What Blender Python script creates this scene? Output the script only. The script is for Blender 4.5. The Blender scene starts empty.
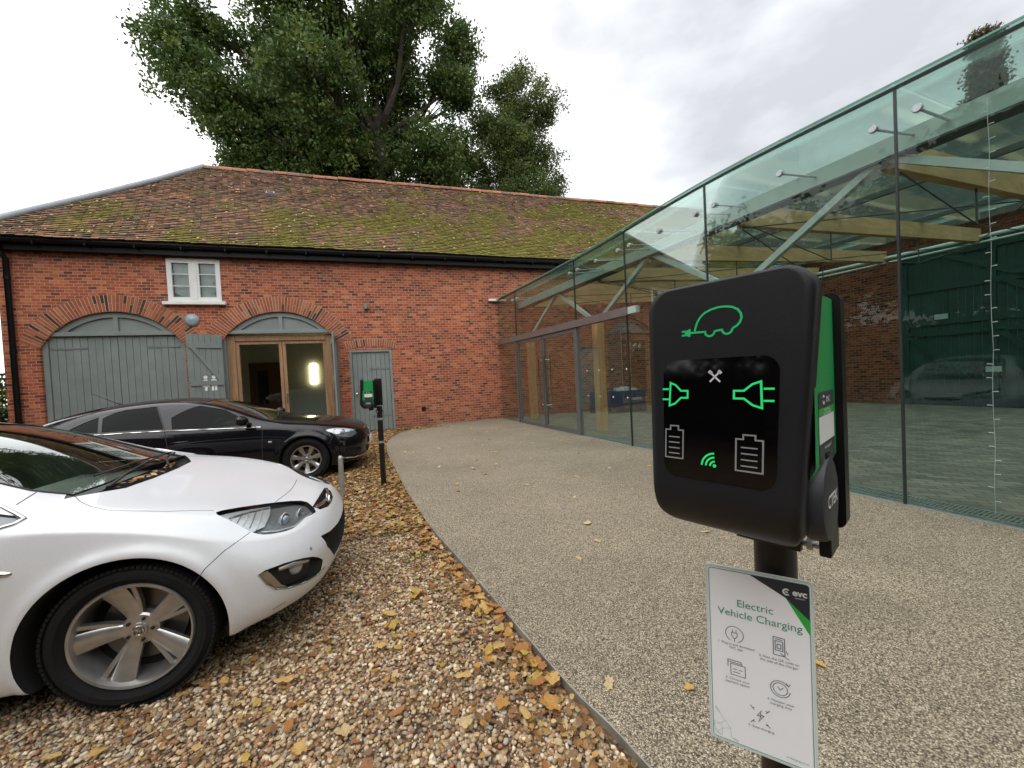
import bpy, bmesh, math, random
import numpy as np
from mathutils import Vector, Matrix, noise as mnoise
from mathutils.bvhtree import BVHTree
random.seed(7)
SC = bpy.context.scene
COL = SC.collection
PI = math.pi
R = math.radians

# ---------------------------------------------------------------- materials
def nd(nt, typ, **kw):
    n = nt.nodes.new(typ)
    for k, v in kw.items():
        if k in n.inputs: n.inputs[k].default_value = v
        else: setattr(n, k, v)
    return n
def lk(nt, a, b): nt.links.new(a, b)
def c4(c): return (c[0], c[1], c[2], 1.0)
def new_mat(name):
    m = bpy.data.materials.new(name); m.use_nodes = True
    nt = m.node_tree
    return m, nt, nt.nodes['Principled BSDF']
def ramp(nt, stops, src=None, interp='LINEAR'):
    r = nt.nodes.new('ShaderNodeValToRGB'); r.color_ramp.interpolation = interp
    el = r.color_ramp.elements
    el[0].position, el[0].color = stops[0][0], c4(stops[0][1])
    el[1].position, el[1].color = stops[-1][0], c4(stops[-1][1])
    for p, c in stops[1:-1]:
        e = el.new(p); e.color = c4(c)
    if src is not None: lk(nt, src, r.inputs[0])
    return r
def mixc(nt, fac, a, b, mode='MIX'):
    n = nt.nodes.new('ShaderNodeMix'); n.data_type = 'RGBA'; n.blend_type = mode
    for i, v in ((0, fac), (6, a), (7, b)):
        if hasattr(v, 'is_linked') or hasattr(v, 'links'): lk(nt, v, n.inputs[i])
        elif i == 0: n.inputs[0].default_value = v
        else: n.inputs[i].default_value = c4(v)
    return n.outputs[2]
def coords(nt, kind='Object'):
    return nt.nodes.new('ShaderNodeTexCoord').outputs[kind]
def noise_n(nt, scale, vec=None, detail=4, rough=.6):
    n = nd(nt, 'ShaderNodeTexNoise', Scale=scale, Detail=detail, Roughness=rough)
    if vec is not None: lk(nt, vec, n.inputs['Vector'])
    return n.outputs['Fac']
def bump_n(nt, h, strength, dist, bsdf):
    b = nd(nt, 'ShaderNodeBump', Strength=strength, Distance=dist)
    lk(nt, h, b.inputs['Height']); lk(nt, b.outputs[0], bsdf.inputs['Normal'])
    return b
def mat(name, col, rough=.6, metal=0., var=.12, vs=6., bump=0., bs=60., coat=0., spec=.5, emit=0., emcol=None):
    m, nt, b = new_mat(name)
    v = coords(nt)
    f = noise_n(nt, vs, v, 5)
    lo = tuple(c*(1-var) for c in col); hi = tuple(min(1, c*(1+var)) for c in col)
    r = ramp(nt, [(.3, lo), (.7, hi)], f)
    lk(nt, r.outputs[0], b.inputs['Base Color'])
    rr = nd(nt, 'ShaderNodeMapRange'); lk(nt, f, rr.inputs[0])
    rr.inputs[3].default_value = max(0, rough-.07); rr.inputs[4].default_value = min(1, rough+.07)
    lk(nt, rr.outputs[0], b.inputs['Roughness'])
    b.inputs['Metallic'].default_value = metal
    b.inputs['Coat Weight'].default_value = coat
    b.inputs['Coat Roughness'].default_value = .04
    b.inputs['Specular IOR Level'].default_value = spec
    if emit:
        b.inputs['Emission Color'].default_value = c4(emcol or col); b.inputs['Emission Strength'].default_value = emit
    if bump:
        bump_n(nt, noise_n(nt, bs, v, 4), bump, .01, b)
    return m
def thin_glass(name, tint, refl=.9, rough=0.0, ior=1.5, dirt=0.0):
    m = bpy.data.materials.new(name); m.use_nodes = True
    nt = m.node_tree; nt.nodes.clear()
    out = nt.nodes.new('ShaderNodeOutputMaterial')
    tr = nd(nt, 'ShaderNodeBsdfTransparent'); tr.inputs[0].default_value = c4(tint)
    gl = nd(nt, 'ShaderNodeBsdfGlossy'); gl.inputs['Roughness'].default_value = rough
    gl.inputs[0].default_value = (.95, 1, .98, 1)
    fr = nd(nt, 'ShaderNodeFresnel'); fr.inputs[0].default_value = ior
    mu = nd(nt, 'ShaderNodeMath', operation='MULTIPLY'); mu.use_clamp = True
    lk(nt, fr.outputs[0], mu.inputs[0]); mu.inputs[1].default_value = refl
    mx = nt.nodes.new('ShaderNodeMixShader')
    lk(nt, mu.outputs[0], mx.inputs[0]); lk(nt, tr.outputs[0], mx.inputs[1]); lk(nt, gl.outputs[0], mx.inputs[2])
    last = mx.outputs[0]
    if dirt:
        df = nd(nt, 'ShaderNodeBsdfDiffuse'); df.inputs[0].default_value = (.5, .55, .53, 1)
        rp = ramp(nt, [(.35, (0, 0, 0)), (.8, (dirt, dirt, dirt))], noise_n(nt, 3., coords(nt), 6))
        m2 = nt.nodes.new('ShaderNodeMixShader')
        lk(nt, rp.outputs[0], m2.inputs[0]); lk(nt, last, m2.inputs[1]); lk(nt, df.outputs[0], m2.inputs[2]); last = m2.outputs[0]
    lk(nt, last, out.inputs[0])
    return m

# ---------------------------------------------------------------- objects
def tag(o, label=None, cat=None, group=None, kind=None):
    if label: o['label'] = label
    if cat: o['category'] = cat
    if group: o['group'] = group
    if kind: o['kind'] = kind
    return o
def empty(name, loc=(0, 0, 0), rz=0, label=None, cat=None, group=None):
    o = bpy.data.objects.new(name, None); COL.objects.link(o)
    o.empty_display_size = .1
    o.location = loc; o.rotation_euler = (0, 0, rz)
    return tag(o, label, cat, group)
def wmat(o):
    m = Matrix.Translation(o.location) @ o.rotation_euler.to_matrix().to_4x4()
    return m
def put(name, me, mats=None, parent=None, world=True, smooth=None):
    """link mesh as one object; world=True: vertices are world coordinates even below a moved parent"""
    o = bpy.data.objects.new(name, me); COL.objects.link(o)
    if mats is not None:
        if not isinstance(mats, (list, tuple)): mats = [mats]
        for i, m in enumerate(mats):
            if i < len(me.materials): me.materials[i] = m
            else: me.materials.append(m)
    if parent is not None:
        o.parent = parent
        if world and parent.parent is None and parent.type == 'EMPTY':
            o.matrix_parent_inverse = wmat(parent).inverted()
    if smooth is not None:
        shade(me, smooth)
    return o
def shade(me, angle=35):
    n = len(me.polygons)
    me.polygons.foreach_set('use_smooth', [True]*n)
    if angle < 180:
        try: me.set_sharp_from_angle(angle=R(angle))
        except Exception: pass
    me.update()
class MB:
    """collects shapes; .build links them as ONE mesh object"""
    def __init__(s): s.v = []; s.f = []; s.mi = []; s.m = 0
    def add(s, vs, fs):
        o = len(s.v); s.v += [tuple(v) for v in vs]
        for f in fs: s.f.append(tuple(i+o for i in f)); s.mi.append(s.m)
        return s
    def box(s, c, d, rot=None, bev=0.):
        hx, hy, hz = d[0]/2, d[1]/2, d[2]/2
        c = Vector(c)
        M = rot if rot is not None else Matrix.Identity(3)
        if bev <= 0:
            vs = [c + M @ Vector((x*hx, y*hy, z*hz)) for x in (-1, 1) for y in (-1, 1) for z in (-1, 1)]
            return s.add(vs, [(0, 1, 3, 2), (4, 6, 7, 5), (0, 4, 5, 1), (2, 3, 7, 6), (0, 2, 6, 4), (1, 5, 7, 3)])
        bm = bmesh.new(); bmesh.ops.create_cube(bm, size=1)
        for v in bm.verts: v.co = Vector((v.co.x*d[0], v.co.y*d[1], v.co.z*d[2]))
        bmesh.ops.bevel(bm, geom=list(bm.edges), offset=bev, segments=2, affect='EDGES', profile=.5)
        bm.verts.index_update()
        s.add([c + M @ v.co for v in bm.verts], [[v.index for v in f.verts] for f in bm.faces]); bm.free()
        return s
    def bar(s, a, b, w, h=None, up=(0, 0, 1)):
        a = Vector(a); b = Vector(b); h = w if h is None else h
        z = (b-a); L = z.length; z.normalize()
        u = Vector(up)
        if abs(z.dot(u)) > .99: u = Vector((0, 1, 0))
        x = u.cross(z).normalized(); y = z.cross(x)
        M = Matrix((x, y, z)).transposed()
        return s.box((a+b)/2, (w, h, L), M)
    def tube(s, path, r, seg=10, cap=True, closed=False):
        P = [Vector(p) for p in path]; n = len(P)
        rr = r if isinstance(r, (list, tuple)) else [r]*n
        vs = []; prev = None
        for i, p in enumerate(P):
            if closed: t = (P[(i+1) % n]-P[i-1])
            else: t = (P[min(i+1, n-1)]-P[max(i-1, 0)])
            if t.length < 1e-9: t = Vector((0, 0, 1))
            t.normalize()
            if prev is None:
                u = Vector((0, 0, 1)) if abs(t.z) < .9 else Vector((1, 0, 0))
            else: u = prev
            x = (u - t*u.dot(t)).normalized(); prev = x; y = t.cross(x)
            for k in range(seg):
                a = 2*PI*k/seg
                vs.append(p + (x*math.cos(a)+y*math.sin(a))*rr[i])
        fs = []
        for i in range(n if closed else n-1):
            j = (i+1) % n
            for k in range(seg):
                k2 = (k+1) % seg
                fs.append((i*seg+k, i*seg+k2, j*seg+k2, j*seg+k))
        if cap and not closed:
            fs.append(tuple(range(seg))[::-1]); fs.append(tuple((n-1)*seg+k for k in range(seg)))
        return s.add(vs, fs)
    def lathe(s, prof, M=None, seg=32, cap=False):
        """prof: (r, z) along local z"""
        M = M or Matrix.Identity(4); n = len(prof); vs = []
        for r_, z in prof:
            for k in range(seg):
                a = 2*PI*k/seg; vs.append(M @ Vector((r_*math.cos(a), r_*math.sin(a), z)))
        fs = [(i*seg+k, i*seg+(k+1) % seg, (i+1)*seg+(k+1) % seg, (i+1)*seg+k) for i in range(n-1) for k in range(seg)]
        if cap: fs.append(tuple(range(seg))[::-1]); fs.append(tuple((n-1)*seg+k for k in range(seg)))
        return s.add(vs, fs)
    def plate(s, outer, holes, fn, th):
        """2D polygon with holes; fn(u, v, d) -> 3D; thickness th along d"""
        bm = bmesh.new(); loops = [outer]+list(holes); eds = []
        for lp in loops:
            vv = [bm.verts.new((p[0], p[1], 0)) for p in lp]
            for i in range(len(vv)): eds.append(bm.edges.new((vv[i], vv[(i+1) % len(vv)])))
        bmesh.ops.triangle_fill(bm, use_beauty=True, use_dissolve=False, edges=eds)
        bm.verts.index_update()
        pts = [(v.co.x, v.co.y) for v in bm.verts]
        fs = [[v.index for v in f.verts] for f in bm.faces]
        bm.free(); n = len(pts)
        vs = [fn(u, v, 0) for u, v in pts]
        if th == 0: return s.add(vs, fs)
        vs += [fn(u, v, th) for u, v in pts]
        F = [tuple(f) for f in fs]+[tuple(i+n for i in f[::-1]) for f in fs]
        o = 0
        for lp in loops:
            m = len(lp)
            for i in range(m):
                j = (i+1) % m
                F.append((o+i, o+i+n, o+j+n, o+j))
            o += m
        return s.add(vs, F)
    def mesh(s, name='m', recalc=True):
        me = bpy.data.meshes.new(name); me.from_pydata(s.v, [], s.f)
        if recalc:
            bm = bmesh.new(); bm.from_mesh(me); bmesh.ops.recalc_face_normals(bm, faces=bm.faces); bm.to_mesh(me); bm.free()
        if any(s.mi): me.polygons.foreach_set('material_index', s.mi)
        me.update(); return me
    def build(s, name, mats, parent=None, smooth=None, world=True):
        return put(name, s.mesh(name), mats, parent, world, smooth)
def text_mesh(body, size, M, m, parent, name='lettering', align='CENTER', ext=.0003, bold=0., sx=1.):
    cu = bpy.data.curves.new('t', 'FONT'); cu.body = body; cu.size = size; cu.align_x = align; cu.align_y = 'CENTER'
    cu.extrude = ext; cu.offset = bold; cu.resolution_u = 3
    t = bpy.data.objects.new('t', cu); COL.objects.link(t)
    dg = bpy.context.evaluated_depsgraph_get()
    me = bpy.data.meshes.new_from_object(t.evaluated_get(dg))
    bpy.data.objects.remove(t); bpy.data.curves.remove(cu)
    if sx != 1: me.transform(Matrix.Diagonal((sx, 1, 1, 1)))
    me.transform(M); me.name = name
    return put(name, me, m, parent)
def dup_tree(o, parent=None):
    c = o.copy(); COL.objects.link(c)
    if parent is not None:
        c.parent = parent; c.matrix_parent_inverse = o.matrix_parent_inverse.copy()
    for ch in [k for k in bpy.data.objects if k.parent == o]: dup_tree(ch, c)
    return c
def lerp(a, b, t): return a+(b-a)*t
def frame(o, x, y, z):
    return Matrix(((x[0], y[0], z[0], o[0]), (x[1], y[1], z[1], o[1]), (x[2], y[2], z[2], o[2]), (0, 0, 0, 1)))
# ---------------------------------------------------------------- camera, sky, sun
def make_camera():
    yaw, p, roll = R(17.2), R(1.4), R(2.9)
    fw = Vector((math.sin(yaw)*math.cos(p), math.cos(yaw)*math.cos(p), -math.sin(p)))
    r0 = Vector((math.cos(yaw), -math.sin(yaw), 0)); u0 = r0.cross(fw)
    r = r0*math.cos(roll)-u0*math.sin(roll); u = u0*math.cos(roll)+r0*math.sin(roll)
    cam = bpy.data.cameras.new('camera'); cam.sensor_width = 36; cam.lens = 385/1024*36
    cam.clip_start = .02; cam.clip_end = 2000
    o = bpy.data.objects.new('camera', cam); COL.objects.link(o)
    o.matrix_world = frame((0, 0, 1.5), r, u, -fw)
    SC.camera = o
make_camera()
SUN_EL, SUN_AZ = 52, 215      # degrees; azimuth clockwise from +Y
def make_world():
    w = bpy.data.worlds.new('World'); SC.world = w; w.use_nodes = True
    nt = w.node_tree; bg = nt.nodes['Background']
    sky = nt.nodes.new('ShaderNodeTexSky'); sky.sky_type = 'NISHITA'; sky.sun_disc = False
    sky.sun_elevation = R(SUN_EL); sky.sun_rotation = R(SUN_AZ)
    bg2 = nt.nodes.new('ShaderNodeBackground'); bg2.inputs[1].default_value = .02
    lk(nt, sky.outputs[0], bg2.inputs[0])
    v = coords(nt, 'Generated')
    sx = nt.nodes.new('ShaderNodeSeparateXYZ'); lk(nt, v, sx.inputs[0])
    mp = nd(nt, 'ShaderNodeMapping'); mp.inputs['Scale'].default_value = (1, 1, 2.2); mp.inputs['Location'].default_value = (.3, .1, .0); lk(nt, v, mp.inputs[0])
    n = noise_n(nt, 2.6, mp.outputs[0], 5, .5)
    # greyer cloud towards the right of the view, brighter overhead
    dt = nt.nodes.new('ShaderNodeVectorMath'); dt.operation = 'DOT_PRODUCT'; lk(nt, v, dt.inputs[0]); dt.inputs[1].default_value = (.80, .30, .5)
    a = nd(nt, 'ShaderNodeMath', operation='MULTIPLY_ADD'); lk(nt, dt.outputs['Value'], a.inputs[0]); a.inputs[1].default_value = -.62; lk(nt, n, a.inputs[2])
    a2 = nd(nt, 'ShaderNodeMath', operation='ADD'); lk(nt, a.outputs[0], a2.inputs[0]); a2.inputs[1].default_value = .32
    r = ramp(nt, [(.12, (.33, .335, .35)), (.24, (.43, .435, .445)), (.36, (.56, .565, .57)), (.60, (1., 1., 1.))], a2.outputs[0])
    z = nd(nt, 'ShaderNodeMapRange'); lk(nt, sx.outputs[2], z.inputs[0])
    z.inputs[1].default_value = 0; z.inputs[2].default_value = 1; z.inputs[3].default_value = 1.6; z.inputs[4].default_value = 2.6
    bg.inputs[1].default_value = 1.0
    lk(nt, r.outputs[0], bg.inputs[0]); lk(nt, z.outputs[0], bg.inputs[1])
    ad = nt.nodes.new('ShaderNodeAddShader'); lk(nt, bg.outputs[0], ad.inputs[0]); lk(nt, bg2.outputs[0], ad.inputs[1])
    lk(nt, ad.outputs[0], nt.nodes['World Output'].inputs[0])
    L = bpy.data.lights.new('sun', 'SUN'); L.energy = .9; L.angle = R(75); L.color = (1, .96, .9)
    o = bpy.data.objects.new('sun', L); COL.objects.link(o)
    az, el = R(SUN_AZ), R(SUN_EL)
    d = Vector((math.sin(az)*math.cos(el), math.cos(az)*math.cos(el), math.sin(el)))
    o.rotation_euler = d.to_track_quat('Z', 'Y').to_euler(); o.location = d*30
make_world()
SC.view_settings.view_transform = 'Standard'; SC.view_settings.look = 'None'; SC.view_settings.exposure = 0
SC.cycles.max_bounces = 10; SC.cycles.transparent_max_bounces = 24; SC.cycles.caustics_reflective = False; SC.cycles.caustics_refractive = False
SC.cycles.use_denoising = True
# ---------------------------------------------------------------- brick barn
WY = 12.53
def brick_mat(name, axis='x', sat=1., dark=1., per_face=False):
    m, nt, b = new_mat(name)
    v = coords(nt)
    sp = nt.nodes.new('ShaderNodeSeparateXYZ'); lk(nt, v, sp.inputs[0])
    cb = nt.nodes.new('ShaderNodeCombineXYZ'); lk(nt, sp.outputs[0 if axis == 'x' else 1], cb.inputs[0]); lk(nt, sp.outputs[2], cb.inputs[1])
    # slightly wandering courses
    nv = nd(nt, 'ShaderNodeTexNoise', Scale=1.3, Detail=2); lk(nt, v, nv.inputs['Vector'])
    sb = nt.nodes.new('ShaderNodeVectorMath'); sb.operation = 'MULTIPLY_ADD'; lk(nt, nv.outputs['Color'], sb.inputs[0]); sb.inputs[1].default_value = (.03, .03, 0); lk(nt, cb.outputs[0], sb.inputs[2])
    br = nt.nodes.new('ShaderNodeTexBrick'); lk(nt, sb.outputs[0], br.inputs['Vector'])
    br.inputs['Scale'].default_value = 1; br.inputs['Brick Width'].default_value = .185; br.inputs['Row Height'].default_value = .0765
    br.inputs['Mortar Size'].default_value = .0072; br.inputs['Mortar Smooth'].default_value = .25; br.inputs['Bias'].default_value = 0
    br.offset = .5
    br.inputs['Color1'].default_value = (0, 0, 0, 1); br.inputs['Color2'].default_value = (1, 1, 1, 1); br.inputs['Mortar'].default_value = (.5, .5, .5, 1)
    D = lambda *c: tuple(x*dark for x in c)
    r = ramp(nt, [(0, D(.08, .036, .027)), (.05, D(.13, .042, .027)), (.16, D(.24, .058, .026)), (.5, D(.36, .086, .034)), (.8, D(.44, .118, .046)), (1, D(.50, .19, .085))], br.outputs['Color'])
    # per brick smudges
    n2 = noise_n(nt, 26, v, 4)
    col = mixc(nt, .5, r.outputs[0], ramp(nt, [(.3, (.5, .45, .45)), (.7, (1.25, 1.2, 1.15))], n2).outputs[0], 'MULTIPLY')
    # broad random weathering
    n3 = noise_n(nt, .55, v, 6, .65)
    col = mixc(nt, .75, col, ramp(nt, [(.30, (.72, .66, .64)), (.46, (1.05, 1.02, 1.)), (.72, (1.28, 1.14, 1.06))], n3).outputs[0], 'MULTIPLY')
    mort = mixc(nt, n2, D(.34, .235, .165), D(.47, .36, .275))
    n5 = noise_n(nt, 2.4, v, 5, .7)
    pk = ramp(nt, [(.60, (0, 0, 0)), (.8, (.5, .5, .5))], n5)
    fac = br.outputs['Fac']
    col = mixc(nt, fac, col, mort)
    col = mixc(nt, pk.outputs[0], col, D(.43, .33, .27))
    # darker brown tone towards the foot of the wall, broken by noise
    g = nd(nt, 'ShaderNodeMapRange'); lk(nt, sp.outputs[2], g.inputs[0]); g.inputs[1].default_value = 1.1; g.inputs[2].default_value = 0; g.inputs[3].default_value = 0; g.inputs[4].default_value = .45
    gm = nd(nt, 'ShaderNodeMath', operation='MULTIPLY'); lk(nt, g.outputs[0], gm.inputs[0]); lk(nt, n3, gm.inputs[1])
    col = mixc(nt, gm.outputs[0], col, D(.12, .10, .075))
    so = nd(nt, 'ShaderNodeMapRange'); lk(nt, sp.outputs[2], so.inputs[0]); so.inputs[1].default_value = 4.3; so.inputs[2].default_value = 5.2; so.inputs[3].default_value = 0; so.inputs[4].default_value = .7  # darker brown towards the top of the wall, broken up by noise
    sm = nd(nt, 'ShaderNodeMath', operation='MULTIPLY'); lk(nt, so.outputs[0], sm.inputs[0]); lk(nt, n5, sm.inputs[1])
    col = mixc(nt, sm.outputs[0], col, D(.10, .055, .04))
    lk(nt, col, b.inputs['Base Color']); b.inputs['Roughness'].default_value = .9
    inv = nd(nt, 'ShaderNodeMath', operation='MULTIPLY_ADD'); lk(nt, fac, inv.inputs[0]); inv.inputs[1].default_value = -1
    lk(nt, n2, inv.inputs[2])
    bump_n(nt, inv.outputs[0], .6, .012, b)
    return m
def attr_mat(name, rough=.85, extra=None, bump=.4, bs=40, trans=0., spec=.3):
    """base colour from the 'tint' colour attribute, broken up by noise"""
    m, nt, b = new_mat(name)
    at = nd(nt, 'ShaderNodeAttribute', attribute_name='tint')
    v = coords(nt); n = noise_n(nt, bs, v, 4)
    col = mixc(nt, .6, at.outputs['Color'], ramp(nt, [(.3, (.65, .65, .65)), (.7, (1.3, 1.3, 1.3))], n).outputs[0], 'MULTIPLY')
    if extra: col = extra(nt, v, col)
    lk(nt, col, b.inputs['Base Color']); b.inputs['Roughness'].default_value = rough
    b.inputs['Specular IOR Level'].default_value = spec
    if bump: bump_n(nt, n, bump, .008, b)
    if trans:
        tl = nt.nodes.new('ShaderNodeBsdfTranslucent'); lk(nt, col, tl.inputs[0])
        mx = nt.nodes.new('ShaderNodeMixShader'); mx.inputs[0].default_value = trans
        lk(nt, b.outputs[0], mx.inputs[1]); lk(nt, tl.outputs[0], mx.inputs[2])
        lk(nt, mx.outputs[0], nt.nodes['Material Output'].inputs[0])
    return m
def set_tint(me, face_cols):
    """one colour per face, stored per face corner domain-free as FACE? (corner)"""
    a = me.color_attributes.new('tint', 'FLOAT_COLOR', 'CORNER')
    cnt = np.empty(len(me.polygons), dtype=np.int32); me.polygons.foreach_get('loop_total', cnt)
    arr = np.repeat(np.asarray(face_cols, dtype=np.float32), cnt, axis=0)
    arr = np.concatenate([arr, np.ones((len(arr), 1), dtype=np.float32)], axis=1)
    a.data.foreach_set('color', arr.ravel())

M_brick = brick_mat('red_brick', 'x')
M_mortar = mat('lime_mortar', (.44, .34, .26), .95, bump=.5)
M_arch = attr_mat('arch_brick', .9)
M_greywood = mat('grey_paint', (.205, .235, .225), .55, var=.10, vs=3, bump=.12, bs=30)
M_greydark = mat('grey_paint_shade', (.16, .185, .18), .6, var=.12)
M_black = mat('black_gutter_paint', (.006, .006, .007), .4, var=.2, spec=.2)
M_white = mat('white_paint', (.72, .72, .70), .5, var=.05)
M_lead = mat('lead_sheet', (.28, .30, .33), .55, metal=.3, var=.15, vs=2, bump=.2, bs=12)
M_inwall = mat('interior_wall', (.58, .62, .56), .8, var=.05)
M_floorin = mat('interior_floor', (.22, .20, .17), .6)
M_browndoor = mat('brown_door', (.16, .085, .035), .45)
M_dark = mat('dark_void', (.006, .006, .007), .7, var=.1)
M_steel = mat('galvanised_steel', (.42, .45, .48), .45, metal=.75, var=.15, vs=14)
M_chrome = mat('bright_steel', (.62, .63, .64), .16, metal=1., var=.05)
M_glow = mat('lamp_glow', (1., .78, .45), .5, emit=8., emcol=(1., .78, .45))
G_win = thin_glass('window_glass', (.85, .9, .88), .9)
G_door = thin_glass('door_glass', (.92, .95, .94), .6)

def wood_mat(name, a, b_, axis=2, sc=1.):
    m, nt, b = new_mat(name)
    v = coords(nt)
    mp = nd(nt, 'ShaderNodeMapping'); lk(nt, v, mp.inputs[0])
    s = [14*sc, 14*sc, 14*sc]; s[axis] = .9*sc; mp.inputs['Scale'].default_value = s
    n = noise_n(nt, 1.6, mp.outputs[0], 8, .65)
    mid = tuple((x+y)/2 for x, y in zip(a, b_))
    r = ramp(nt, [(.28, a), (.5, mid), (.75, b_)], n)
    n2 = noise_n(nt, 1.1, v, 4)
    col = mixc(nt, .6, r.outputs[0], ramp(nt, [(.3, (.7, .7, .72)), (.7, (1.15, 1.12, 1.1))], n2).outputs[0], 'MULTIPLY')
    lk(nt, col, b.inputs['Base Color']); b.inputs['Roughness'].default_value = .7
    bump_n(nt, n, .25, .006, b)
    return m
M_oak = wood_mat('oak_frame', (.20, .105, .048), (.44, .27, .145))
M_oakh = wood_mat('oak_frame_across', (.20, .105, .048), (.44, .27, .145), 0)

def arc_pts(cx, zs, hw, rise, n=32):
    """segment of a circle from right spring to left spring over the crown"""
    Rr = (hw*hw+rise*rise)/(2*rise); a = math.asin(hw/Rr); cz = zs+rise-Rr
    return [(cx+Rr*math.sin(a-2*a*i/n), cz+Rr*math.cos(a-2*a*i/n)) for i in range(n+1)], Rr, a, cz
ARCH = [(-6.77, 1.49), (-2.99, 1.49)]; ZS, RISE = 2.72, .92
wallfn = lambda y0: (lambda u, v, d: (u, y0+d, v))

def make_barn():
    root = empty('brick_barn', (0, WY, 0), 0, 'long red brick barn with mossy tiled hipped roof and arched grey doors', 'barn')
    # --- front wall
    out = [(-8.93, 0)]
    for cx, hw in ARCH:
        pts, *_ = arc_pts(cx, ZS, hw, RISE)
        out += [(cx-hw, 0)]+pts[::-1]+[(cx+hw, 0)]
    out += [(-1.2, 0), (-1.2, 2.47), (.02, 2.47), (.02, 0), (16, 0), (16, 5.3), (-8.93, 5.3)]
    win = [(-5.56, 3.90), (-4.36, 3.90), (-4.36, 5.05), (-5.56, 5.05)]
    w = MB(); w.plate(out, [win], wallfn(WY), .33)
    w.build('front_wall', M_brick, root)
    s = MB(); s.box((-8.77, WY+4.2, 2.65), (.33, 7.7, 5.3)); s.box((3.5, WY+8.2, 2.65), (24.9, .3, 5.3))
    s.build('end_wall', brick_mat('red_brick_end', 'y'), root)
    # --- arches of brick on edge
    def ring(cx, hw, zs, rise, depth, name, nb, y=WY-.006, split=2):
        pts, Rr, a, cz = arc_pts(cx, zs, hw, rise)
        mb = MB(); cols = []
        rnd = random.Random(int(cx*10))
        mb.plate([(cx+Rr*math.sin(t), cz+Rr*math.cos(t)) for t in np.linspace(-a, a, 40)]+[(cx+(Rr+depth)*math.sin(t), cz+(Rr+depth)*math.cos(t)) for t in np.linspace(a, -a, 40)], [], wallfn(y+.002), .02)
        nf = len(mb.f); cols += [(.47, .38, .29)]*nf
        for k in range(nb):
            t0 = -a+2*a*(k+.13)/nb; t1 = -a+2*a*(k+.87)/nb
            brk = [(0, 1)] if k % 2 == 0 else [(0, .5), (.5, 1)]
            if rise < .3: brk = [(0, 1)]
            for f0, f1 in brk:
                r0 = Rr+depth*f0+.006; r1 = Rr+depth*f1-.006
                q = [(cx+r*math.sin(t), cz+r*math.cos(t)) for r, t in ((r0, t0), (r0, t1), (r1, t1), (r1, t0))]
                n0 = len(mb.f); dy = rnd.uniform(-.004, .003)
                mb.plate(q, [], wallfn(y-.006+dy), .02)
                g = rnd.random()
                q_ = rnd.uniform(.75, 1.2); c = (.07, .035, .03) if g < .13 else (.33*q_, .095*q_, .045*q_) if g < .8 else (.38*q_, .15*q_, .08*q_)
                cols += [c]*(len(mb.f)-n0)
        o = mb.build(name, M_arch, root); set_tint(o.data, cols)
    for cx, hw in ARCH: ring(cx, hw+.0, ZS, RISE, .43, 'brick_arch', 56)
    ring(-.59, .72, 2.49, .10, .22, 'brick_arch', 22)
    # --- window
    f = MB()
    y = WY+.02
    for x in (-5.53, -4.39): f.box((x, y, 4.475), (.07, .10, 1.15), None, .004)
    for z in (3.94, 5.02): f.box((-4.96, y, z), (1.07, .098, .08), None, .004)
    f.box((-4.96, y-.004, 4.475), (.13, .11, 1.02), None, .004)
    for cx in (-5.265, -4.655):
        for dx in (-.215, .215): f.box((cx+dx, y-.01, 4.48), (.05, .07, 1.0))
        for z in (4.00, 4.96): f.box((cx, y-.011, z), (.48, .07, .05))
        for z in (4.32, 4.64): f.box((cx, y-.008, z), (.39, .05, .022))
    wf = f.build('window', M_white, root)
    MB().box((-4.96, WY-.04, 3.855), (1.42, .16, .085), None, .008).build('sill', M_white, wf)
    MB().box((-4.96, y+.012, 4.48), (1.0, .006, 1.0)).build('pane', G_win, wf)
    MB().box((-4.96, y+.09, 4.48), (1.1, .01, 1.1)).build('blind', mat('pale_blind', (.52, .54, .53), .8, var=.3, vs=2.5), wf)
    # --- arched door sets
    for i, (cx, hw) in enumerate(ARCH):
        yb = WY+.07
        fn = wallfn(yb)
        pts, Rr, a, cz = arc_pts(cx, ZS, hw-.005, RISE-.005)
        zr = 3.04
        inn = [(x, z) for x, z in [(cx+(Rr-.13)*math.sin(t), cz+(Rr-.13)*math.cos(t)) for t in np.linspace(a, -a, 33)] if z > zr+.10]
        m = MB()
        half_r = [(x, z) for x, z in inn if x > cx+.05]; half_l = [(x, z) for x, z in inn if x < cx-.05]
        def closed(h, s): return h+([(cx+.05, zr+.10)] if s > 0 else []) if s > 0 else [(cx-.05, zr+.10)]+h
        hr = [(half_r[0][0], zr+.10)]+half_r+[(cx+.05, half_r[-1][1])]+[(cx+.05, zr+.10)]
        hl = [(cx-.05, zr+.10)]+[(cx-.05, half_l[0][1])]+half_l+[(half_l[-1][0], zr+.10)]
        top = [p for p in pts if p[1] > zr]
        tl = [(top[0][0], zr)]+top+[(top[-1][0], zr)]
        m.plate(tl, [hr, hl], fn, .08)
        xl = cx-hw+.005; xr = cx+hw-.005
        for x0, x1 in ((xl, xl+.11), (xr-.11, xr)):
            m.box(((x0+x1)/2, yb+.04, zr/2), (.11, .08, zr-.002))
        m.box((cx, yb-.012, zr+.035), (2*hw-.1, .06, .10), None, .006)
        fr = m.build('door_frame', M_greywood, root)
        p = MB(); p.plate(tl, [], wallfn(yb+.05), .02); p.build('transom_panel', M_greywood, fr)
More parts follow.
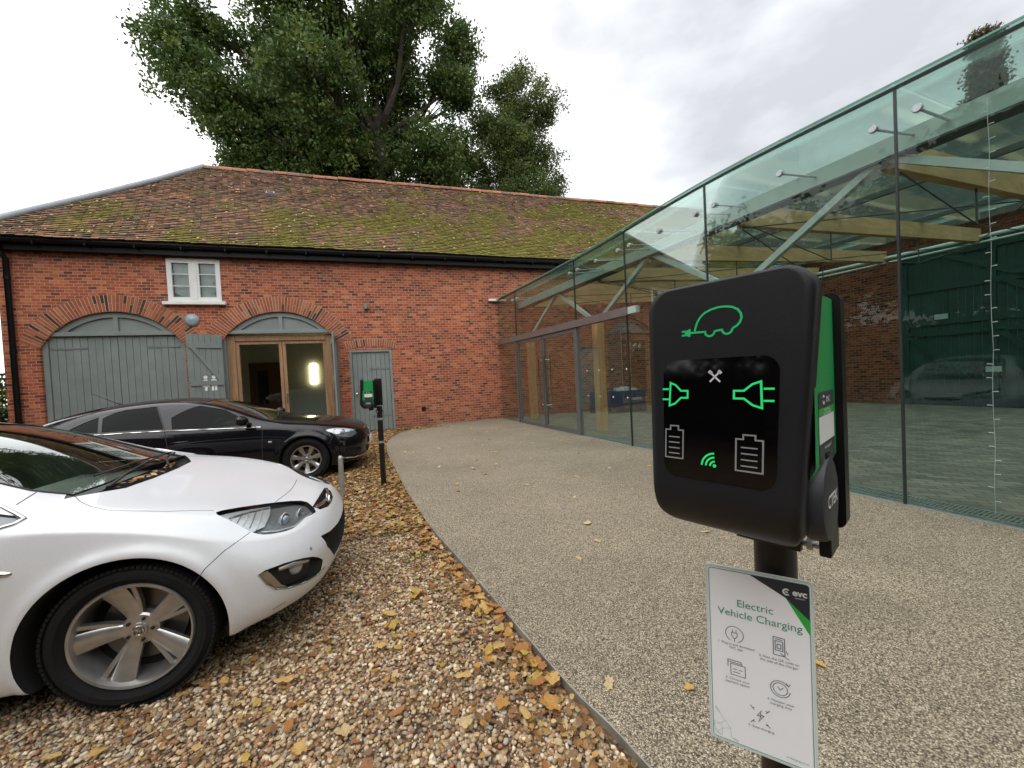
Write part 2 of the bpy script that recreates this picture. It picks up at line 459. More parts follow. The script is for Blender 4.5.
        if i == 0:
            for s in (-1, 1):
                l = MB(); x0 = cx-1.37 if s < 0 else cx+.004; wd = 1.366
                nb = 9
                for k in range(nb):
                    l.box((x0+(k+.5)*wd/nb, yb+.06+.003*((k*7) % 3-1), 1.52), (wd/nb-.007, .05, 3.0), None, .004)
                o = l.build('door_leaf', M_greywood, root)
                h = MB()
                for z in (.5, 2.72):
                    h = MB(); h.box((x0+wd*(.5+s*.22), yb+.028, z), (.72, .012, .055), None, .003); h.build('hinge', M_greydark, o)
        else:
            oak = MB(); yo = WY+.22
            for x, wd in ((-4.30, .36), (-1.76, .36)): oak.box((x, yo, 1.5), (.26 if x < -3 else .18, .16, 3.0), None, .01)
            oak.box((-3.01, yo, 2.90), (2.31, .158, .15), None, .008)
            ob = oak.build('oak_frame', M_oak, root)
            for s in (-1, 1):
                c = -3.01+s*.583
                sh = MB()
                for dx in (-.535, .535): sh.box((c+dx, yo-.01, 1.42), (.085, .07, 2.80), None, .006)
                sh.box((c, yo-.011, 2.775), (.985, .068, .09), None, .006); sh.box((c, yo-.011, .13), (.985, .068, .22), None, .006)
                o = sh.build('glazed_door', M_oak, root)
                MB().box((c, yo-.005, 1.48), (.985, .008, 2.52)).build('pane', G_door, o)
            ch = MB(); ch.box((cx+.04, yo-.06, 1.15), (.02, .03, .3), None, .005); ch.build('handle', M_chrome, ob)
            # leaf folded back against the wall, ledged and braced side showing
            def leaf(org, ax, parentname='shutter_leaf', sign=False):
                ax = Vector(ax).normalized(); nrm = Vector((ax.y, -ax.x, 0))
                if nrm.y > 0: nrm = -nrm
                Mx = frame(org, ax, (0, 0, 1), nrm); Q = lambda u, v, d: Mx @ Vector((u, v, d))
                l = MB()
                for k in range(6): l.plate([(k*.128+.002, .12), (k*.128+.125, .12), (k*.128+.125, 2.98), (k*.128+.002, 2.98)], [], lambda u, v, d: Q(u, v, d), .045)
                for z in (.35, 1.62, 2.62): l.plate([(.02, z), (.74, z), (.74, z+.13), (.02, z+.13)], [], lambda u, v, d: Q(u, v, d+.046), .03)
                for z in (.48, 1.75): l.plate([(.59, z+.87), (.70, z+.87), (.14, z), (.03, z)], [], lambda u, v, d: Q(u, v, d+.046), .028)
                l.plate([(.02, 2.62), (.13, 2.62), (.13, 2.98), (.02, 2.98)], [], lambda u, v, d: Q(u, v, d+.047), .02)
                o = l.build(parentname, M_greywood, root)
                if sign:
                    W = mat('white_vinyl', (.85, .85, .83), .5)
                    for kk, ux in enumerate((.24, .42)):
                        g = MB()
                        g.plate([(ux+.045*math.cos(t), 1.84+.045*math.sin(t)) for t in np.linspace(0, 2*PI, 16)[:-1]], [], lambda u, v, d: Q(u, v, d+.049), .003)
                        if kk == 0: g.plate([(ux-.06, 1.48), (ux-.06, 1.78), (ux+.06, 1.78), (ux+.06, 1.48), (ux+.01, 1.48), (ux+.01, 1.60), (ux-.01, 1.60), (ux-.01, 1.48)], [], lambda u, v, d: Q(u, v, d+.049), .003)
                        else: g.plate([(ux-.025, 1.48), (ux-.03, 1.58), (ux-.085, 1.58), (ux-.04, 1.78), (ux+.04, 1.78), (ux+.085, 1.58), (ux+.03, 1.58), (ux+.025, 1.48)], [], lambda u, v, d: Q(u, v, d+.049), .003)
                        g.build('toilet_symbol', W, o)
                return o
            leaf((cx-hw+.06, WY-.05, 0), (-.74, -.50, 0), sign=True)
            leaf((cx+hw-.08, WY-.0, 0), (.10, -1, 0))
            # room behind the glazed doors
            rm = MB()
            rm.box((cx-.3, WY+3.4, 1.6), (5.4, .1, 3.4)); rm.box((cx-2.9, WY+1.95, 1.6), (.1, 2.9, 3.4)); rm.box((cx+2.4, WY+1.95, 1.6), (.1, 2.9, 3.4)); rm.box((cx-.3, WY+1.95, 3.3), (5.4, 3.2, .1))
            rm.build('room_wall', M_inwall, root)
            MB().box((cx-.3, WY+1.95, .03), (5.2, 3.1, .06)).build('room_floor', M_floorin, root)
            d = MB(); dx = -4.24
            for x in (dx-.55, dx+.55): d.box((x, WY+3.33, 1.2), (.10, .08, 2.3))
            d.box((dx, WY+3.33, 2.32), (1.2, .08, .10))
            d.plate([(dx-.5, .06), (dx+.5, .06), (dx+.5, 2.27), (dx-.5, 2.27)], [[(dx-.36, .9), (dx-.02, .9), (dx-.02, 2.1), (dx-.36, 2.1)]], wallfn(WY+3.31), .04)
            dd = d.build('room_door', M_browndoor, root)
            MB().box((dx-.19, WY+3.34, 1.5), (.34, .01, 1.2)).build('pane', M_dark, dd)
            MB().box((-2.77, WY+3.30, 1.90), (.24, .09, .74), None, .02).build('room_lamp', M_glow, root)
    # --- small plank door
    d = MB(); yb = WY+.05
    for x in (-1.165, -.015): d.box((x, yb, 1.235), (.068, .1, 2.466))
    d.box((-.59, yb, 2.44), (1.08, .1, .055))
    k = 8
    for i in range(k): d.box((-1.125+(i+.5)*1.07/k, yb+.02, 1.21), (1.07/k-.007, .045, 2.39), None, .004)
    pd = d.build('plank_door', M_greywood, root)
    for z in (.45, 1.9):
        h = MB(); h.box((-.35, yb-.01, z), (.6, .012, .05)); h.build('hinge', M_greydark, pd)
    h = MB(); h.lathe([(.0, -.07), (.032, -.06), (.034, -.035), (.012, -.02), (.012, 0), (.03, 0)], frame((-1.04, yb-.03, 1.15), (1, 0, 0), (0, 0, 1), (0, 1, 0)), 14); h.build('handle', M_chrome, pd, 40)
    # --- eaves: fascia, gutter, brackets, downpipe
    MB().box((3.4, WY-.10, 5.19), (25.2, .2, .20)).build('fascia', M_black, root)
    g = MB(); pr = [(-.07, .06), (-.075, .0), (-.05, -.055), (0, -.07), (.05, -.055), (.075, 0), (.07, .06), (.06, .06), (.0, -.05), (-.06, .06)]
    n = len(pr); vs = [(-9.25, WY-.28+p[0], 5.30+p[1]) for p in pr]+[(16, WY-.28+p[0], 5.30+p[1]) for p in pr]
    g.add(vs, [(i, (i+1) % n, (i+1) % n+n, i+n) for i in range(n)])
    for k in range(26): g.box((-9.0+k*.98, WY-.245, 5.27), (.03, .2, .15))
    g.build('gutter', M_black, root)
    p = MB(); p.tube([(-8.72, WY-.28, 5.25), (-8.72, WY-.28, 5.10), (-8.68, WY-.10, 4.88), (-8.68, WY-.10, .05)], .055, 12)
    for z in (.9, 2.6, 4.4): p.tube([(-8.68, WY-.10, z), (-8.68, WY-.10, z+.07)], .066, 12)
    p.build('downpipe', M_black, root, 40)
    # --- roof
    z0, yv = 5.36, WY-.40
    yr = 16.5; xr0 = -5.98
    zr = lambda x: 9.45+.0068*(x+5.98)
    def slope_pt(x, t):
        yy = lerp(yv, yr, t); zz = lerp(z0, zr(x), t)
        zz += -.03*math.sin(PI*t)+.05*mnoise.noise((x*.35, t*1.2, 3.))+.012*mnoise.noise((x*2.2, t*6, 9.))
        return Vector((x, yy, zz))
    xh = lambda t: lerp(-9.30, xr0, t)
    rnd = random.Random(3); vs = []; fs = []; cols = []
    NC = 54; TW = .172
    for c in range(NC):
        t0, t1 = c/NC, (c+1)/NC
        x = xh(t0)+(c % 2)*TW/2
        while x < 16:
            w_ = TW*rnd.uniform(.95, .99); j = rnd.uniform(0, .014); tl = rnd.uniform(-.006, .006)
            a = slope_pt(x, t0-.35/NC*rnd.random()*.3); b_ = slope_pt(x+w_, t0-.35/NC*rnd.random()*.3)
            d2 = slope_pt(x, min(t1+.004, 1)); c2 = slope_pt(x+w_, min(t1+.004, 1))
            nrm = Vector((0, -.72, .69))
            a += nrm*(.026+j+tl); b_ += nrm*(.026+j-tl)
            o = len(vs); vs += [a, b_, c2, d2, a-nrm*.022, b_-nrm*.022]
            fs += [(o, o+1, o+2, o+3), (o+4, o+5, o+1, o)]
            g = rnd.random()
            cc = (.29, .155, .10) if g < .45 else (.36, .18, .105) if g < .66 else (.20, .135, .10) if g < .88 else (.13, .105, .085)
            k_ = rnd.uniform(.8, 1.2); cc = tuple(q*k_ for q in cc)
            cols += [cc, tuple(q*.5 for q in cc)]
            x += TW
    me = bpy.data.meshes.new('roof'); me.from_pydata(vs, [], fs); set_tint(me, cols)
    def moss(nt, v, col):
        n1 = noise_n(nt, .62, v, 8, .72); n2 = noise_n(nt, 9., v, 5, .7)
        sp = nt.nodes.new('ShaderNodeSeparateXYZ'); lk(nt, v, sp.inputs[0])
        h = nd(nt, 'ShaderNodeMapRange'); lk(nt, sp.outputs[2], h.inputs[0]); h.inputs[1].default_value = 9.6; h.inputs[2].default_value = 5.6; h.inputs[3].default_value = -.10; h.inputs[4].default_value = .07
        hx = nd(nt, 'ShaderNodeMapRange'); lk(nt, sp.outputs[0], hx.inputs[0]); hx.inputs[1].default_value = -8; hx.inputs[2].default_value = 9; hx.inputs[3].default_value = -.04; hx.inputs[4].default_value = .12
        s = nd(nt, 'ShaderNodeMath', operation='ADD'); lk(nt, n1, s.inputs[0]); lk(nt, h.outputs[0], s.inputs[1])
        s3 = nd(nt, 'ShaderNodeMath', operation='ADD'); lk(nt, s.outputs[0], s3.inputs[0]); lk(nt, hx.outputs[0], s3.inputs[1])
        s2 = nd(nt, 'ShaderNodeMath', operation='MULTIPLY_ADD'); lk(nt, n2, s2.inputs[0]); s2.inputs[1].default_value = .55; lk(nt, s3.outputs[0], s2.inputs[2])
        f = ramp(nt, [(.78, (0, 0, 0)), (.86, (.92, .92, .92))], s2.outputs[0])
        mc = ramp(nt, [(.3, (.075, .072, .018)), (.55, (.175, .160, .028)), (.75, (.30, .26, .055))], n2)
        lich = ramp(nt, [(.62, (0, 0, 0)), (.75, (.45, .45, .45))], noise_n(nt, 3.5, v, 6, .7))
        col = mixc(nt, lich.outputs[0], col, (.30, .24, .19))
        # dark algae streaks
        dk = ramp(nt, [(.42, (.42, .42, .42)), (.62, (0, 0, 0))], noise_n(nt, 1.1, v, 6, .7))
        col = mixc(nt, dk.outputs[0], col, (.06, .052, .040))
        return mixc(nt, f.outputs[0], col, mc.outputs[0])
    put('roof', me, attr_mat('mossy_roof_tiles', .95, moss, .5, 22), root)
    # back and hip slopes (plain tiled planes)
    b2 = MB(); b2.add([(-9.3, yv, z0-.03), (-9.3, 20.8, z0-.03), (xr0, yr, zr(xr0)-.02)], [(0, 1, 2)])
    b2.add([(-9.3, 20.8, z0), (16, 20.8, z0), (16, yr, zr(16)-.02), (xr0, yr, zr(xr0)-.02)], [(0, 1, 2, 3)])
    b2.build('rear_roof', mat('tile_plain', (.20, .10, .065), .95, bump=.4, bs=9), root)
    # ridge tiles
    r_ = MB(); x = xr0; cols = []
    while x < 16:
        L = .44; dz = rnd.uniform(-.012, .012)
        pts = [(math.sin(a)*.14, math.cos(a)*.13) for a in np.linspace(-1.7, 1.7, 9)]
        n0 = len(r_.f)
        vs = [(x, yr+p[0], zr(x)-.04+p[1]+dz) for p in pts]+[(x+L-.012, yr+p[0], zr(x)-.04+p[1]+dz+rnd.uniform(-.01, .01)) for p in pts]
        r_.add(vs, [(i, i+1, i+10, i+9) for i in range(8)]+[tuple(range(9)), tuple(range(17, 8, -1))])
        c = (.33, .15, .095) if rnd.random() < .7 else (.22, .13, .10)
        k_ = rnd.uniform(.8, 1.15); cols += [tuple(q*k_ for q in c)]*(len(r_.f)-n0); x += L
    o = r_.build('ridge', attr_mat('ridge_tile', .95, None, .4, 18), root); set_tint(o.data, cols)
    # lead covered hip
    h = MB(); P = [slope_pt(xh(t), t)+Vector((-.03, 0, .06)) for t in np.linspace(0, 1, 18)]
    h.tube(P, .085, 8); h.build('hip_flashing', M_lead, root, 50)
    v = MB(); q = slope_pt(-3.55, .62); v.box(q+Vector((0, -.03, .07)), (.26, .16, .16), Matrix.Rotation(R(45), 3, 'X'), .02); vo = v.build('roof_vent', M_lead, root)
    MB().box(q+Vector((0, -.10, .085)), (.17, .03, .09), Matrix.Rotation(R(45), 3, 'X')).build('vent_opening', M_dark, vo)
    # leaves caught on the roof: beyond counting
    vs = []; fs = []; cols = []
    for k in range(560):
        t = rnd.random()**1.5*.98; x = rnd.uniform(xh(t)+.2, 12); c = slope_pt(x, t)+Vector((0, -.05, .055))
        s = rnd.uniform(.02, .048); a = rnd.uniform(0, PI)
        u = Vector((math.cos(a), .7*math.sin(a), .7*math.sin(a)))*s; w_ = Vector((-math.sin(a), .7*math.cos(a), .7*math.cos(a)))*s*.7
        o = len(vs); vs += [c-u, c+w_, c+u, c-w_]; fs.append((o, o+1, o+2, o+3))
        cols.append(rnd.choice([(.44, .29, .07), (.40, .30, .14), (.36, .21, .06), (.42, .34, .20), (.30, .18, .08)]))
    me = bpy.data.meshes.new('roof_leaves'); me.from_pydata(vs, [], fs); set_tint(me, cols)
    o = put('roof_leaves', me, attr_mat('roof_leaf', .8, None, 0)); tag(o, 'small yellow leaves scattered over the mossy barn roof', 'leaves', None, 'stuff')
    # white end of the glass roof capping at the wall belongs to the pavilion
    return root
make_barn()
# fittings on the wall
def wall_things():
    l = empty('wall_lamp', (-5.08, WY, 3.41), 0, 'round grey bulkhead lamp on the brick between the two arches', 'lamp')
    Mx = frame((-5.08, WY, 3.41), (1, 0, 0), (0, 0, 1), (0, -1, 0))
    MB().lathe([(.17, -.0), (.17, .03), (.15, .05), (.13, .06)], Mx, 28).build('rim', mat('lamp_grey', (.25, .29, .31), .4), l, 40)
    MB().lathe([(.135, .050), (.115, .062), (.07, .072), (.03, .085), (.0, .088)], Mx, 28).build('lens', mat('frosted_lens', (.30, .36, .40), .25), l, 60)
    s = empty('security_sensor', (-.65, WY, 3.75), 0, 'small grey motion sensor box high on the brick above the plank door', 'sensor')
    MB().box((-.65, WY-.06, 3.78), (.10, .10, .15), None, .012).build('housing', M_greydark, s)
    MB().lathe([(.0, 0), (.035, .008), (.045, .03), (.045, .05)], frame((-.65, WY-.06, 3.66), (1, 0, 0), (0, 1, 0), (0, 0, 1)), 14).build('dome', M_dark, s, 40)
    v = empty('air_brick', (.9, WY, .55), 0, 'small dark square vent low in the brick wall right of the plank door', 'vent')
    b = MB(); b.plate([(.84, .50), (.96, .50), (.96, .61), (.84, .61)], [[(.86, .52), (.94, .52), (.94, .59), (.86, .59)]], wallfn(WY-.022), .03); b.build('vent_frame', M_black, v)
    b = MB()
    for k in range(3): b.box((.9, WY-.006, .535+k*.02), (.08, .02, .008))
    b.build('grille', M_dark, v)
wall_things()
# ---------------------------------------------------------------- glass pavilion
FU = Vector((.125, -1, 0)).normalized(); FN = Vector((1, .125, 0)).normalized()
def F(Y, d, z):
    return Vector((3.48+.125*(12.53-Y), Y, 0))+FN*d+Vector((0, 0, z))
BOW = lambda Y: .125*math.exp(-((Y-4.4)/2.3)**2)     # the eave bows gently upward
EZ = 3.98                       # top of the front glass
RZ = lambda d: EZ+.068*d        # glass roof
M_frame = mat('grey_aluminium', (.20, .21, .21), .4, metal=.6, var=.1)
M_lintel = mat('brown_grey_channel', (.20, .17, .16), .45, metal=.4, var=.12)
M_edge = mat('dark_steel_beam', (.055, .065, .065), .5, var=.2)
M_strut = mat('pale_green_steel', (.42, .50, .46), .45, var=.1)
M_joint = mat('glass_joint', (.02, .03, .03), .4)
M_glulam = wood_mat('glulam_rafter', (.40, .24, .105), (.62, .42, .21), 0, .7)
M_post = wood_mat('oak_post', (.40, .21, .075), (.66, .41, .18), 2)
G_front = thin_glass('front_glass', (.93, .965, .95), .32)
G_roof = thin_glass('roof_glass', (.76, .88, .84), .55, dirt=.02)
M_geredge = mat('glass_edge_green', (.10, .30, .24), .25, var=.15)
M_dgreen = mat('dark_green_paint', (.008, .042, .034), .5, var=.3, vs=2, bump=.1)
def slab(mb, Y0, Y1, d0, d1, z0, z1, zf=None):
    """box between facade coordinates; zf(d) adds a height depending on depth"""
    zf = zf or (lambda d: 0)
    vs = [F(Y, d, z+zf(d)) for Y in (Y0, Y1) for d in (d0, d1) for z in (z0, z1)]
    return mb.add(vs, [(0, 1, 3, 2), (4, 6, 7, 5), (0, 4, 5, 1), (2, 3, 7, 6), (0, 2, 6, 4), (1, 5, 7, 3)])
def pane(g, Y0, Y1, zb, n=6):
    ys = np.linspace(Y0, Y1, n+1)
    vs = [F(y, d, z) for y in ys for d in (0, .012) for z in (zb, EZ+BOW(y))]
    fs = []
    for i in range(n):
        o = i*4; q = o+4
        fs += [(o, q, q+1, o+1), (o+2, o+3, q+3, q+2), (o+1, q+1, q+3, o+3), (o, o+2, q+2, q)]
    fs += [(0, 1, 3, 2), (n*4, n*4+2, n*4+3, n*4+1)]
    g.add(vs, fs)
def edge_run(m, d0, d1, z0, z1, n=40):
    ys = np.linspace(12.52, -3.2, n+1); vs = [F(y, d, z+BOW(y)) for y in ys for d, z in ((d0, z0), (d1, z0), (d1, z1), (d0, z1))]
    m.add(vs, [(i*4+k, i*4+(k+1) % 4, i*4+4+(k+1) % 4, i*4+4+k) for i in range(n) for k in range(4)]+[(0, 1, 2, 3), (n*4+3, n*4+2, n*4+1, n*4)])
def make_pavilion():
    root = empty('glass_pavilion', tuple(F(5, 0, 0)), 0, 'glass pavilion with timber rafters joined to the brick barn', 'glass building')
    joints = [12.52, 11.12, 7.95, 6.28, 4.55, 2.46, .55, -1.3, -3.2]
    # front panes
    for a, b in zip(joints[:-1], joints[1:]):
        zb = .035
        g = MB()
        if abs(a-11.12) < .01:
            pane(g, 11.11, 9.545, 2.66); pane(g, 9.535, 7.96, 2.66)
        else:
            pane(g, a-.006, b+.006, zb)
        g.build('front_pane', G_front, root)
    for y in joints[1:]:
        j = MB(); slab(j, y+.009, y-.009, -.006, .022, .03, EZ+.02+BOW(y)); j.build('pane_joint', M_joint, root)
    # roof panes, set on the beams
    for a, b in zip(joints[:-1], joints[1:]):
        for d0, d1 in ((-.05, 3.4), (3.42, 6.8), (6.82, 10.1)):
            g = MB(); vs = [F(Y, d, RZ(d)+.03+z+BOW(Y)*max(0, 1-d/7)) for Y in (a-.006, b+.006) for d in (d0, d1) for z in (0, .014)]
            g.add(vs, [(0, 1, 3, 2), (4, 6, 7, 5), (0, 4, 5, 1), (2, 3, 7, 6), (0, 2, 6, 4), (1, 5, 7, 3)])
            g.build('roof_pane', G_roof, root)
    e = MB(); edge_run(e, -.058, -.051, EZ+.028, EZ+.046); e.build('roof_edge', M_geredge, root)
    e = MB(); edge_run(e, -.008, .03, EZ+.002, EZ+.026); e.build('edge_trim', M_edge, root)
    t = MB(); t.box(F(12.48, -.12, EZ+.03), (.36, .12, .07)); t.build('wall_flashing', M_white, root)
    s = MB(); slab(s, 12.52, -3.2, -.03, .04, 0, .034); s.build('base_channel', M_steel, root)
    # channel over the doors
    l = MB(); slab(l, 12.5, 6.22, -.05, .09, 2.50, 2.655); o = l.build('door_channel', M_lintel, root)
    b = MB(); slab(b, 6.215, 6.0, -.03, .06, 2.515, 2.64); b.build('channel_end', M_strut, o)
    # doors
    for y0, y1, hs in ((11.06, 9.56, -1), (9.52, 8.02, 1)):
        f = MB()
        slab(f, y0, y0-.05, -.01, .05, .04, 2.49); slab(f, y1+.05, y1, -.01, .05, .04, 2.49)
        slab(f, y0-.05, y1+.05, -.009, .049, 2.40, 2.49); slab(f, y0-.05, y1+.05, -.009, .049, .04, .13)
        o = f.build('door_leaf', M_frame, root)
        g = MB(); slab(g, y0-.05, y1+.05, .015, .025, .13, 2.40); g.build('pane', G_front, o)
        yh = (y1+.14) if hs < 0 else (y0-.14)
        for d in (-.07, .11):
            h = MB(); h.tube([F(yh, d, .55), F(yh, d, 1.95)], .017, 10)
            for z in (.65, 1.85): h.tube([F(yh, d, z), F(yh, 0, z)], .012, 8)
            h.build('handle', M_chrome, o, 40)
    for y in (11.15, 7.96):
        f = MB(); slab(f, y+.04, y-.04, -.02, .08, .034, 2.50); f.build('door_post', M_frame, root)
    # manifestation dots
    w = mat('white_dot', (.8, .82, .8), .5)
    for z in (.95, 1.5):
        for k in range(4):
            y = 7.6-k*.42
            if y > 6.3:
                MB().lathe([(.0, 0), (.017, 0)], frame(F(y, -.004, z), FU, (0, 0, 1), -FN), 14).build('safety_dot', w, root)
    # posts with raking struts
    for y in (11.75, 8.2, 4.63, 1.08, -2.5):
        p = MB(); p.box(F(y, .8, 1.33), (.21, .21, 2.66), Matrix.Rotation(math.atan(.125), 3, 'Z'), .008)
        p.build('post', M_post, root)
        for s in (-1, 1):
            b = MB(); y2 = y+s*1.72
            if y2 < 12.5:
                b.bar(F(y+s*.03, .8, 2.66), F(y2, .8, 3.72), .085, .085)
                b.build('strut', M_strut, root)
        c = MB(); c.lathe([(.02, 2.58), (.10, 2.68), (.10, 2.70), (.0, 2.70)], Matrix.Translation(F(y, .8, 0)), 4); c.build('strut_foot', M_strut, root)
    b = MB(); slab(b, 12.5, -3.2, .74, .88, 3.715, 3.93); b.build('edge_beam', M_strut, root)
    b = MB(); slab(b, 12.5, -3.2, .70, .92, 3.69, 3.712); b.build('beam_flange', M_edge, root)
    # patch fittings
    for y in joints[1:-1]:
        for dy in (.16, -.16): 
            s = MB(); s.lathe([(.0, -.02), (.033, -.02), (.038, -.012), (.038, .012), (.02, .02)], frame(F(y+dy, -.01, 3.76), FU, (0, 0, 1), FN), 18)
            s.tube([F(y+dy, .01, 3.76), F(y+dy*.8, .74, 3.84)], .013, 8); s.build('glass_fitting', M_steel, root, 40)
    for a, b in zip(joints[2:-1], joints[3:]):
        y = (a+b)/2
        s = MB(); s.lathe([(.0, -.02), (.033, -.02), (.038, -.012), (.038, .012), (.02, .02)], frame(F(y, -.01, 3.76), FU, (0, 0, 1), FN), 18)
        s.tube([F(y, .01, 3.76), F(y, .74, 3.84)], .013, 8); s.build('glass_fitting', M_steel, root, 40)
    # rafters
    for y in (11.6, 9.9, 8.2, 6.45, 4.63, 2.87, 1.08, -.7):
        r = MB(); vs = [F(yy, d, RZ(d)-.40+z) for yy in (y+.06, y-.06) for d in (.9, 10.0) for z in (0, .32)]
        r.add(vs, [(0, 1, 3, 2), (4, 6, 7, 5), (0, 4, 5, 1), (2, 3, 7, 6), (0, 2, 6, 4), (1, 5, 7, 3)])
        r.build('rafter', M_glulam, root)
    p = MB()
    for d in (3.4, 6.8): slab(p, 12.5, -3.2, d-.03, d+.05, -.06, .025, lambda d: RZ(d))
    p.build('purlin', M_edge, root)
    # tie rods
    rods = MB(); ys = [11.6, 8.2, 4.63, 1.08, -2.5]
    for a, b in zip(ys[:-1], ys[1:]):
        rods.tube([F(a, .9, 3.62), F(b, 9.9, 4.2)], .011, 6); rods.tube([F(b, .9, 3.62), F(a, 9.9, 4.2)], .011, 6)
    for y in (11.6, 9.9, 8.2, 6.45, 4.63, 2.87, 1.08):
        rods.tube([F(y, 1, 3.7), F(y, 3.4, 3.3), F(y, 6.8, 3.5), F(y, 9.9, 4.2)], .010, 6)
        rods.tube([F(y, 3.4, 3.3), F(y, 3.4, 4.0)], .012, 6); rods.tube([F(y, 6.8, 3.5), F(y, 6.8, 4.2)], .012, 6)
    rods.build('tie_rod', M_edge, root)
    g = MB(); g.tube([F(12.4, 9.9, 4.36), F(-3.2, 9.9, 4.36)], .05, 10); g.tube([F(12.4, 9.75, 4.2), F(-3.2, 9.75, 4.2)], .025, 8)
    g.build('rear_rail', M_strut, root)
    return root
make_pavilion()

M_plate = mat('pale_plate', (.33, .42, .38), .5)
def make_range():
    root = empty('courtyard_range', tuple(F(5, 10.2, 0)), 0, 'dark brick range behind the glass with big green doors', 'building')
    fn = lambda u, v, d: F(u, 10.25+d, v)
    w = MB(); w.plate([(11.3, 0), (6.23, 0), (6.23, 4.45), (2.83, 4.45), (2.83, 0), (-6, 0), (-6, 4.9), (11.3, 4.9)], [[(9.63, 0.05), (8.63, .05), (8.63, 2.3), (9.63, 2.3)]], fn, .3)
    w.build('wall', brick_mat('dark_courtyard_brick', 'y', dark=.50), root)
    # great green doors
    d = MB(); f2 = lambda u, v, dd: F(u, 10.33+dd, v)
    for k in range(24):
        a = 6.21-k*3.36/24; d.plate([(a-.003, .03), (a-.137, .03), (a-.137, 4.44), (a-.003, 4.44)], [], f2, .04)
    dd = d.build('barn_door', M_dgreen, root)
    b = MB(); f3 = lambda u, v, q: F(u, 10.32-q, v)
    def rail(y0, z0, y1, z1, w_=.14):
        b.bar(F(y0, 10.31, z0), F(y1, 10.31, z1), w_, .05, FN)
    for z in (.3, 1.0, 2.05, 2.35, 3.3, 4.2): rail(6.18, z, 2.88, z)
    for y in (6.13, 4.48, 2.93): rail(y, .05, y, 4.4)
    rail(6.03, 2.0, 4.63, .4); rail(5.33, 4.2, 3.93, 3.3); rail(4.33, 3.3, 3.13, 2.4); rail(4.38, 2.0, 3.03, .4)
    b.build('door_brace', M_dgreen, dd)
    for y, z in ((5.39, 2.5), (4.48, 1.02), (3.48, 2.7)):
        p = MB(); slab(p, y+.13, y-.13, 10.265, 10.28, z-.07, z+.07)
        p.build('door_plate', M_plate, dd)
    # doorway with timber frame, nearer the barn
    f = MB()
    for y in (9.63, 8.63): slab(f, y+.09, y-.09, 10.18, 10.36, 0.0, 2.4)
    slab(f, 9.53, 8.73, 10.181, 10.36, 2.22, 2.4); o = f.build('doorway_frame', M_post, root)
    q = MB(); slab(q, 9.54, 8.72, 10.34, 10.37, .05, 2.22); q.build('doorway_leaf', M_dgreen, o)
    r = MB(); vs = [F(13.5, 10.0, 4.82), F(-5, 10.0, 4.82), F(-5, 14.2, 8.7), F(13.5, 14.2, 8.7), F(13.5, 18.4, 4.8), F(-5, 18.4, 4.8)]
    r.add(vs, [(0, 1, 2, 3), (3, 2, 5, 4)])
    m, nt, bs = new_mat('dark_plain_tiles'); v = coords(nt)
    wv = nd(nt, 'ShaderNodeTexBrick'); mp = nd(nt, 'ShaderNodeMapping'); mp.inputs['Rotation'].default_value = (0, R(-90), R(0))
    sp = nt.nodes.new('ShaderNodeSeparateXYZ'); lk(nt, v, sp.inputs[0]); cb = nt.nodes.new('ShaderNodeCombineXYZ'); lk(nt, sp.outputs[1], cb.inputs[0]); lk(nt, sp.outputs[2], cb.inputs[1])
    lk(nt, cb.outputs[0], wv.inputs['Vector']); wv.inputs['Scale'].default_value = 1; wv.inputs['Brick Width'].default_value = .17; wv.inputs['Row Height'].default_value = .08; wv.inputs['Mortar Size'].default_value = .006
    wv.inputs['Color1'].default_value = (.035, .04, .04, 1); wv.inputs['Color2'].default_value = (.07, .07, .065, 1); wv.inputs['Mortar'].default_value = (.015, .012, .01, 1)
    lk(nt, mixc(nt, .6, wv.outputs[0], ramp(nt, [(.3, (.5, .5, .5)), (.7, (1.3, 1.3, 1.2))], noise_n(nt, .7, v, 6)).outputs[0], 'MULTIPLY'), bs.inputs['Base Color']); bs.inputs['Roughness'].default_value = .9
    r.build('roof', m, root)
make_range()

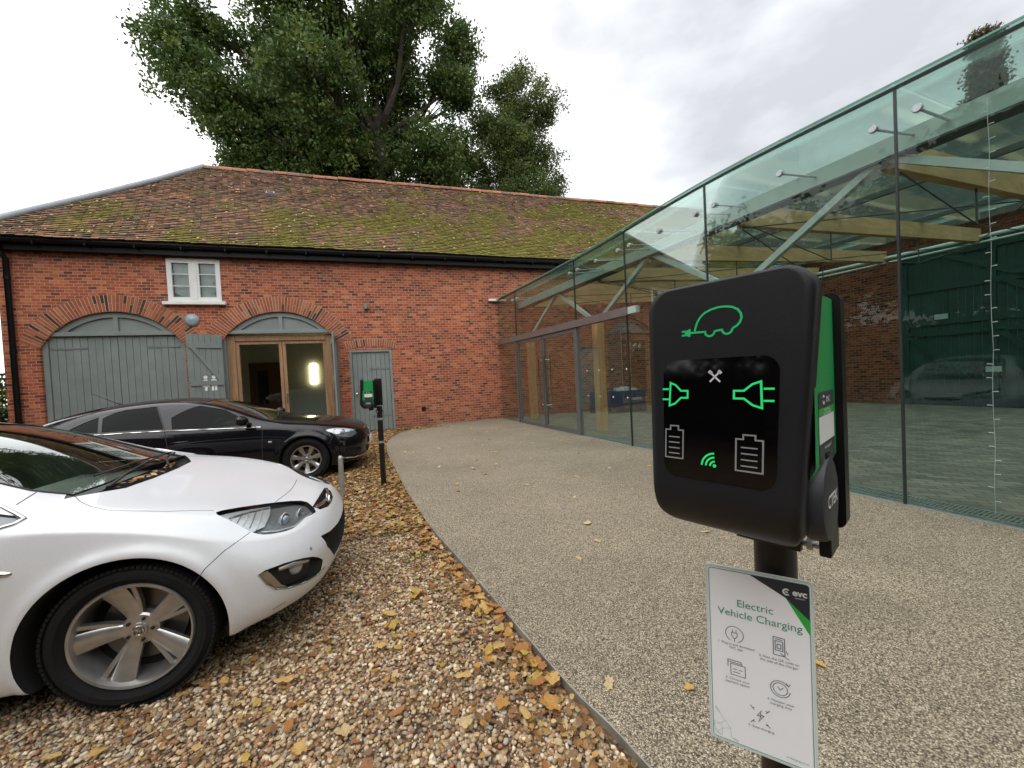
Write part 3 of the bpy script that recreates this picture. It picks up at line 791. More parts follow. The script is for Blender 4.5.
# things inside the pavilion
def make_table():
    t = empty('display_table', (7.35, 11.55, .03), 0, 'trestle table inside the glass pavilion behind the oak post', 'table')
    Q = MB(); Q.box((7.35, 11.55, .735), (1.66, .66, .03)); Q.build('tabletop', mat('table_white', (.6, .6, .6), .5), t)
    for x in (6.7, 8.0):
        for y in (11.3, 11.8): MB().tube([(x, y, .03), (x, y, .72)], .016, 8).build('leg', M_steel, t)
    # cloth: draped skirt with folds
    m = MB(); n = 88; per = []
    def rim(k):
        u = k/n*4; s = int(u); f = u-s
        hx, hy = .85, .355
        c = [(-hx, -hy), (hx, -hy), (hx, hy), (-hx, hy), (-hx, -hy)]
        return Vector((lerp(c[s][0], c[s+1][0], f), lerp(c[s][1], c[s+1][1], f), 0))
    rows = [(.757, .97, 0), (.757, 1.0, 0), (.74, 1.015, .1), (.5, 1.02, .5), (.25, 1.03, .8), (.045, 1.04, 1.)]
    vs = []
    for z, k_, w in rows:
        for k in range(n):
            p = rim(k); d = p.normalized()
            off = w*.028*math.sin(k*1.9+.7*math.sin(k*.37))
            vs.append(Vector((7.35+p.x*k_, 11.55+p.y*k_, z))+d*off)
    fs = [(i*n+k, i*n+(k+1) % n, (i+1)*n+(k+1) % n, (i+1)*n+k) for i in range(len(rows)-1) for k in range(n)]
    fs.append(tuple(range(n)))
    m.add(vs, fs)
    o = m.build('tablecloth', mat('navy_cloth', (.012, .03, .10), .85, bump=.2), None, 60)
    tag(o, 'navy blue cloth with white lettering draped over the table in the pavilion', 'tablecloth')
    text_mesh('evolve', .17, frame((7.78, 11.55-.425, .50), (1, 0, 0), (0, 0, 1), (0, -1, 0)), M_white, o, 'lettering')
    b = empty('leaflet_stack', (7.55, 11.5, .758), 0, 'low stack of white leaflets on the navy covered table', 'leaflets')
    for k, (x, w, h) in enumerate(((7.35, .22, .10), (7.62, .22, .13), (7.86, .20, .07))):
        q = MB(); q.box((x, 11.5, .758+h/2), (w, .30, h), Matrix.Rotation(.2*k-.2, 3, 'Z'), .004); q.build('leaflets', M_white, b)
make_table()
def fairy(y, d, z0, z1, lab):
    o = empty('fairy_light_string', tuple(F(y, d, z1)), 0, lab, 'fairy lights')
    c = MB(); rnd = random.Random(int(y*100)); P = []
    n = 30
    for k in range(n+1):
        z = lerp(z0, z1, k/n); P.append(F(y+.004*math.sin(k*.9), d+.003*math.sin(k*1.7), z))
    c.tube(P, .0018, 5); c.build('cable', mat('clear_cable', (.55, .60, .58), .4), o)
    b = MB()
    for k in range(1, n, 1):
        s = rnd.choice((-1, 1)); p = P[k]
        b.tube([p, p+FU*s*.018+Vector((0, 0, .004)), p+FU*s*.034+Vector((0, 0, .003))], [.0022, .003, .0035], 6)
    b.build('bulbs', mat('white_bulb', (.75, .8, .78), .3), o)
fairy(1.93, .16, .06, 3.66, 'string of small white fairy lights hanging behind the right glass pane')
def hoop():
    o = MB()
    P = [F(2.75, 8.2, .03), F(2.75, 8.2, .55)]+[F(2.45+.3*math.cos(a), 8.2, .55+.25*math.sin(a)) for a in np.linspace(.2, PI-.2, 9)]+[F(2.15, 8.2, .55), F(2.15, 8.2, .03)]
    o.tube(P, .025, 10); q = o.build('cycle_stand', M_steel, None, 50); tag(q, 'low steel cycle hoop standing on the paved courtyard inside the glass', 'cycle stand')
hoop()
# ---------------------------------------------------------------- ground
PATH = [(1.25, -6), (1.16, -3), (1.02, 0), (.81, 1.23), (.71, 1.62), (.57, 2.36), (.43, 3.1), (.27, 3.95), (.10, 5.3), (-.04, 6.74), (-.15, 7.9), (-.2, 8.9), (-.17, 9.9), (-.02, 10.7), (.25, 11.35), (.62, 11.85), (1.03, 12.2), (1.5, 12.53)]
def catmull(P, m=8):
    out = []; n = len(P)
    for i in range(n-1):
        p0, p1, p2, p3 = P[max(i-1, 0)], P[i], P[i+1], P[min(i+2, n-1)]
        for k in range(m):
            t = k/m
            out.append(tuple(.5*((2*b)+(c-a)*t+(2*a-5*b+4*c-d)*t*t+(-a+3*b-3*c+d)*t**3) for a, b, c, d in zip(p0, p1, p2, p3)))
    out.append(P[-1]); return out
EDGE = catmull(PATH)
def edge_x(y):
    for (x0, y0), (x1, y1) in zip(EDGE[:-1], EDGE[1:]):
        if y0 <= y <= y1: return lerp(x0, x1, (y-y0)/max(1e-6, y1-y0))
    return 99
def gravel_mat():
    m, nt, b = new_mat('gravel')
    v = coords(nt)
    vo = nd(nt, 'ShaderNodeTexVoronoi', Scale=42.); lk(nt, v, vo.inputs['Vector'])
    sh = nt.nodes.new('ShaderNodeSeparateColor'); lk(nt, vo.outputs['Color'], sh.inputs[0])
    r = ramp(nt, [(0, (.09, .055, .03)), (.3, (.24, .15, .08)), (.55, (.36, .25, .145)), (.8, (.44, .33, .21)), (1, (.58, .48, .36))], sh.outputs[0])
    ds = ramp(nt, [(.25, (1, 1, 1)), (.75, (.25, .22, .2))], vo.outputs['Distance'])
    col = mixc(nt, 1, r.outputs[0], ds.outputs[0], 'MULTIPLY')
    n = noise_n(nt, 1.2, v, 6)
    col = mixc(nt, .7, col, ramp(nt, [(.3, (.6, .52, .45)), (.7, (1.15, 1.1, 1.)),], n).outputs[0], 'MULTIPLY')
    lv = ramp(nt, [(.52, (0, 0, 0)), (.62, (.6, .6, .6))], noise_n(nt, 5., v, 5, .7))
    col = mixc(nt, lv.outputs[0], col, mixc(nt, sh.outputs[1], (.42, .20, .06), (.50, .30, .10)))
    lk(nt, col, b.inputs['Base Color']); b.inputs['Roughness'].default_value = .85
    iv = nd(nt, 'ShaderNodeMath', operation='MULTIPLY'); lk(nt, vo.outputs['Distance'], iv.inputs[0]); iv.inputs[1].default_value = -1
    bump_n(nt, iv.outputs[0], 1., .03, b)
    return m
def resin_mat():
    m, nt, b = new_mat('resin_bound_stone')
    v = coords(nt)
    vo = nd(nt, 'ShaderNodeTexVoronoi', Scale=165.); lk(nt, v, vo.inputs['Vector'])
    sh = nt.nodes.new('ShaderNodeSeparateColor'); lk(nt, vo.outputs['Color'], sh.inputs[0])
    r = ramp(nt, [(0, (.085, .070, .048)), (.22, (.22, .182, .126)), (.5, (.39, .328, .232)), (.72, (.49, .42, .305)), (.9, (.60, .53, .40)), (1, (.74, .67, .54))], sh.outputs[0])
    ds = ramp(nt, [(.3, (1, 1, 1)), (.8, (.3, .28, .26))], vo.outputs['Distance'])
    col = mixc(nt, 1, r.outputs[0], ds.outputs[0], 'MULTIPLY')
    n = noise_n(nt, .8, v, 6, .6)
    col = mixc(nt, .7, col, ramp(nt, [(.3, (.80, .78, .75)), (.7, (1.16, 1.14, 1.1))], n).outputs[0], 'MULTIPLY')
    st = ramp(nt, [(.50, (0, 0, 0)), (.60, (.38, .38, .38))], noise_n(nt, .45, v, 7, .7))
    col = mixc(nt, st.outputs[0], col, mixc(nt, .62, col, (.09, .075, .055)))
    sc = ramp(nt, [(.70, (0, 0, 0)), (.74, (.5, .5, .5))], noise_n(nt, 6., v, 4, .6))
    col = mixc(nt, sc.outputs[0], col, mixc(nt, .5, col, (.08, .07, .05)))
    # slightly darker brown tone growing towards the barn
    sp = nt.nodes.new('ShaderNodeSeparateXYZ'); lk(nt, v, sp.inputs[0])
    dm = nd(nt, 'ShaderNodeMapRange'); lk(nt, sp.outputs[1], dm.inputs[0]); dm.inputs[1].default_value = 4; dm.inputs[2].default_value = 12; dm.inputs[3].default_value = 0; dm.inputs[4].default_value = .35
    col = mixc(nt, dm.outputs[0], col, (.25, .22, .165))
    lk(nt, col, b.inputs['Base Color']); b.inputs['Roughness'].default_value = .75
    iv = nd(nt, 'ShaderNodeMath', operation='MULTIPLY'); lk(nt, vo.outputs['Distance'], iv.inputs[0]); iv.inputs[1].default_value = -1
    bump_n(nt, iv.outputs[0], .9, .006, b)
    return m
def paving_mat():
    m, nt, b = new_mat('courtyard_paviours')
    v = coords(nt)
    mp = nd(nt, 'ShaderNodeMapping'); mp.inputs['Rotation'].default_value = (0, 0, R(45)); lk(nt, v, mp.inputs[0])
    br = nt.nodes.new('ShaderNodeTexBrick'); lk(nt, mp.outputs[0], br.inputs['Vector'])
    br.inputs['Scale'].default_value = 1; br.inputs['Brick Width'].default_value = .21; br.inputs['Row Height'].default_value = .105; br.inputs['Mortar Size'].default_value = .006
    br.inputs['Color1'].default_value = (.10, .10, .085, 1); br.inputs['Color2'].default_value = (.22, .20, .165, 1); br.inputs['Mortar'].default_value = (.05, .05, .04, 1)
    col = mixc(nt, .6, br.outputs[0], ramp(nt, [(.3, (.6, .6, .6)), (.7, (1.3, 1.3, 1.2))], noise_n(nt, 1.5, v, 6)).outputs[0], 'MULTIPLY')
    lk(nt, col, b.inputs['Base Color']); b.inputs['Roughness'].default_value = .55
    bump_n(nt, br.outputs['Fac'], -.3, .006, b)
    return m
def make_ground():
    g = MB(); g.add([(-150, -150, -.02), (150, -150, -.02), (150, 150, -.02), (-150, 150, -.02)], [(0, 1, 2, 3)])
    tag(g.build('ground', mat('far_ground', (.10, .105, .05), .95)), kind='structure')
    g = MB(); out = [(x-.004, y) for x, y in EDGE]
    g.plate(out+[(-.0, 12.53), (-1.2, 12.62), (-1.2, 12.53), (-8.93, 12.53), (-22, 12.53), (-22, -6)], [], lambda u, v, d: (u, v, 0), 0)
    tag(g.build('gravel_yard', gravel_mat()), kind='structure')
    p = MB(); far = [tuple(F(12.53, 0, 0)[:2])]+[tuple(F(y, 0, 0)[:2]) for y in (9, 6, 3, 0, -3, -6)]
    p.plate(out+[(3.46, 12.53)]+[(x-.031, y) for x, y in far[1:]], [], lambda u, v, d: (u, v, .035-d), .04)
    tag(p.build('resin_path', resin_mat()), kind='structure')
    e = MB()
    for (x0, y0), (x1, y1) in zip(EDGE[:-1], EDGE[1:]):
        e.bar((x0-.006, y0, .0), (x1-.006, y1, .0), .004, .01)
    e = MB(); n = len(EDGE); vs = []
    for i, (x, y) in enumerate(EDGE):
        a = Vector(EDGE[max(i-1, 0)]+(0,)); b = Vector(EDGE[min(i+1, n-1)]+(0,)); t = (b-a).normalized(); q = Vector((-t.y, t.x, 0))
        P = Vector((x, y, 0))
        vs += [P+q*.004+Vector((0, 0, -.05)), P+q*.004+Vector((0, 0, .042)), P-q*.003+Vector((0, 0, .042)), P-q*.003+Vector((0, 0, -.05))]
    e.add(vs, [(i*4+k, i*4+(k+1) % 4, i*4+4+(k+1) % 4, i*4+4+k) for i in range(n-1) for k in range(4)]+[(0, 1, 2, 3), (n*4-1, n*4-2, n*4-3, n*4-4)])
    tag(e.build('path_edging', mat('weathered_steel_edge', (.34, .32, .28), .5, metal=.5, var=.3, vs=9)), 'thin steel edging strip curving between the gravel and the resin path', 'edging')
    c = MB(); c.plate([tuple(F(12.53, .04, 0)[:2]), tuple(F(-6, .04, 0)[:2]), tuple(F(-6, 10.5, 0)[:2]), tuple(F(12.53, 10.5, 0)[:2])], [], lambda u, v, d: (u, v, .03), 0)
    tag(c.build('courtyard_floor', paving_mat()), kind='structure')
    # slot drain along the foot of the glass
    d = MB(); slab(d, 7.9, -3.1, .06, .075, .031, .045); slab(d, 7.9, -3.1, .30, .315, .031, .045); slab(d, 7.9, -3.1, .182, .192, .031, .0445)
    y = 7.88
    while y > -3.05:
        slab(d, y, y-.010, .0755, .2995, .031, .043); y -= .03
    tag(d.build('drain_grate', mat('grate_steel', (.30, .36, .33), .45, metal=.6)), 'long slotted steel drain grate behind the foot of the glass', 'drain')
make_ground()

# pebbles lying on the yard: beyond counting
def make_pebbles():
    rng = np.random.default_rng(5)
    def ico(sub):
        bm = bmesh.new(); bmesh.ops.create_icosphere(bm, subdivisions=sub, radius=1); bm.verts.index_update()
        V = np.array([v.co[:] for v in bm.verts]); Fc = np.array([[v.index for v in f.verts] for f in bm.faces]); bm.free(); return V, Fc
    bm = bmesh.new(); bmesh.ops.create_cube(bm, size=1.2); bmesh.ops.subdivide_edges(bm, edges=bm.edges[:], cuts=1, use_grid_fill=True)
    for v in bm.verts: v.co = v.co.normalized()*lerp(1, v.co.length/.9, .25)
    bm.verts.index_update(); VA = np.array([v.co[:] for v in bm.verts]); FA = np.array([[v.index for v in f.verts] for f in bm.faces]); bm.free()
    bm = bmesh.new(); bmesh.ops.create_cube(bm, size=1.15); bm.verts.index_update(); VB = np.array([v.co[:] for v in bm.verts]); FB = np.array([[v.index for v in f.verts] for f in bm.faces]); bm.free()
    pal = np.array([(.30, .17, .085), (.40, .26, .14), (.48, .35, .21), (.58, .47, .33), (.28, .20, .13), (.24, .20, .165), (.34, .14, .07), (.66, .56, .42), (.15, .095, .055), (.40, .355, .30), (.60, .48, .31)])
    pw = np.array([.16, .20, .18, .12, .10, .06, .035, .03, .05, .04, .035]); pw /= pw.sum()
    def field(N, y0, y1, xmin, r0, r1, V, Fc, pwr):
        y = y0+(y1-y0)*rng.random(N*3)**pwr
        ex = np.array([edge_x(q) for q in y])-.03
        x = ex-(ex-xmin(y))*rng.random(N*3)
        keep = (x > xmin(y))
        x = x[keep][:N]; y = y[keep][:N]; n = len(x)
        s = r0+(r1-r0)*rng.random(n)**1.6
        sc = s[:, None]*np.stack([rng.uniform(.8, 1.3, n), rng.uniform(.7, 1.1, n), rng.uniform(.45, .8, n)], 1)
        a = rng.uniform(0, 2*PI, n); b = rng.normal(0, .35, n)
        P = V[None]*sc[:, None, :]*(1+rng.normal(0, .09, (n, len(V), 1)))
        ca, sa, cb, sb = np.cos(a)[:, None], np.sin(a)[:, None], np.cos(b)[:, None], np.sin(b)[:, None]
        X, Y, Z = P[..., 0], P[..., 1], P[..., 2]
        Y2, Z2 = Y*cb-Z*sb, Y*sb+Z*cb
        X3, Y3 = X*ca-Y2*sa, X*sa+Y2*ca
        W = np.stack([X3+x[:, None], Y3+y[:, None], Z2+(s*.35+rng.uniform(0, .35, n)*s)[:, None]], -1).reshape(-1, 3)
        FF = (Fc[None]+(np.arange(n)*len(V))[:, None, None]).reshape(-1, Fc.shape[1])
        ci = rng.choice(len(pal), n, p=pw); C = np.minimum(.85, pal[ci]*np.array([1.16, 1.17, 1.16])*rng.uniform(.68, 1.12, (n, 1)))
        # darker, leaf-stained patches
        pt = np.array([mnoise.noise((p*.9, q*.9, 2.)) for p, q in zip(x, y)])
        C = C*(1-.28*np.clip(pt+.1, 0, 1))[:, None]
        return W, FF, np.repeat(C, len(Fc), axis=0)
    left = lambda y: np.maximum(-1.35*(y)*1.0-.2, -3.2)-.0*y
    A = field(72000, .55, 4.4, lambda y: np.clip(-1.5*y-.3, -3., 0), .005, .0138, VA, FA, 1.35)
    B = field(40000, 4.2, 12.0, lambda y: np.clip(-.55*y, -3.2, 0), .009, .019, VB, FB, 1.2)
    for nm, (W, FF, C) in (('gravel_stones', A), ('gravel_stones', B)):
        me = bpy.data.meshes.new('stones'); me.vertices.add(len(W)); me.vertices.foreach_set('co', W.astype(np.float32).ravel())
        k = FF.shape[1]; me.loops.add(FF.size); me.loops.foreach_set('vertex_index', FF.astype(np.int32).ravel())
        me.polygons.add(len(FF)); me.polygons.foreach_set('loop_start', np.arange(0, FF.size, k, dtype=np.int32))
        me.update(calc_edges=True); me.validate()
        me.polygons.foreach_set('use_smooth', np.ones(len(FF), dtype=bool))
        set_tint(me, C)
        o = put(nm, me, M_stone); tag(o, 'loose tan and brown gravel stones covering the parking yard' if nm else '', 'gravel', None, 'stuff')
M_stone = attr_mat('gravel_stone', .7, None, .25, 90)
make_pebbles()

# ---------------------------------------------------------------- fallen leaves
LEAFCOL = [(.50, .26, .065), (.58, .37, .12), (.40, .17, .05), (.58, .43, .21), (.30, .14, .06), (.64, .48, .27), (.48, .33, .07)]
def leaf_mesh(kind, seed):
    """one fallen leaf, about unit length, curled"""
    rnd = random.Random(seed); n = 26; rim = []
    for k in range(n):
        a = 2*PI*k/n
        if kind == 'lobed': r = .33+.15*abs(math.cos(2.5*a))**.8+.05*rnd.uniform(-1, 1)
        elif kind == 'oak': r = (.22+.28*abs(math.cos(a)))*(1+.17*math.cos(9*a))
        else: r = .24+.26*abs(math.cos(a))**1.3
        rim.append((r*math.cos(a), r*math.sin(a)*(.95 if kind == 'lobed' else .85)))
    c1, c2, c3 = rnd.uniform(.2, .7), rnd.uniform(-.3, .5), rnd.uniform(-.3, .3)
    z = lambda x, y: .05+c1*y*y+c2*x*x+c3*x*y-.05*math.exp(-(y/.05)**2)+.02*math.sin(9*x+4*y)
    vs = [(0, 0, z(0, 0))]; rings = 3
    for q in range(1, rings+1):
        for x, y in rim:
            f = q/rings; vs.append((x*f, y*f, z(x*f, y*f)))
    fs = [(0, 1+k, 1+(k+1) % n) for k in range(n)]
    for q in range(1, rings):
        o0, o1 = 1+(q-1)*n, 1+q*n
        fs += [(o0+k, o1+k, o1+(k+1) % n, o0+(k+1) % n) for k in range(n)]
    # stalk
    o = len(vs); vs += [(.42, .012, z(.42, 0)), (.42, -.012, z(.42, 0)), (.72, -.008, .06), (.72, .008, .06)]; fs.append((o, o+1, o+2, o+3))
    me = bpy.data.meshes.new('leaf'); me.from_pydata(vs, [], fs); me.update()
    shade(me, 180); return me
def leaf_mat(name, col):
    m, nt, b = new_mat(name); v = coords(nt)
    n = noise_n(nt, 7., v, 5, .7)
    r = ramp(nt, [(.25, tuple(c*.45 for c in col)), (.45, col), (.7, tuple(min(1, c*1.15) for c in col))], n)
    lk(nt, r.outputs[0], b.inputs['Base Color']); b.inputs['Roughness'].default_value = .6
    bump_n(nt, noise_n(nt, 22, v, 3), .4, .02, b)
    tl = nt.nodes.new('ShaderNodeBsdfTranslucent'); lk(nt, r.outputs[0], tl.inputs[0])
    mx = nt.nodes.new('ShaderNodeMixShader'); mx.inputs[0].default_value = .25
    lk(nt, b.outputs[0], mx.inputs[1]); lk(nt, tl.outputs[0], mx.inputs[2]); lk(nt, mx.outputs[0], nt.nodes['Material Output'].inputs[0])
    return m
def make_leaves():
    rnd = random.Random(21)
    names = ['amber', 'golden', 'rust', 'straw', 'brown', 'pale', 'mustard']
    meshes = []
    for i, c in enumerate(LEAFCOL):
        m = leaf_mat('leaf_'+names[i], c); row = []
        for k, kd in enumerate(('oak', 'plain', 'lobed')):
            me = leaf_mesh(kd, i*10+k); me.materials.append(m); row.append(me)
        meshes.append(row)
    def place(x, y, z, s, ci, kd, lab, grp):
        o = bpy.data.objects.new('fallen_leaf', meshes[ci][kd]); COL.objects.link(o)
        o.location = (x, y, z); o.scale = (s, s, s); o.rotation_euler = (rnd.uniform(-.2, .2), rnd.uniform(-.2, .2), rnd.uniform(0, 2*PI))
        if rnd.random() < .25: o.rotation_euler[0] += PI*.97; o.location.z += .02*s/.08
        tag(o, lab, 'leaf', grp)
    # leaves on the resin path (x, y, length)
    big = [(.885, 1.57, .075, 5, 0, 'pale lobed fallen leaf on the path nearest the gravel edge, left of the charging sign'), (1.875, 1.32, .07, 1, 0, 'golden curled fallen leaf on the path right of the charging sign'),
           (1.30, 1.12, .06, 3, 2, 'straw coloured fallen leaf on the path just right of the sign, nearest the viewer'), (1.40, 1.15, .05, 5, 1, 'small pale oval leaf beside the straw coloured leaf right of the sign'), (1.21, 1.42, .05, 1, 2, 'yellow leaf half hidden by the right edge of the charging sign')]
    for x, y, s, ci, kd, lab in big: place(x, y, .04, s, ci, kd, lab, None)
    for k in range(64):
        y = 2.0+9.8*rnd.random()**.8; x = rnd.uniform(edge_x(y)+.15, F(y, 0, 0).x-.25)
        place(x, y, .04, rnd.uniform(.05, .085), rnd.choice((0, 1, 1, 3, 3, 5, 5)), rnd.randrange(3), 'small yellow fallen leaf lying flat on the resin path', 'leaves scattered on the path')
    # leaves heaped against the steel edging and over the gravel
    for k in range(66):
        y = 1.55+2.6*rnd.random()**1.3; x = edge_x(y)-.03-abs(rnd.gauss(0, .075))
        place(x, y, .02+.03*rnd.random(), rnd.uniform(.055, .095), rnd.choice((0, 0, 1, 2, 2, 4, 6)), rnd.randrange(3), 'curled orange brown leaf drifted against the steel path edging', 'leaves heaped along the path edge')
    for k in range(100):
        y = 1.1+3.9*rnd.random()**1.1; x = rnd.uniform(max(-1.15*y, -2.4), edge_x(y)-.2)
        if x < -.3 and 2.35 < y: continue
        place(x, y, .022+.012*rnd.random(), rnd.uniform(.045, .09), rnd.choice((0, 1, 1, 2, 3, 4, 6)), rnd.randrange(3), 'yellow or brown fallen leaf lying on the gravel', 'leaves scattered on the gravel')
    # small litter: beyond counting
    vs = []; fs = []; cols = []
    def bit(x, y, z, s):
        a = rnd.uniform(0, 2*PI); u = Vector((math.cos(a), math.sin(a), rnd.uniform(-.35, .35)))*s*.5; w = Vector((-math.sin(a), math.cos(a), rnd.uniform(-.35, .35)))*s*.36
        c = Vector((x, y, z)); up = Vector((0, 0, s*rnd.uniform(-.05, .22)))
        o = len(vs); vs.extend([c-u, c-u*.4+w+up, c+u*.5+w*.9+up, c+u, c+u*.5-w*.9+up, c-u*.4-w+up])
        fs.extend([(o, o+1, o+2, o+3), (o, o+3, o+4, o+5)])
        q = rnd.choice(LEAFCOL+[(.30, .16, .07), (.36, .2, .08), (.26, .15, .08)]); k = rnd.uniform(.55, .95); cols.extend([tuple(t*k for t in q)]*2)
    for k in range(4600):
        y = 1.0+11*rnd.random()**1.0; ex = edge_x(y)
        if rnd.random() < .5: x = ex-.03-abs(rnd.gauss(0, .10+.02*y))
        else: x = ex-rnd.random()*(1.6+.15*y)
        if y > 4 and rnd.random() < .5: x = rnd.uniform(-1.3, ex)
        bit(x, y, .018+.02*rnd.random(), rnd.uniform(.016, .04)+.002*y)
    for k in range(4200):
        y = 3.9+6.2*rnd.random()**1.1; ex = edge_x(y); x = ex-.02-(ex+1.25)*rnd.random()**1.5
        bit(x, y, .022+.02*rnd.random(), rnd.uniform(.035, .07))
    for k in range(600):
        x = rnd.gauss(.6, .35); y = 12.0+rnd.gauss(0, .18)
        if y < 12.45: bit(x, y, .045, rnd.uniform(.04, .07))
    for k in range(900):
        bit(rnd.uniform(-8.9, 3.2), 12.5-abs(rnd.gauss(0, .25))-.03, .02 if rnd.random() else .04, rnd.uniform(.04, .07))
    me = bpy.data.meshes.new('leaf_litter'); me.from_pydata(vs, [], fs); set_tint(me, cols); shade(me, 180)
    tag(put('leaf_litter', me, attr_mat('litter', .75, None, 0, 30, .2)), 'small brown and yellow leaf litter strewn over the gravel and along its edges', 'leaf litter', None, 'stuff')
    # weeds and moss between the stones
    vs = []; fs = []; cols = []
    for cx, cy in ((-.25, 5.0), (.1, 3.3), (-.35, 1.3), (-.1, 3.9)):
        for k in range(26):
            x, y = cx+rnd.gauss(0, .05), cy+rnd.gauss(0, .05); a = rnd.uniform(0, 2*PI); h = rnd.uniform(.012, .035)
            if x > edge_x(y)-.02: continue
            u = Vector((math.cos(a), math.sin(a), 0))*.006; t = Vector((rnd.gauss(0, .014), rnd.gauss(0, .014), h)); c = Vector((x, y, .015))
            o = len(vs); vs += [c-u, c+u, c+t+u*.7, c+t*1.3-u*.4]; fs.append((o, o+1, o+2, o+3)); cols.append((.09*rnd.uniform(.7, 1.4), .16*rnd.uniform(.7, 1.3), .03))
    me = bpy.data.meshes.new('weeds'); me.from_pydata(vs, [], fs); set_tint(me, cols)
    tag(put('weeds', me, attr_mat('weed', .7, None, 0)), 'tiny green weeds sprouting in the gravel', 'weeds', None, 'stuff')
make_leaves()
# ---------------------------------------------------------------- charging posts
M_cover = mat('charger_cover', (.011, .0115, .0135), .40, var=.1, bump=.05, bs=300, spec=.28)
M_back = mat('charger_backplate', (.005, .005, .0055), .4, spec=.25)
M_green = mat('charger_green', (.012, .29, .075), .42, var=.08)
M_screen = mat('charger_screen', (.002, .002, .0025), .04, var=.05, spec=.5)
M_holder = mat('charger_holder', (.022, .025, .032), .5, bump=.05, bs=300)
M_led = mat('green_led', (.01, .30, .08), .4, emit=.5, emcol=(.02, .85, .22))
M_greenline = mat('green_print_glow', (.008, .40, .12), .45, emit=.08, emcol=(.01, .6, .2))  # printed line also given a weak green emission
M_icongrey = mat('icon_grey', (.20, .20, .20), .5, emit=.03, emcol=(.5, .5, .5))
M_labelw = mat('label_white', (.75, .76, .76), .4, var=.03)
M_labelg = mat('label_green', (.04, .36, .06), .4)
M_labeld = mat('label_dark', (.035, .04, .045), .45)
M_postb = mat('post_black', (.005, .005, .0055), .38, bump=.05, bs=200)
def rr(w, h, r, n=8, wt=None):
    """rounded rectangle outline, counter-clockwise, centre 0"""
    out = []
    for cx, cy, a0 in ((w-r, h-r, 0), (-(w-r), h-r, PI/2), (-(w-r), -(h-r), PI), (w-r, -(h-r), 1.5*PI)):
        for k in range(n+1):
            a = a0+PI/2*k/n; out.append((cx+r*math.cos(a), cy+r*math.sin(a)))
    return out
def strip2(mb, pts, w, fn, closed=False, th=.0006):
    """flat line of width w drawn along a 2D path, mitred"""
    P = [Vector((p[0], p[1])) for p in pts]; n = len(P); L = []; Rr = []
    for i in range(n):
        if closed: a, b = P[i-1], P[(i+1) % n]; d1 = (P[i]-a); d2 = (b-P[i])
        else: d1 = P[i]-P[max(i-1, 0)]; d2 = P[min(i+1, n-1)]-P[i]
        if d1.length < 1e-9: d1 = d2
        if d2.length < 1e-9: d2 = d1
        d1 = d1.normalized(); d2 = d2.normalized(); t = (d1+d2)
        t = t.normalized() if t.length > 1e-6 else d1
        q = Vector((-t.y, t.x)); k = w/2/max(.5, q.dot(Vector((-d1.y, d1.x))))
        L.append(P[i]+q*k); Rr.append(P[i]-q*k)
    m = n if closed else n-1; o = []
    vs = [fn(p.x, p.y, 0) for p in L]+[fn(p.x, p.y, 0) for p in Rr]
    mb.add(vs, [(i, (i+1) % n, n+(i+1) % n, n+i) for i in range(m)])
    return mb
def circ(cx, cy, r, a0=0, a1=2*PI, n=24):
    return [(cx+r*math.cos(lerp(a0, a1, k/n)), cy+r*math.sin(lerp(a0, a1, k/n))) for k in range(n+1)]
H2 = .215; TILT = .052
def cover_y(u, z):
    """front face height field: leans out towards the bottom, then rolls back under"""
    y = (z-H2)*0+TILT*(z)        # local y grows away from the viewer
    zb = z+H2
    if zb < .085: y += .075*(1-math.sqrt(max(0, 1-((.085-zb)/.085)**2)))
    return y
def half_w(z, inset=0):
    r = .041; w = lerp(.1090, .1270, (z+H2)/(2*H2))-inset; h = H2-inset; rr_ = r-inset
    k = abs(z)-(h-rr_)
    return w-(rr_-math.sqrt(max(0, rr_*rr_-k*k)) if k > 0 else 0)
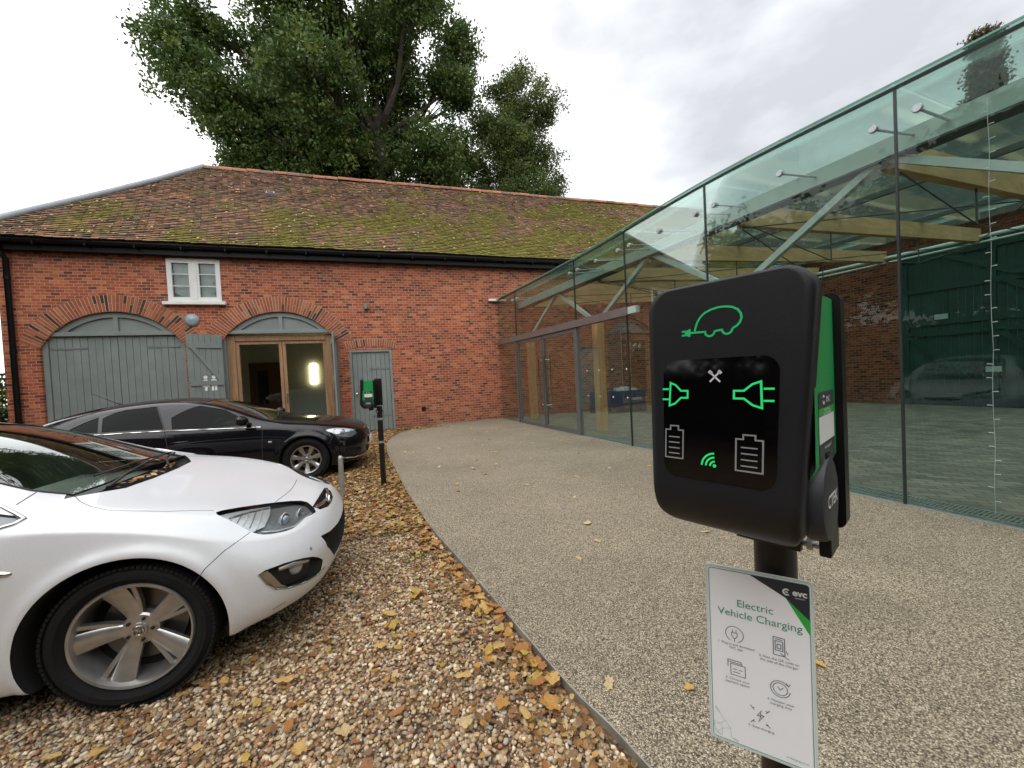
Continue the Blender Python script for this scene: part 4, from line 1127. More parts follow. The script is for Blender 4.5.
def make_charger(name, base, ang, zc, label, near, holder_label):
    """local x: across the face to the viewer's right; y: away from the viewer; z: up"""
    root = empty(name, base, ang, label, 'ev charger')
    OX = -.004; SK = .012
    yf = -.245            # face centre in front of the post
    def P(u, z, d=0): return Vector((u+OX+SK*z/(2*H2)-.002, yf+cover_y(u, z)+d, zc+z))
    # cover: front grid, rolled rim, side return
    n, m = 24, 44; mb = MB(); rows = []
    zs = [lerp(-(H2-.004), H2-.004, .5-.5*math.cos(PI*k/m)) for k in range(m+1)]
    vs = [P(half_w(z, .004)*(-1+2*i/n), z, 0) for z in zs for i in range(n+1)]
    fs = [(j*(n+1)+i, j*(n+1)+i+1, (j+1)*(n+1)+i+1, (j+1)*(n+1)+i) for j in range(m) for i in range(n)]
    bl = [(i, 0) for i in range(n+1)]+[(n, j) for j in range(1, m+1)]+[(i, m) for i in range(n-1, -1, -1)]+[(0, j) for j in range(m-1, 0, -1)]
    loop = [j*(n+1)+i for i, j in bl]
    prev = loop
    for s_, d in ((.0, .0045), (.0, .040), (.010, .040)):
        new = []
        for (i, j) in bl:
            z = zs[j]; z2 = z*(H2-s_)/(H2-.004)
            new.append(len(vs)); vs.append(P(half_w(max(-H2+s_, min(H2-s_, z2)), s_)*(-1+2*i/n), z2, d))
        k = len(bl)
        fs += [(prev[a], prev[(a+1) % k], new[(a+1) % k], new[a]) for a in range(k)]; prev = new
    mb.add(vs, fs); mb.build('front_cover', M_cover, root, 50, False)
    # green body between cover and backplate
    g = MB(); prof = []
    bw = .1185
    zz = [lerp(-H2+.03, H2-.040, k/24) for k in range(25)]
    for s in (-1, 1): pass
    vs = []; N = len(zz)
    yb = -.075
    for s in (-1, 1):
        for z in zz:
            b_ = lerp(bw, .100, min(1, max(0, (-z-.086)/.03))); vs += [(s*b_+OX, yf+cover_y(0, z)+.030, zc+z), (s*b_+OX, yb, zc+z)]
    fs = [(k*2, k*2+1, k*2+3, k*2+2) for k in range(N-1)]+[(2*N+k*2, 2*N+k*2+2, 2*N+k*2+3, 2*N+k*2+1) for k in range(N-1)]
    fs += [(0, 2*N, 2*N+1, 1), (2*N-2, 2*N-1, 4*N-1, 4*N-2)]
    g.add(vs, fs); g.build('green_body', M_green, root, 40, False)
    b = MB(); b.plate([(x, z) for x, z in rr(.129, H2-.018, .012, 4)], [], lambda u, v, d: Vector((u+OX, yb+.0005+d, zc+v-.012)), .034)
    b.box((0, -.002, zc+.01), (.15, .09, .38), None, .008)
    b.build('backplate', M_back, root, 40, False)
    # screen
    F2 = lambda off: (lambda u, v, d: P(u, v, -off+d))
    s = MB(); scr = [(x-.0035, y-.014) for x, y in rr(.0885, .101, .024, 8)]; n2 = len(scr)
    s.plate(scr, [], lambda u, v, d: P(u*(1-.03*(v < 0)*abs(v)/.1), v, -.0010+d), .002); so = s.build('screen', M_screen, root, None, False)
    f0 = F2(.0022); f = (lambda u, v, d: f0(u+.007, v, d)); w = .0031
    def icon(nm, draws, m_):
        k = MB()
        for pts, ww, cl in draws: strip2(k, pts, ww, f, cl)
        k.build(nm, m_, so, None, False)
    def plug(cx, cy, sx):
        body = [(cx+sx*.020, cy+.020), (cx+sx*.007, cy+.016), (cx-sx*.006, cy+.006), (cx-sx*.022, cy+.006), (cx-sx*.022, cy-.006), (cx-sx*.006, cy-.006), (cx+sx*.008, cy-.016), (cx+sx*.022, cy-.020)]
        return [(body, w, True), ([(cx+sx*.024, cy+.009), (cx+sx*.040, cy+.009)], w, False), ([(cx+sx*.024, cy-.009), (cx+sx*.040, cy-.009)], w, False)]
    if near:
        icon('plug_icon', plug(.037, .028, .88), M_led); icon('plug_icon', plug(-.071, .028, -.72), M_led)
        def bat(cx, cy, hw):
            d = [([(cx-hw, cy-.028), (cx+hw, cy-.028), (cx+hw, cy+.021), (cx+hw*.45, cy+.021), (cx+hw*.45, cy+.028), (cx-hw*.45, cy+.028), (cx-hw*.45, cy+.021), (cx-hw, cy+.021)], .0024, True)]
            for k in range(4): d.append(([(cx-hw*.62, cy-.020+k*.0095), (cx+hw*.62, cy-.020+k*.0095)], .0021, False))
            return d
        icon('battery_icon', bat(.040, -.062, .0185), M_icongrey); icon('battery_icon', bat(-.0775, -.055, .0155), M_icongrey)
        wf = [([(q[0], q[1]) for q in circ(-.009, -.089, r_, R(95), R(180), 10)], .0030, False) for r_ in (.008, .0145, .021)]
        wf.append((circ(-.010, -.088, .0014, n=10), .0028, True))
        icon('wifi_icon', wf, M_led)
        icon('tool_icon', [([(-.019, .0645), (-.003, .0485)], .0028, False), ([(-.004, .0645), (-.019, .0485)], .0028, False), ([(-.0205, .0665), (-.016, .062)], .005, False), ([(-.006, .0665), (-.0015, .062)], .0045, False)], mat('icon_white', (.55, .55, .55), .5))
    # car with plug outline above the screen
    fo = F2(.0007); k = MB()
    car = [(-.038, .1345), (-.036, .143), (-.0335, .150), (-.029, .157), (-.022, .163), (-.012, .167), (-.001, .169), (.010, .1685), (.020, .166), (.028, .161), (.0325, .154), (.0335, .147), (.031, .140), (.026, .135), (.0205, .1325)]
    strip2(k, car, .0033, fo)
    strip2(k, [(.0205, .1325)]+[(.013+.0075*math.cos(a), .132+.0075*math.sin(a)) for a in np.linspace(0, -PI, 9)]+[(.0055, .132), (-.006, .131)]+[(-.0135+.0075*math.cos(a), .131+.0075*math.sin(a)) for a in np.linspace(0, -PI, 9)]+[(-.021, .1315), (-.047, .1325)], .0033, fo)
    strip2(k, [(-.047, .139), (-.047, .126)], .004, fo); strip2(k, [(-.052, .1375), (-.052, .1275)], .006, fo); strip2(k, [(-.052, .1355), (-.060, .136)], .003, fo); strip2(k, [(-.052, .1295), (-.060, .129)], .003, fo)
    k.build('car_symbol', M_greenline, root, None, False)
    # side labels and connector holder on the right side
    sx = bw+OX+.0008
    S = lambda y, z: Vector((sx, y, zc+z))
    def lab(nm, y0, y1, z0, z1, m_, off=0):
        q = MB(); q.add([S(y0, z0)+Vector((off, 0, 0)), S(y1, z0)+Vector((off, 0, 0)), S(y1, z1)+Vector((off, 0, 0)), S(y0, z1)+Vector((off, 0, 0))], [(0, 1, 2, 3)]); return q.build(nm, m_, root, None, False)
    ya, yb2 = -.195, -.092
    lo = lab('maker_label', ya, yb2, .003, .027, M_labeld)
    lab('notice_label', ya, yb2, -.009, .0025, M_labelg)
    lq = lab('notice_label', ya, yb2, -.050, -.0095, M_labelw)
    lab('notice_label', ya, yb2, -.082, -.0505, M_labeld)
    TX = lambda y, z, off=.0006: frame(S(y, z)+Vector((off, 0, 0)), (0, 1, 0), (0, 0, 1), (1, 0, 0))
    if near:
        put_local = lambda body, size, y, z, m_, par, bold=0.: text_mesh(body, size, TX(y, z), m_, par, 'lettering', 'CENTER', 0., bold)
        o = MB()
        for a0, a1 in ((.6, 2.6), (3.3, 5.8)): strip2(o, circ(-.164, .015, .006, a0, a1, 10), .0032, lambda u, v, d: S(u, v)+Vector((.0006, 0, 0)))
        o.build('emblem', M_labelw, lo, None, False)
        for t_ in (('evc', .020, -.135, .016, M_labelw), ('To start charging', .006, -.1435, -.0005, M_labelw), ('Scan to Download', .0068, -.1435, -.006, M_labelw), ('Need support?', .0075, -.1435, -.058, M_labelw), ('scan here', .006, -.1435, -.067, M_labelg), ('Help line', .006, -.1435, -.075, M_labelw)):
            t = text_mesh(t_[0], t_[1], TX(t_[2], t_[3]), t_[4], lo, 'lettering', 'CENTER', 0.)
            t.matrix_parent_inverse = Matrix.Identity(4)
    h = MB(); hx = .1005+OX
    Mh = frame((hx, -.150, zc-.140), (0, 1, 0), (0, 0, 1), (1, 0, 0))
    ov = lambda r_, z_: (r_, z_)
    h.lathe([(.0, .024), (.045, .024), (.052, .022), (.055, .016), (.057, .0), (.055, -.004)], Mh @ Matrix.Diagonal((1, 1.22, 1, 1)), 40)
    ho = h.build('connector_holder', M_holder, root, 35, False)
    tgs = MB(); tgs.box((hx+.012, -.150, zc-.140+.068), (.018, .024, .012), None, .003); tgs.build('latch', M_back, ho, None, False)
    q = MB(); q.box((hx+.012, -.115, zc-.195), (.016, .062, .085), None, .003); q.build('holder_base', M_back, root, None, False)
    t = text_mesh(holder_label, .027 if near else .025, frame((hx+.0245, -.150, zc-.140), (0, 1, 0), (0, 0, 1), (1, 0, 0)), M_labelw, ho, 'lettering', 'CENTER', 0., .0004)
    # pole and clamp
    p = MB(); p.tube([(0, 0, 0), (0, 0, zc-H2+.02)], .037, 28); p.build('post', M_postb, root, 40, False)
    c = MB(); c.tube([(0, 0, zc-H2-.065), (0, 0, zc-H2-.035)], .045, 28); c.box((0, -.040, zc-H2-.05), (.11, .018, .030), None, .003); co = c.build('clamp', M_postb, root, 40, False)
    for sgn in (-1, 1):
        bo = MB(); bo.tube([(sgn*.050, -.035, zc-H2-.05), (sgn*.082, -.035, zc-H2-.05)], .0055, 8); bo.tube([(sgn*.062, -.035, zc-H2-.05), (sgn*.070, -.035, zc-H2-.05)], .011, 6)
        bo.build('bolt', M_steel, co, 40, False)
    bp = MB(); bp.lathe([(.0, .012), (.09, .012), (.095, .0)], Matrix.Identity(4), 28); bp.build('base_flange', M_postb, root, 40, False)
    return root
ANG = math.atan2(-.8731, .4875)-R(5.5)
make_charger('charging_post', (.727, .590, .034), ANG, 1.423-.034, 'large black and green electric car charger on a black post, nearest the viewer', True, 'CTEK')
far = make_charger('charging_post', (-.20, 5.81, 0), R(-84), 1.34, 'smaller looking black and green charger on a thin black post beyond the white car', True, 'CTEK')
def post_bands():
    for z in (.95, .62):
        b = MB(); b.tube([(0, 0, z), (0, 0, z+.03)], .0385, 20); b.build('silver_band', M_steel, far, 40, False)
post_bands()
def make_sign():
    c = Vector((.655, .574, .908)); e = Vector((.6655, -.7464, 0)); up = Vector((.02, .012, .999)).normalized(); nn = e.cross(up).normalized()
    root = empty('instruction_sign', tuple(c), 0, 'white electric vehicle charging instruction panel fixed to the nearest black post', 'sign')
    W, Hh = .0895, .181
    fn = lambda off: (lambda u, v, d: c+e*u+up*v+nn*(off-d))
    p = MB(); p.plate(rr(W, Hh, .0075, 6), [], fn(0), .004); p.build('panel', mat('sign_edge_white', (.60, .68, .66), .35, var=.04), root)
    p = MB(); p.plate(rr(W-.0045, Hh-.0045, .0055, 6), [], fn(.0005), 0); face = p.build('face', mat('sign_face', (.88, .90, .94), .32, var=.03, vs=3), root)
    G = mat('sign_green_line', (.12, .33, .27), .4); GT = mat('sign_green_text', (.045, .30, .15), .4); NV = mat('sign_navy', (.025, .032, .045), .4); GB = mat('sign_green', (.03, .42, .05), .4); IK = mat('sign_ink', (.10, .11, .13), .5); PA = mat('sign_pale_green', (.36, .52, .46), .5)
    f1, f2 = fn(.0009), fn(.0013)
    k = MB(); strip2(k, rr(W-.0065, Hh-.0065, .005, 6), .0016, f1, True); k.build('border', G, face)
    x1, y1 = W-.0065, Hh-.0065
    n = MB(); n.plate([(.004, y1), (.045, .118), (x1, .107), (x1, y1)][::-1], [], lambda u, v, d: f1(u, v, 0), 0); n = MB(); n.plate([(-.012, y1), (.047, .1425), (x1, .108), (x1, y1-.004), (x1-.004, y1)], [], f1, 0); n.build('corner_panel', NV, face)
    n = MB(); n.plate([(.047, .1425), (x1, .108), (x1, .080)], [], fn(.0010), 0); n.build('corner_flash', GB, face)
    def T(body, size, u, v, m_, off=.0014, bold=0., al='CENTER'):
        text_mesh(body, size, frame(f2(u, v, 0), e, up, nn), m_, face, 'lettering', al, 0., bold)
    T('Electric', .0205, -.004, .111, GT); T('Vehicle Charging', .0205, .0015, .089, GT)
    T('evc', .0165, .0685, .1555, M_labelw, bold=.0006); T('network', .0045, .0685, .1465, M_labelw)
    k = MB(); strip2(k, circ(.0485, .1545, .0052, .9, 5.4, 14), .003, f2); strip2(k, [(.046, .1545), (.0505, .1545)], .0024, f2); k.build('emblem', M_labelw, face)
    def ic(nm, draws, w=.0009):
        k = MB()
        for pts, cl in draws: strip2(k, pts, w, f2, cl)
        k.build(nm, IK, face)
    # 1 plug in a ring
    cx, cy = -.040, .047
    ic('plug_symbol', [(circ(cx, cy, .0155, -1.2, 4.2, 28), False), ([(cx-.005, cy+.003), (cx+.005, cy+.003), (cx+.005, cy-.003), (cx+.002, cy-.008), (cx-.002, cy-.008), (cx-.005, cy-.003)], True), ([(cx-.003, cy+.003), (cx-.003, cy+.009)], False), ([(cx+.003, cy+.003), (cx+.003, cy+.009)], False), ([(cx, cy-.008), (cx, cy-.015)], False)], .0012)
    cx, cy = .034, .046
    ic('phone_symbol', [([(cx-.009, cy-.017), (cx+.009, cy-.017), (cx+.009, cy+.017), (cx-.009, cy+.017)], True), ([(cx-.006, cy-.008), (cx+.006, cy-.008), (cx+.006, cy+.010), (cx-.006, cy+.010)], True), ([(cx-.003, cy-.004), (cx+.003, cy-.004), (cx+.003, cy+.004), (cx-.003, cy+.004)], True), ([(cx+.002, cy-.012), (cx+.010, cy-.018), (cx+.016, cy-.021)], False), ([(cx-.006, cy+.0135), (cx+.006, cy+.0135)], False), ([(cx+.011, cy-.006), (cx+.014, cy-.012)], False)], .0013)
    cx, cy = -.038, -.022
    ic('card_symbol', [([(cx-.015, cy+.001), (cx-.015, cy+.015), (cx+.008, cy+.015), (cx+.010, cy+.009)], False), ([(cx-.010, cy-.014), (cx+.015, cy-.014), (cx+.015, cy+.008), (cx-.010, cy+.008)], True), ([(cx-.006, cy-.002), (cx+.001, cy-.002)], False), ([(cx+.004, cy-.002), (cx+.010, cy-.002)], False), ([(cx-.006, cy-.008), (cx+.006, cy-.008)], False), ([(cx-.015, cy+.011), (cx+.008, cy+.011)], False)], .0013)
    cx, cy = .034, -.036
    ic('clock_symbol', [(circ(cx, cy, .0155, .7, 6.2, 28), False), (circ(cx, cy, .0115, n=24), True), ([(cx-.004, cy+.004), (cx, cy-.002), (cx+.005, cy+.004)], False), ([(cx+.010, cy+.015), (cx+.013, cy+.009), (cx+.016, cy+.014)], False)], .0012)
    cx, cy = .000, -.103
    ic('charge_symbol', [([(cx+.002, cy+.012), (cx-.005, cy+.000), (cx+.001, cy+.001), (cx-.003, cy-.012), (cx+.006, cy+.003), (cx, cy+.003)], True)]+[([(cx+sx*.010, cy+sy*.010), (cx+sx*.016, cy+sy*.017)], False) for sx in (-1, 1) for sy in (-1, 1)]+[([(cx+sx*.009, cy+sy*.014), (cx+sx*.013, cy+sy*.013)], False) for sx in (-1, 1) for sy in (-1, 1)], .0014)
    cap = .0066
    for body, u, v in (('1. Plug in and download', -.038, .0255), ('EVC app', -.038, .0185), ('2. Scan the QR code on', .033, .0195), ('the side of the charger', .033, .0125), ('3. Choose your', -.037, -.0445), ('payment option', -.037, -.0515), ('4. Monitor your', .034, -.0615), ('charging time', .034, -.0685), ('5. Stop charging', .001, -.1265)):
        T(body, cap, u, v, IK)
    T('evcharging.co.uk', .0052, .058, -.163, GT)
    # pale network of lines in the lower left corner
    rnd = random.Random(9); k = MB(); pts = [(-W+.008+rnd.random()**1.5*.05, -Hh+.009+rnd.random()**1.4*.07) for _ in range(22)]
    pts = [p for p in pts if (p[0]+W)/.062+(p[1]+Hh)/.085 < 1.15]
    for i, a in enumerate(pts):
        near_ = sorted(pts, key=lambda b: (a[0]-b[0])**2+(a[1]-b[1])**2)[1:4]
        for b in near_: strip2(k, [a, b], .0006, f1)
    k.build('line_pattern', PA, face)
    # bracket behind
    b = MB(); 
    for v in (.10, -.10): b.box(tuple(c+up*v-nn*.010), (.10, .016, .022), Matrix((e, nn, up)).transposed())
    b.build('bracket', M_steel, root)
make_sign()
def make_bollard():
    b = MB(); x, y = -.71, 5.47
    b.tube([(x, y, -.02), (x+.004, y, .50), (x+.004, y, .535), (x+.004, y, .55)], [.031, .031, .029, .018], 18)
    o = b.build('bollard', M_steel, None, 40); tag(o, 'short bare galvanised steel bollard on the gravel by the black car front wheel', 'bollard')
make_bollard()
# ---------------------------------------------------------------- cars
def paint_mat(name, col, rough, coat, flake=0., dust=.0, dustcol=(.3, .27, .22), metal=0., spec=.5):
    m, nt, b = new_mat(name); v = coords(nt)
    n = noise_n(nt, 260, v, 2)
    base = ramp(nt, [(.40, tuple(c*(1-flake) for c in col)), (.6, tuple(min(1, c*(1+flake)) for c in col))], n).outputs[0]
    # road dust low down and dried rain spots
    sp = nt.nodes.new('ShaderNodeSeparateXYZ'); lk(nt, v, sp.inputs[0])
    h = nd(nt, 'ShaderNodeMapRange'); lk(nt, sp.outputs[2], h.inputs[0]); h.inputs[1].default_value = .75; h.inputs[2].default_value = .15; h.inputs[3].default_value = .12; h.inputs[4].default_value = 1
    d = ramp(nt, [(.30, (0, 0, 0)), (.85, (1, 1, 1))], noise_n(nt, 4.5, v, 8, .75))
    mu = nd(nt, 'ShaderNodeMath', operation='MULTIPLY'); lk(nt, h.outputs[0], mu.inputs[0]); lk(nt, d.outputs[0], mu.inputs[1])
    m2 = nd(nt, 'ShaderNodeMath', operation='MULTIPLY'); lk(nt, mu.outputs[0], m2.inputs[0]); m2.inputs[1].default_value = dust
    col_ = mixc(nt, m2.outputs[0], base, dustcol)
    spk = ramp(nt, [(.66, (0, 0, 0)), (.72, (dust*.5,)*3)], noise_n(nt, 95, v, 3, .6))
    col_ = mixc(nt, spk.outputs[0], col_, dustcol)
    lk(nt, col_, b.inputs['Base Color']); b.inputs['Metallic'].default_value = metal
    rr = nd(nt, 'ShaderNodeMath', operation='MULTIPLY_ADD'); lk(nt, m2.outputs[0], rr.inputs[0]); rr.inputs[1].default_value = .5; rr.inputs[2].default_value = rough
    lk(nt, rr.outputs[0], b.inputs['Roughness']); b.inputs['Coat Weight'].default_value = coat; b.inputs['Coat Roughness'].default_value = .03; b.inputs['Specular IOR Level'].default_value = spec
    return m
M_carwhite = paint_mat('white_car_paint', (.66, .675, .70), .35, .7, .03, .34, (.42, .39, .34))
M_carblack = paint_mat('black_car_paint', (.003, .003, .005), .5, .8, .3, .05, (.10, .09, .08), 0., .05)
M_trim = mat('black_plastic', (.010, .010, .011), .6, bump=.1, bs=180)
M_gap = mat('panel_gap', (.03, .03, .032), .8)
M_tyre = mat('tyre_rubber', (.011, .011, .0115), .85, bump=.25, bs=70, var=.3, spec=.2)
M_alloy = mat('alloy_rim', (.46, .45, .44), .33, metal=.85, var=.12, vs=18)
M_alloydk = mat('alloy_barrel', (.12, .12, .12), .5, metal=.6, var=.25)
M_disc = mat('brake_disc', (.20, .18, .16), .45, metal=.9, var=.2)
M_well = mat('wheel_well', (.010, .010, .011), .9)
M_ltdark = mat('lamp_bezel', (.20, .205, .21), .3, metal=.3)
M_refl = mat('lamp_reflector', (.78, .79, .80), .22, metal=.55, var=.06, vs=20)
M_ltglass = thin_glass('lamp_lens', (.97, .98, .985), .5)
M_lens = mat('projector_lens', (.35, .40, .45), .05, metal=.2, coat=1)
M_cabin = mat('cabin_trim', (.26, .275, .262), .7)
M_seat = mat('seat_cloth', (.16, .16, .165), .9)
M_indic = mat('indicator_orange', (.55, .25, .05), .3)
G_screen = thin_glass('windscreen_glass', (.86, .95, .90), 2.0)
G_tint = thin_glass('dark_car_glass', (.09, .10, .10), .22)
M_redlamp = mat('rear_lamp', (.25, .01, .01), .2, coat=1)

def resample_bool(me, cutter, op, mats):
    a = bpy.data.objects.new('a', me); COL.objects.link(a)
    c = bpy.data.objects.new('c', cutter); COL.objects.link(c)
    md = a.modifiers.new('b', 'BOOLEAN'); md.operation = op; md.object = c; md.solver = 'EXACT'
    try: md.material_mode = 'INDEX'
    except Exception: pass
    dg = bpy.context.evaluated_depsgraph_get(); dg.update()
    out = bpy.data.meshes.new_from_object(a.evaluated_get(dg))
    bpy.data.objects.remove(a); bpy.data.objects.remove(c)
    return out
def prism_mesh(pts, d, t0, t1, mi=1):
    """closed prism: 3D outline flattened across direction d, from t0 to t1 along d (measured from the mean point)"""
    d = Vector(d).normalized(); P = [Vector(p) for p in pts]; c = sum(P, Vector())/len(P)
    Q = [p-d*((p-c).dot(d)) for p in P]; n = len(Q)
    vs = [q+d*t0 for q in Q]+[q+d*t1 for q in Q]
    bm = bmesh.new(); V = [bm.verts.new(v) for v in vs]
    bm.faces.new(V[:n]); bm.faces.new(V[n:])
    for i in range(n): bm.faces.new((V[i], V[(i+1) % n], V[n+(i+1) % n], V[n+i]))
    bmesh.ops.triangulate(bm, faces=[f for f in bm.faces if len(f.verts) > 4])
    bmesh.ops.recalc_face_normals(bm, faces=bm.faces)
    me = bpy.data.meshes.new('prism'); bm.to_mesh(me); bm.free()
    for m in (None, None): me.materials.append(m)
    me.polygons.foreach_set('material_index', [mi]*len(me.polygons)); me.update(); return me
def smooth_loop(P, m=4):
    P = [Vector(p) for p in P]; n = len(P); out = []
    for i in range(n):
        a, b, c, d = P[i-1], P[i], P[(i+1) % n], P[(i+2) % n]
        for k in range(m):
            t = k/m
            out.append(.5*((2*b)+(c-a)*t+(2*a-5*b+4*c-d)*t*t+(-a+3*b-3*c+d)*t**3))
    return out
class Body:
    """closed car body grown from a half cage (columns from nose to tail, rows from sill to roof centre)"""
    def __init__(s, cage, arches, flare, creases=(), level=3):
        nr = len(cage[0]); nc = len(cage)
        vs = []; fs = []
        for sgn in (1, -1):
            o = len(vs)
            for col in cage: vs += [(x, y*sgn, z) for x, y, z in col]
            for c in range(nc-1):
                for r in range(nr-1):
                    q = (o+c*nr+r, o+(c+1)*nr+r, o+(c+1)*nr+r+1, o+c*nr+r+1)
                    fs.append(q if sgn > 0 else q[::-1])
        o2 = nc*nr
        for c in range(nc-1): fs.append((c*nr, o2+c*nr, o2+(c+1)*nr, (c+1)*nr))
        bm = bmesh.new(); V = [bm.verts.new(v) for v in vs]
        for f in fs:
            try: bm.faces.new([V[i] for i in f])
            except ValueError: pass
        # mark creases before welding
        bmesh.ops.remove_doubles(bm, verts=bm.verts, dist=1e-5)
        bmesh.ops.dissolve_degenerate(bm, dist=1e-6, edges=bm.edges)
        bmesh.ops.recalc_face_normals(bm, faces=bm.faces)
        me = bpy.data.meshes.new('cage'); bm.to_mesh(me); bm.free()
        cr = {}
        for r, c0, c1, w in creases:
            for c in range(c0, c1):
                for sgn in (1, -1):
                    a = Vector((cage[c][r][0], cage[c][r][1]*sgn, cage[c][r][2])); b = Vector((cage[c+1][r][0], cage[c+1][r][1]*sgn, cage[c+1][r][2]))
                    cr[tuple(sorted([tuple(round(q, 4) for q in a), tuple(round(q, 4) for q in b)]))] = w
        at = me.attributes.new('crease_edge', 'FLOAT', 'EDGE')
        for e in me.edges:
            k = tuple(sorted([tuple(round(q, 4) for q in me.vertices[i].co) for i in e.vertices]))
            if k in cr: at.data[e.index].value = cr[k]
        ob = bpy.data.objects.new('cage', me); COL.objects.link(ob)
        md = ob.modifiers.new('s', 'SUBSURF'); md.levels = level; md.render_levels = level
        dg = bpy.context.evaluated_depsgraph_get(); dg.update()
        m2 = bpy.data.meshes.new_from_object(ob.evaluated_get(dg)); bpy.data.objects.remove(ob)
        # flared lips round the wheel openings
        for v in m2.vertices:
            for ax, az, r_ in arches:
                d = math.hypot(v.co.x-ax, v.co.z-az)
                if abs(v.co.y) > .70 and v.co.z < .95:
                    k = math.exp(-((d-r_-.015)/.035)**2)*flare
                    v.co.y += math.copysign(k, v.co.y)
        m2.update(); s.ref = m2.copy()
        for a in ('crease_edge',):
            if a in m2.attributes: m2.attributes.remove(m2.attributes[a])
        s.me = m2
        for k in range(3): s.me.materials.append(None)
        s.bvh = BVHTree.FromPolygons([v.co.copy() for v in s.ref.vertices], [tuple(p.vertices) for p in s.ref.polygons])
        s.vn = [v.normal.copy() for v in s.ref.vertices]; s.rp = [tuple(p.vertices) for p in s.ref.polygons]
        s.rc = [v.co.copy() for v in s.ref.vertices]
    def cut(s, cutter, op='DIFFERENCE'):
        s.me = resample_bool(s.me, cutter, op, None)
    def patch(s, pts, d, t0, t1, off):
        """the skin inside an outline, moved by off along its normals"""
        src = s.ref.copy(); src.materials.clear()
        for k in range(2): src.materials.append(None)
        me = resample_bool(src, prism_mesh(pts, d, t0, t1), 'INTERSECT', None)
        bm = bmesh.new(); bm.from_mesh(me)
        bmesh.ops.delete(bm, geom=[f for f in bm.faces if f.material_index == 1], context='FACES')
        for v in bm.verts: v.co += s.normal(v.co)*off
        me2 = bpy.data.meshes.new('patch'); bm.to_mesh(me2); bm.free(); me2.materials.clear()
        s.smooth(me2, off, True); return me2
    def normal(s, p):
        loc, nrm, fi, dist = s.bvh.find_nearest(p)
        f = s.rp[fi]; acc = Vector(); 
        for i in f:
            acc += s.vn[i]/((s.rc[i]-loc).length_squared+1e-7)
        return acc.normalized()
    def smooth(s, me, off=0, allf=False):
        """carry the smooth normals of the uncut body over to a cut mesh"""
        nl = [Vector((0, 0, 0))]*len(me.loops)
        me.polygons.foreach_set('use_smooth', [True]*len(me.polygons))
        for p in me.polygons:
            for li in p.loop_indices:
                v = me.vertices[me.loops[li].vertex_index].co
                if allf or p.material_index == 0:
                    n = s.normal(v)
                    nl[li] = n if n.dot(p.normal) > .5 else p.normal.copy()
                else: nl[li] = p.normal.copy()
        me.normals_split_custom_set(nl)
    def onto(s, p, d):
        """first hit from outside along -d"""
        d = Vector(d).normalized(); h = s.bvh.ray_cast(Vector(p)+d*2, -d)
        return (h[0], h[1]) if h[0] is not None else (Vector(p), d)
    def line(s, pts, d, r=.003, off=0., n=10, sc=None):
        """thin strip following the skin"""
        P = [Vector(p) for p in pts]; out = []
        for a, b in zip(P[:-1], P[1:]):
            for k in range(n): out.append(s.onto(a.lerp(b, k/n), d))
        out.append(s.onto(P[-1], d))
        mb = MB(); mb.tube([p+q*off for p, q in out], r, 6); return mb
def boxmesh(x0, x1, y0, y1, z0, z1, mi=1):
    mb = MB(); mb.box(((x0+x1)/2, (y0+y1)/2, (z0+z1)/2), (x1-x0, y1-y0, z1-z0)); me = mb.mesh()
    for k in range(2): me.materials.append(None)
    me.polygons.foreach_set('material_index', [mi]*len(me.polygons)); return me
def cylmesh(x, z, r, y0, y1, seg=64, mi=1):
    mb = MB(); mb.lathe([(r, 0), (r, y1-y0)], frame((x, y0, z), (0, 0, 1), (1, 0, 0), (0, 1, 0)), seg, True); me = mb.mesh()
    for k in range(2): me.materials.append(None)
    me.polygons.foreach_set('material_index', [mi]*len(me.polygons)); return me
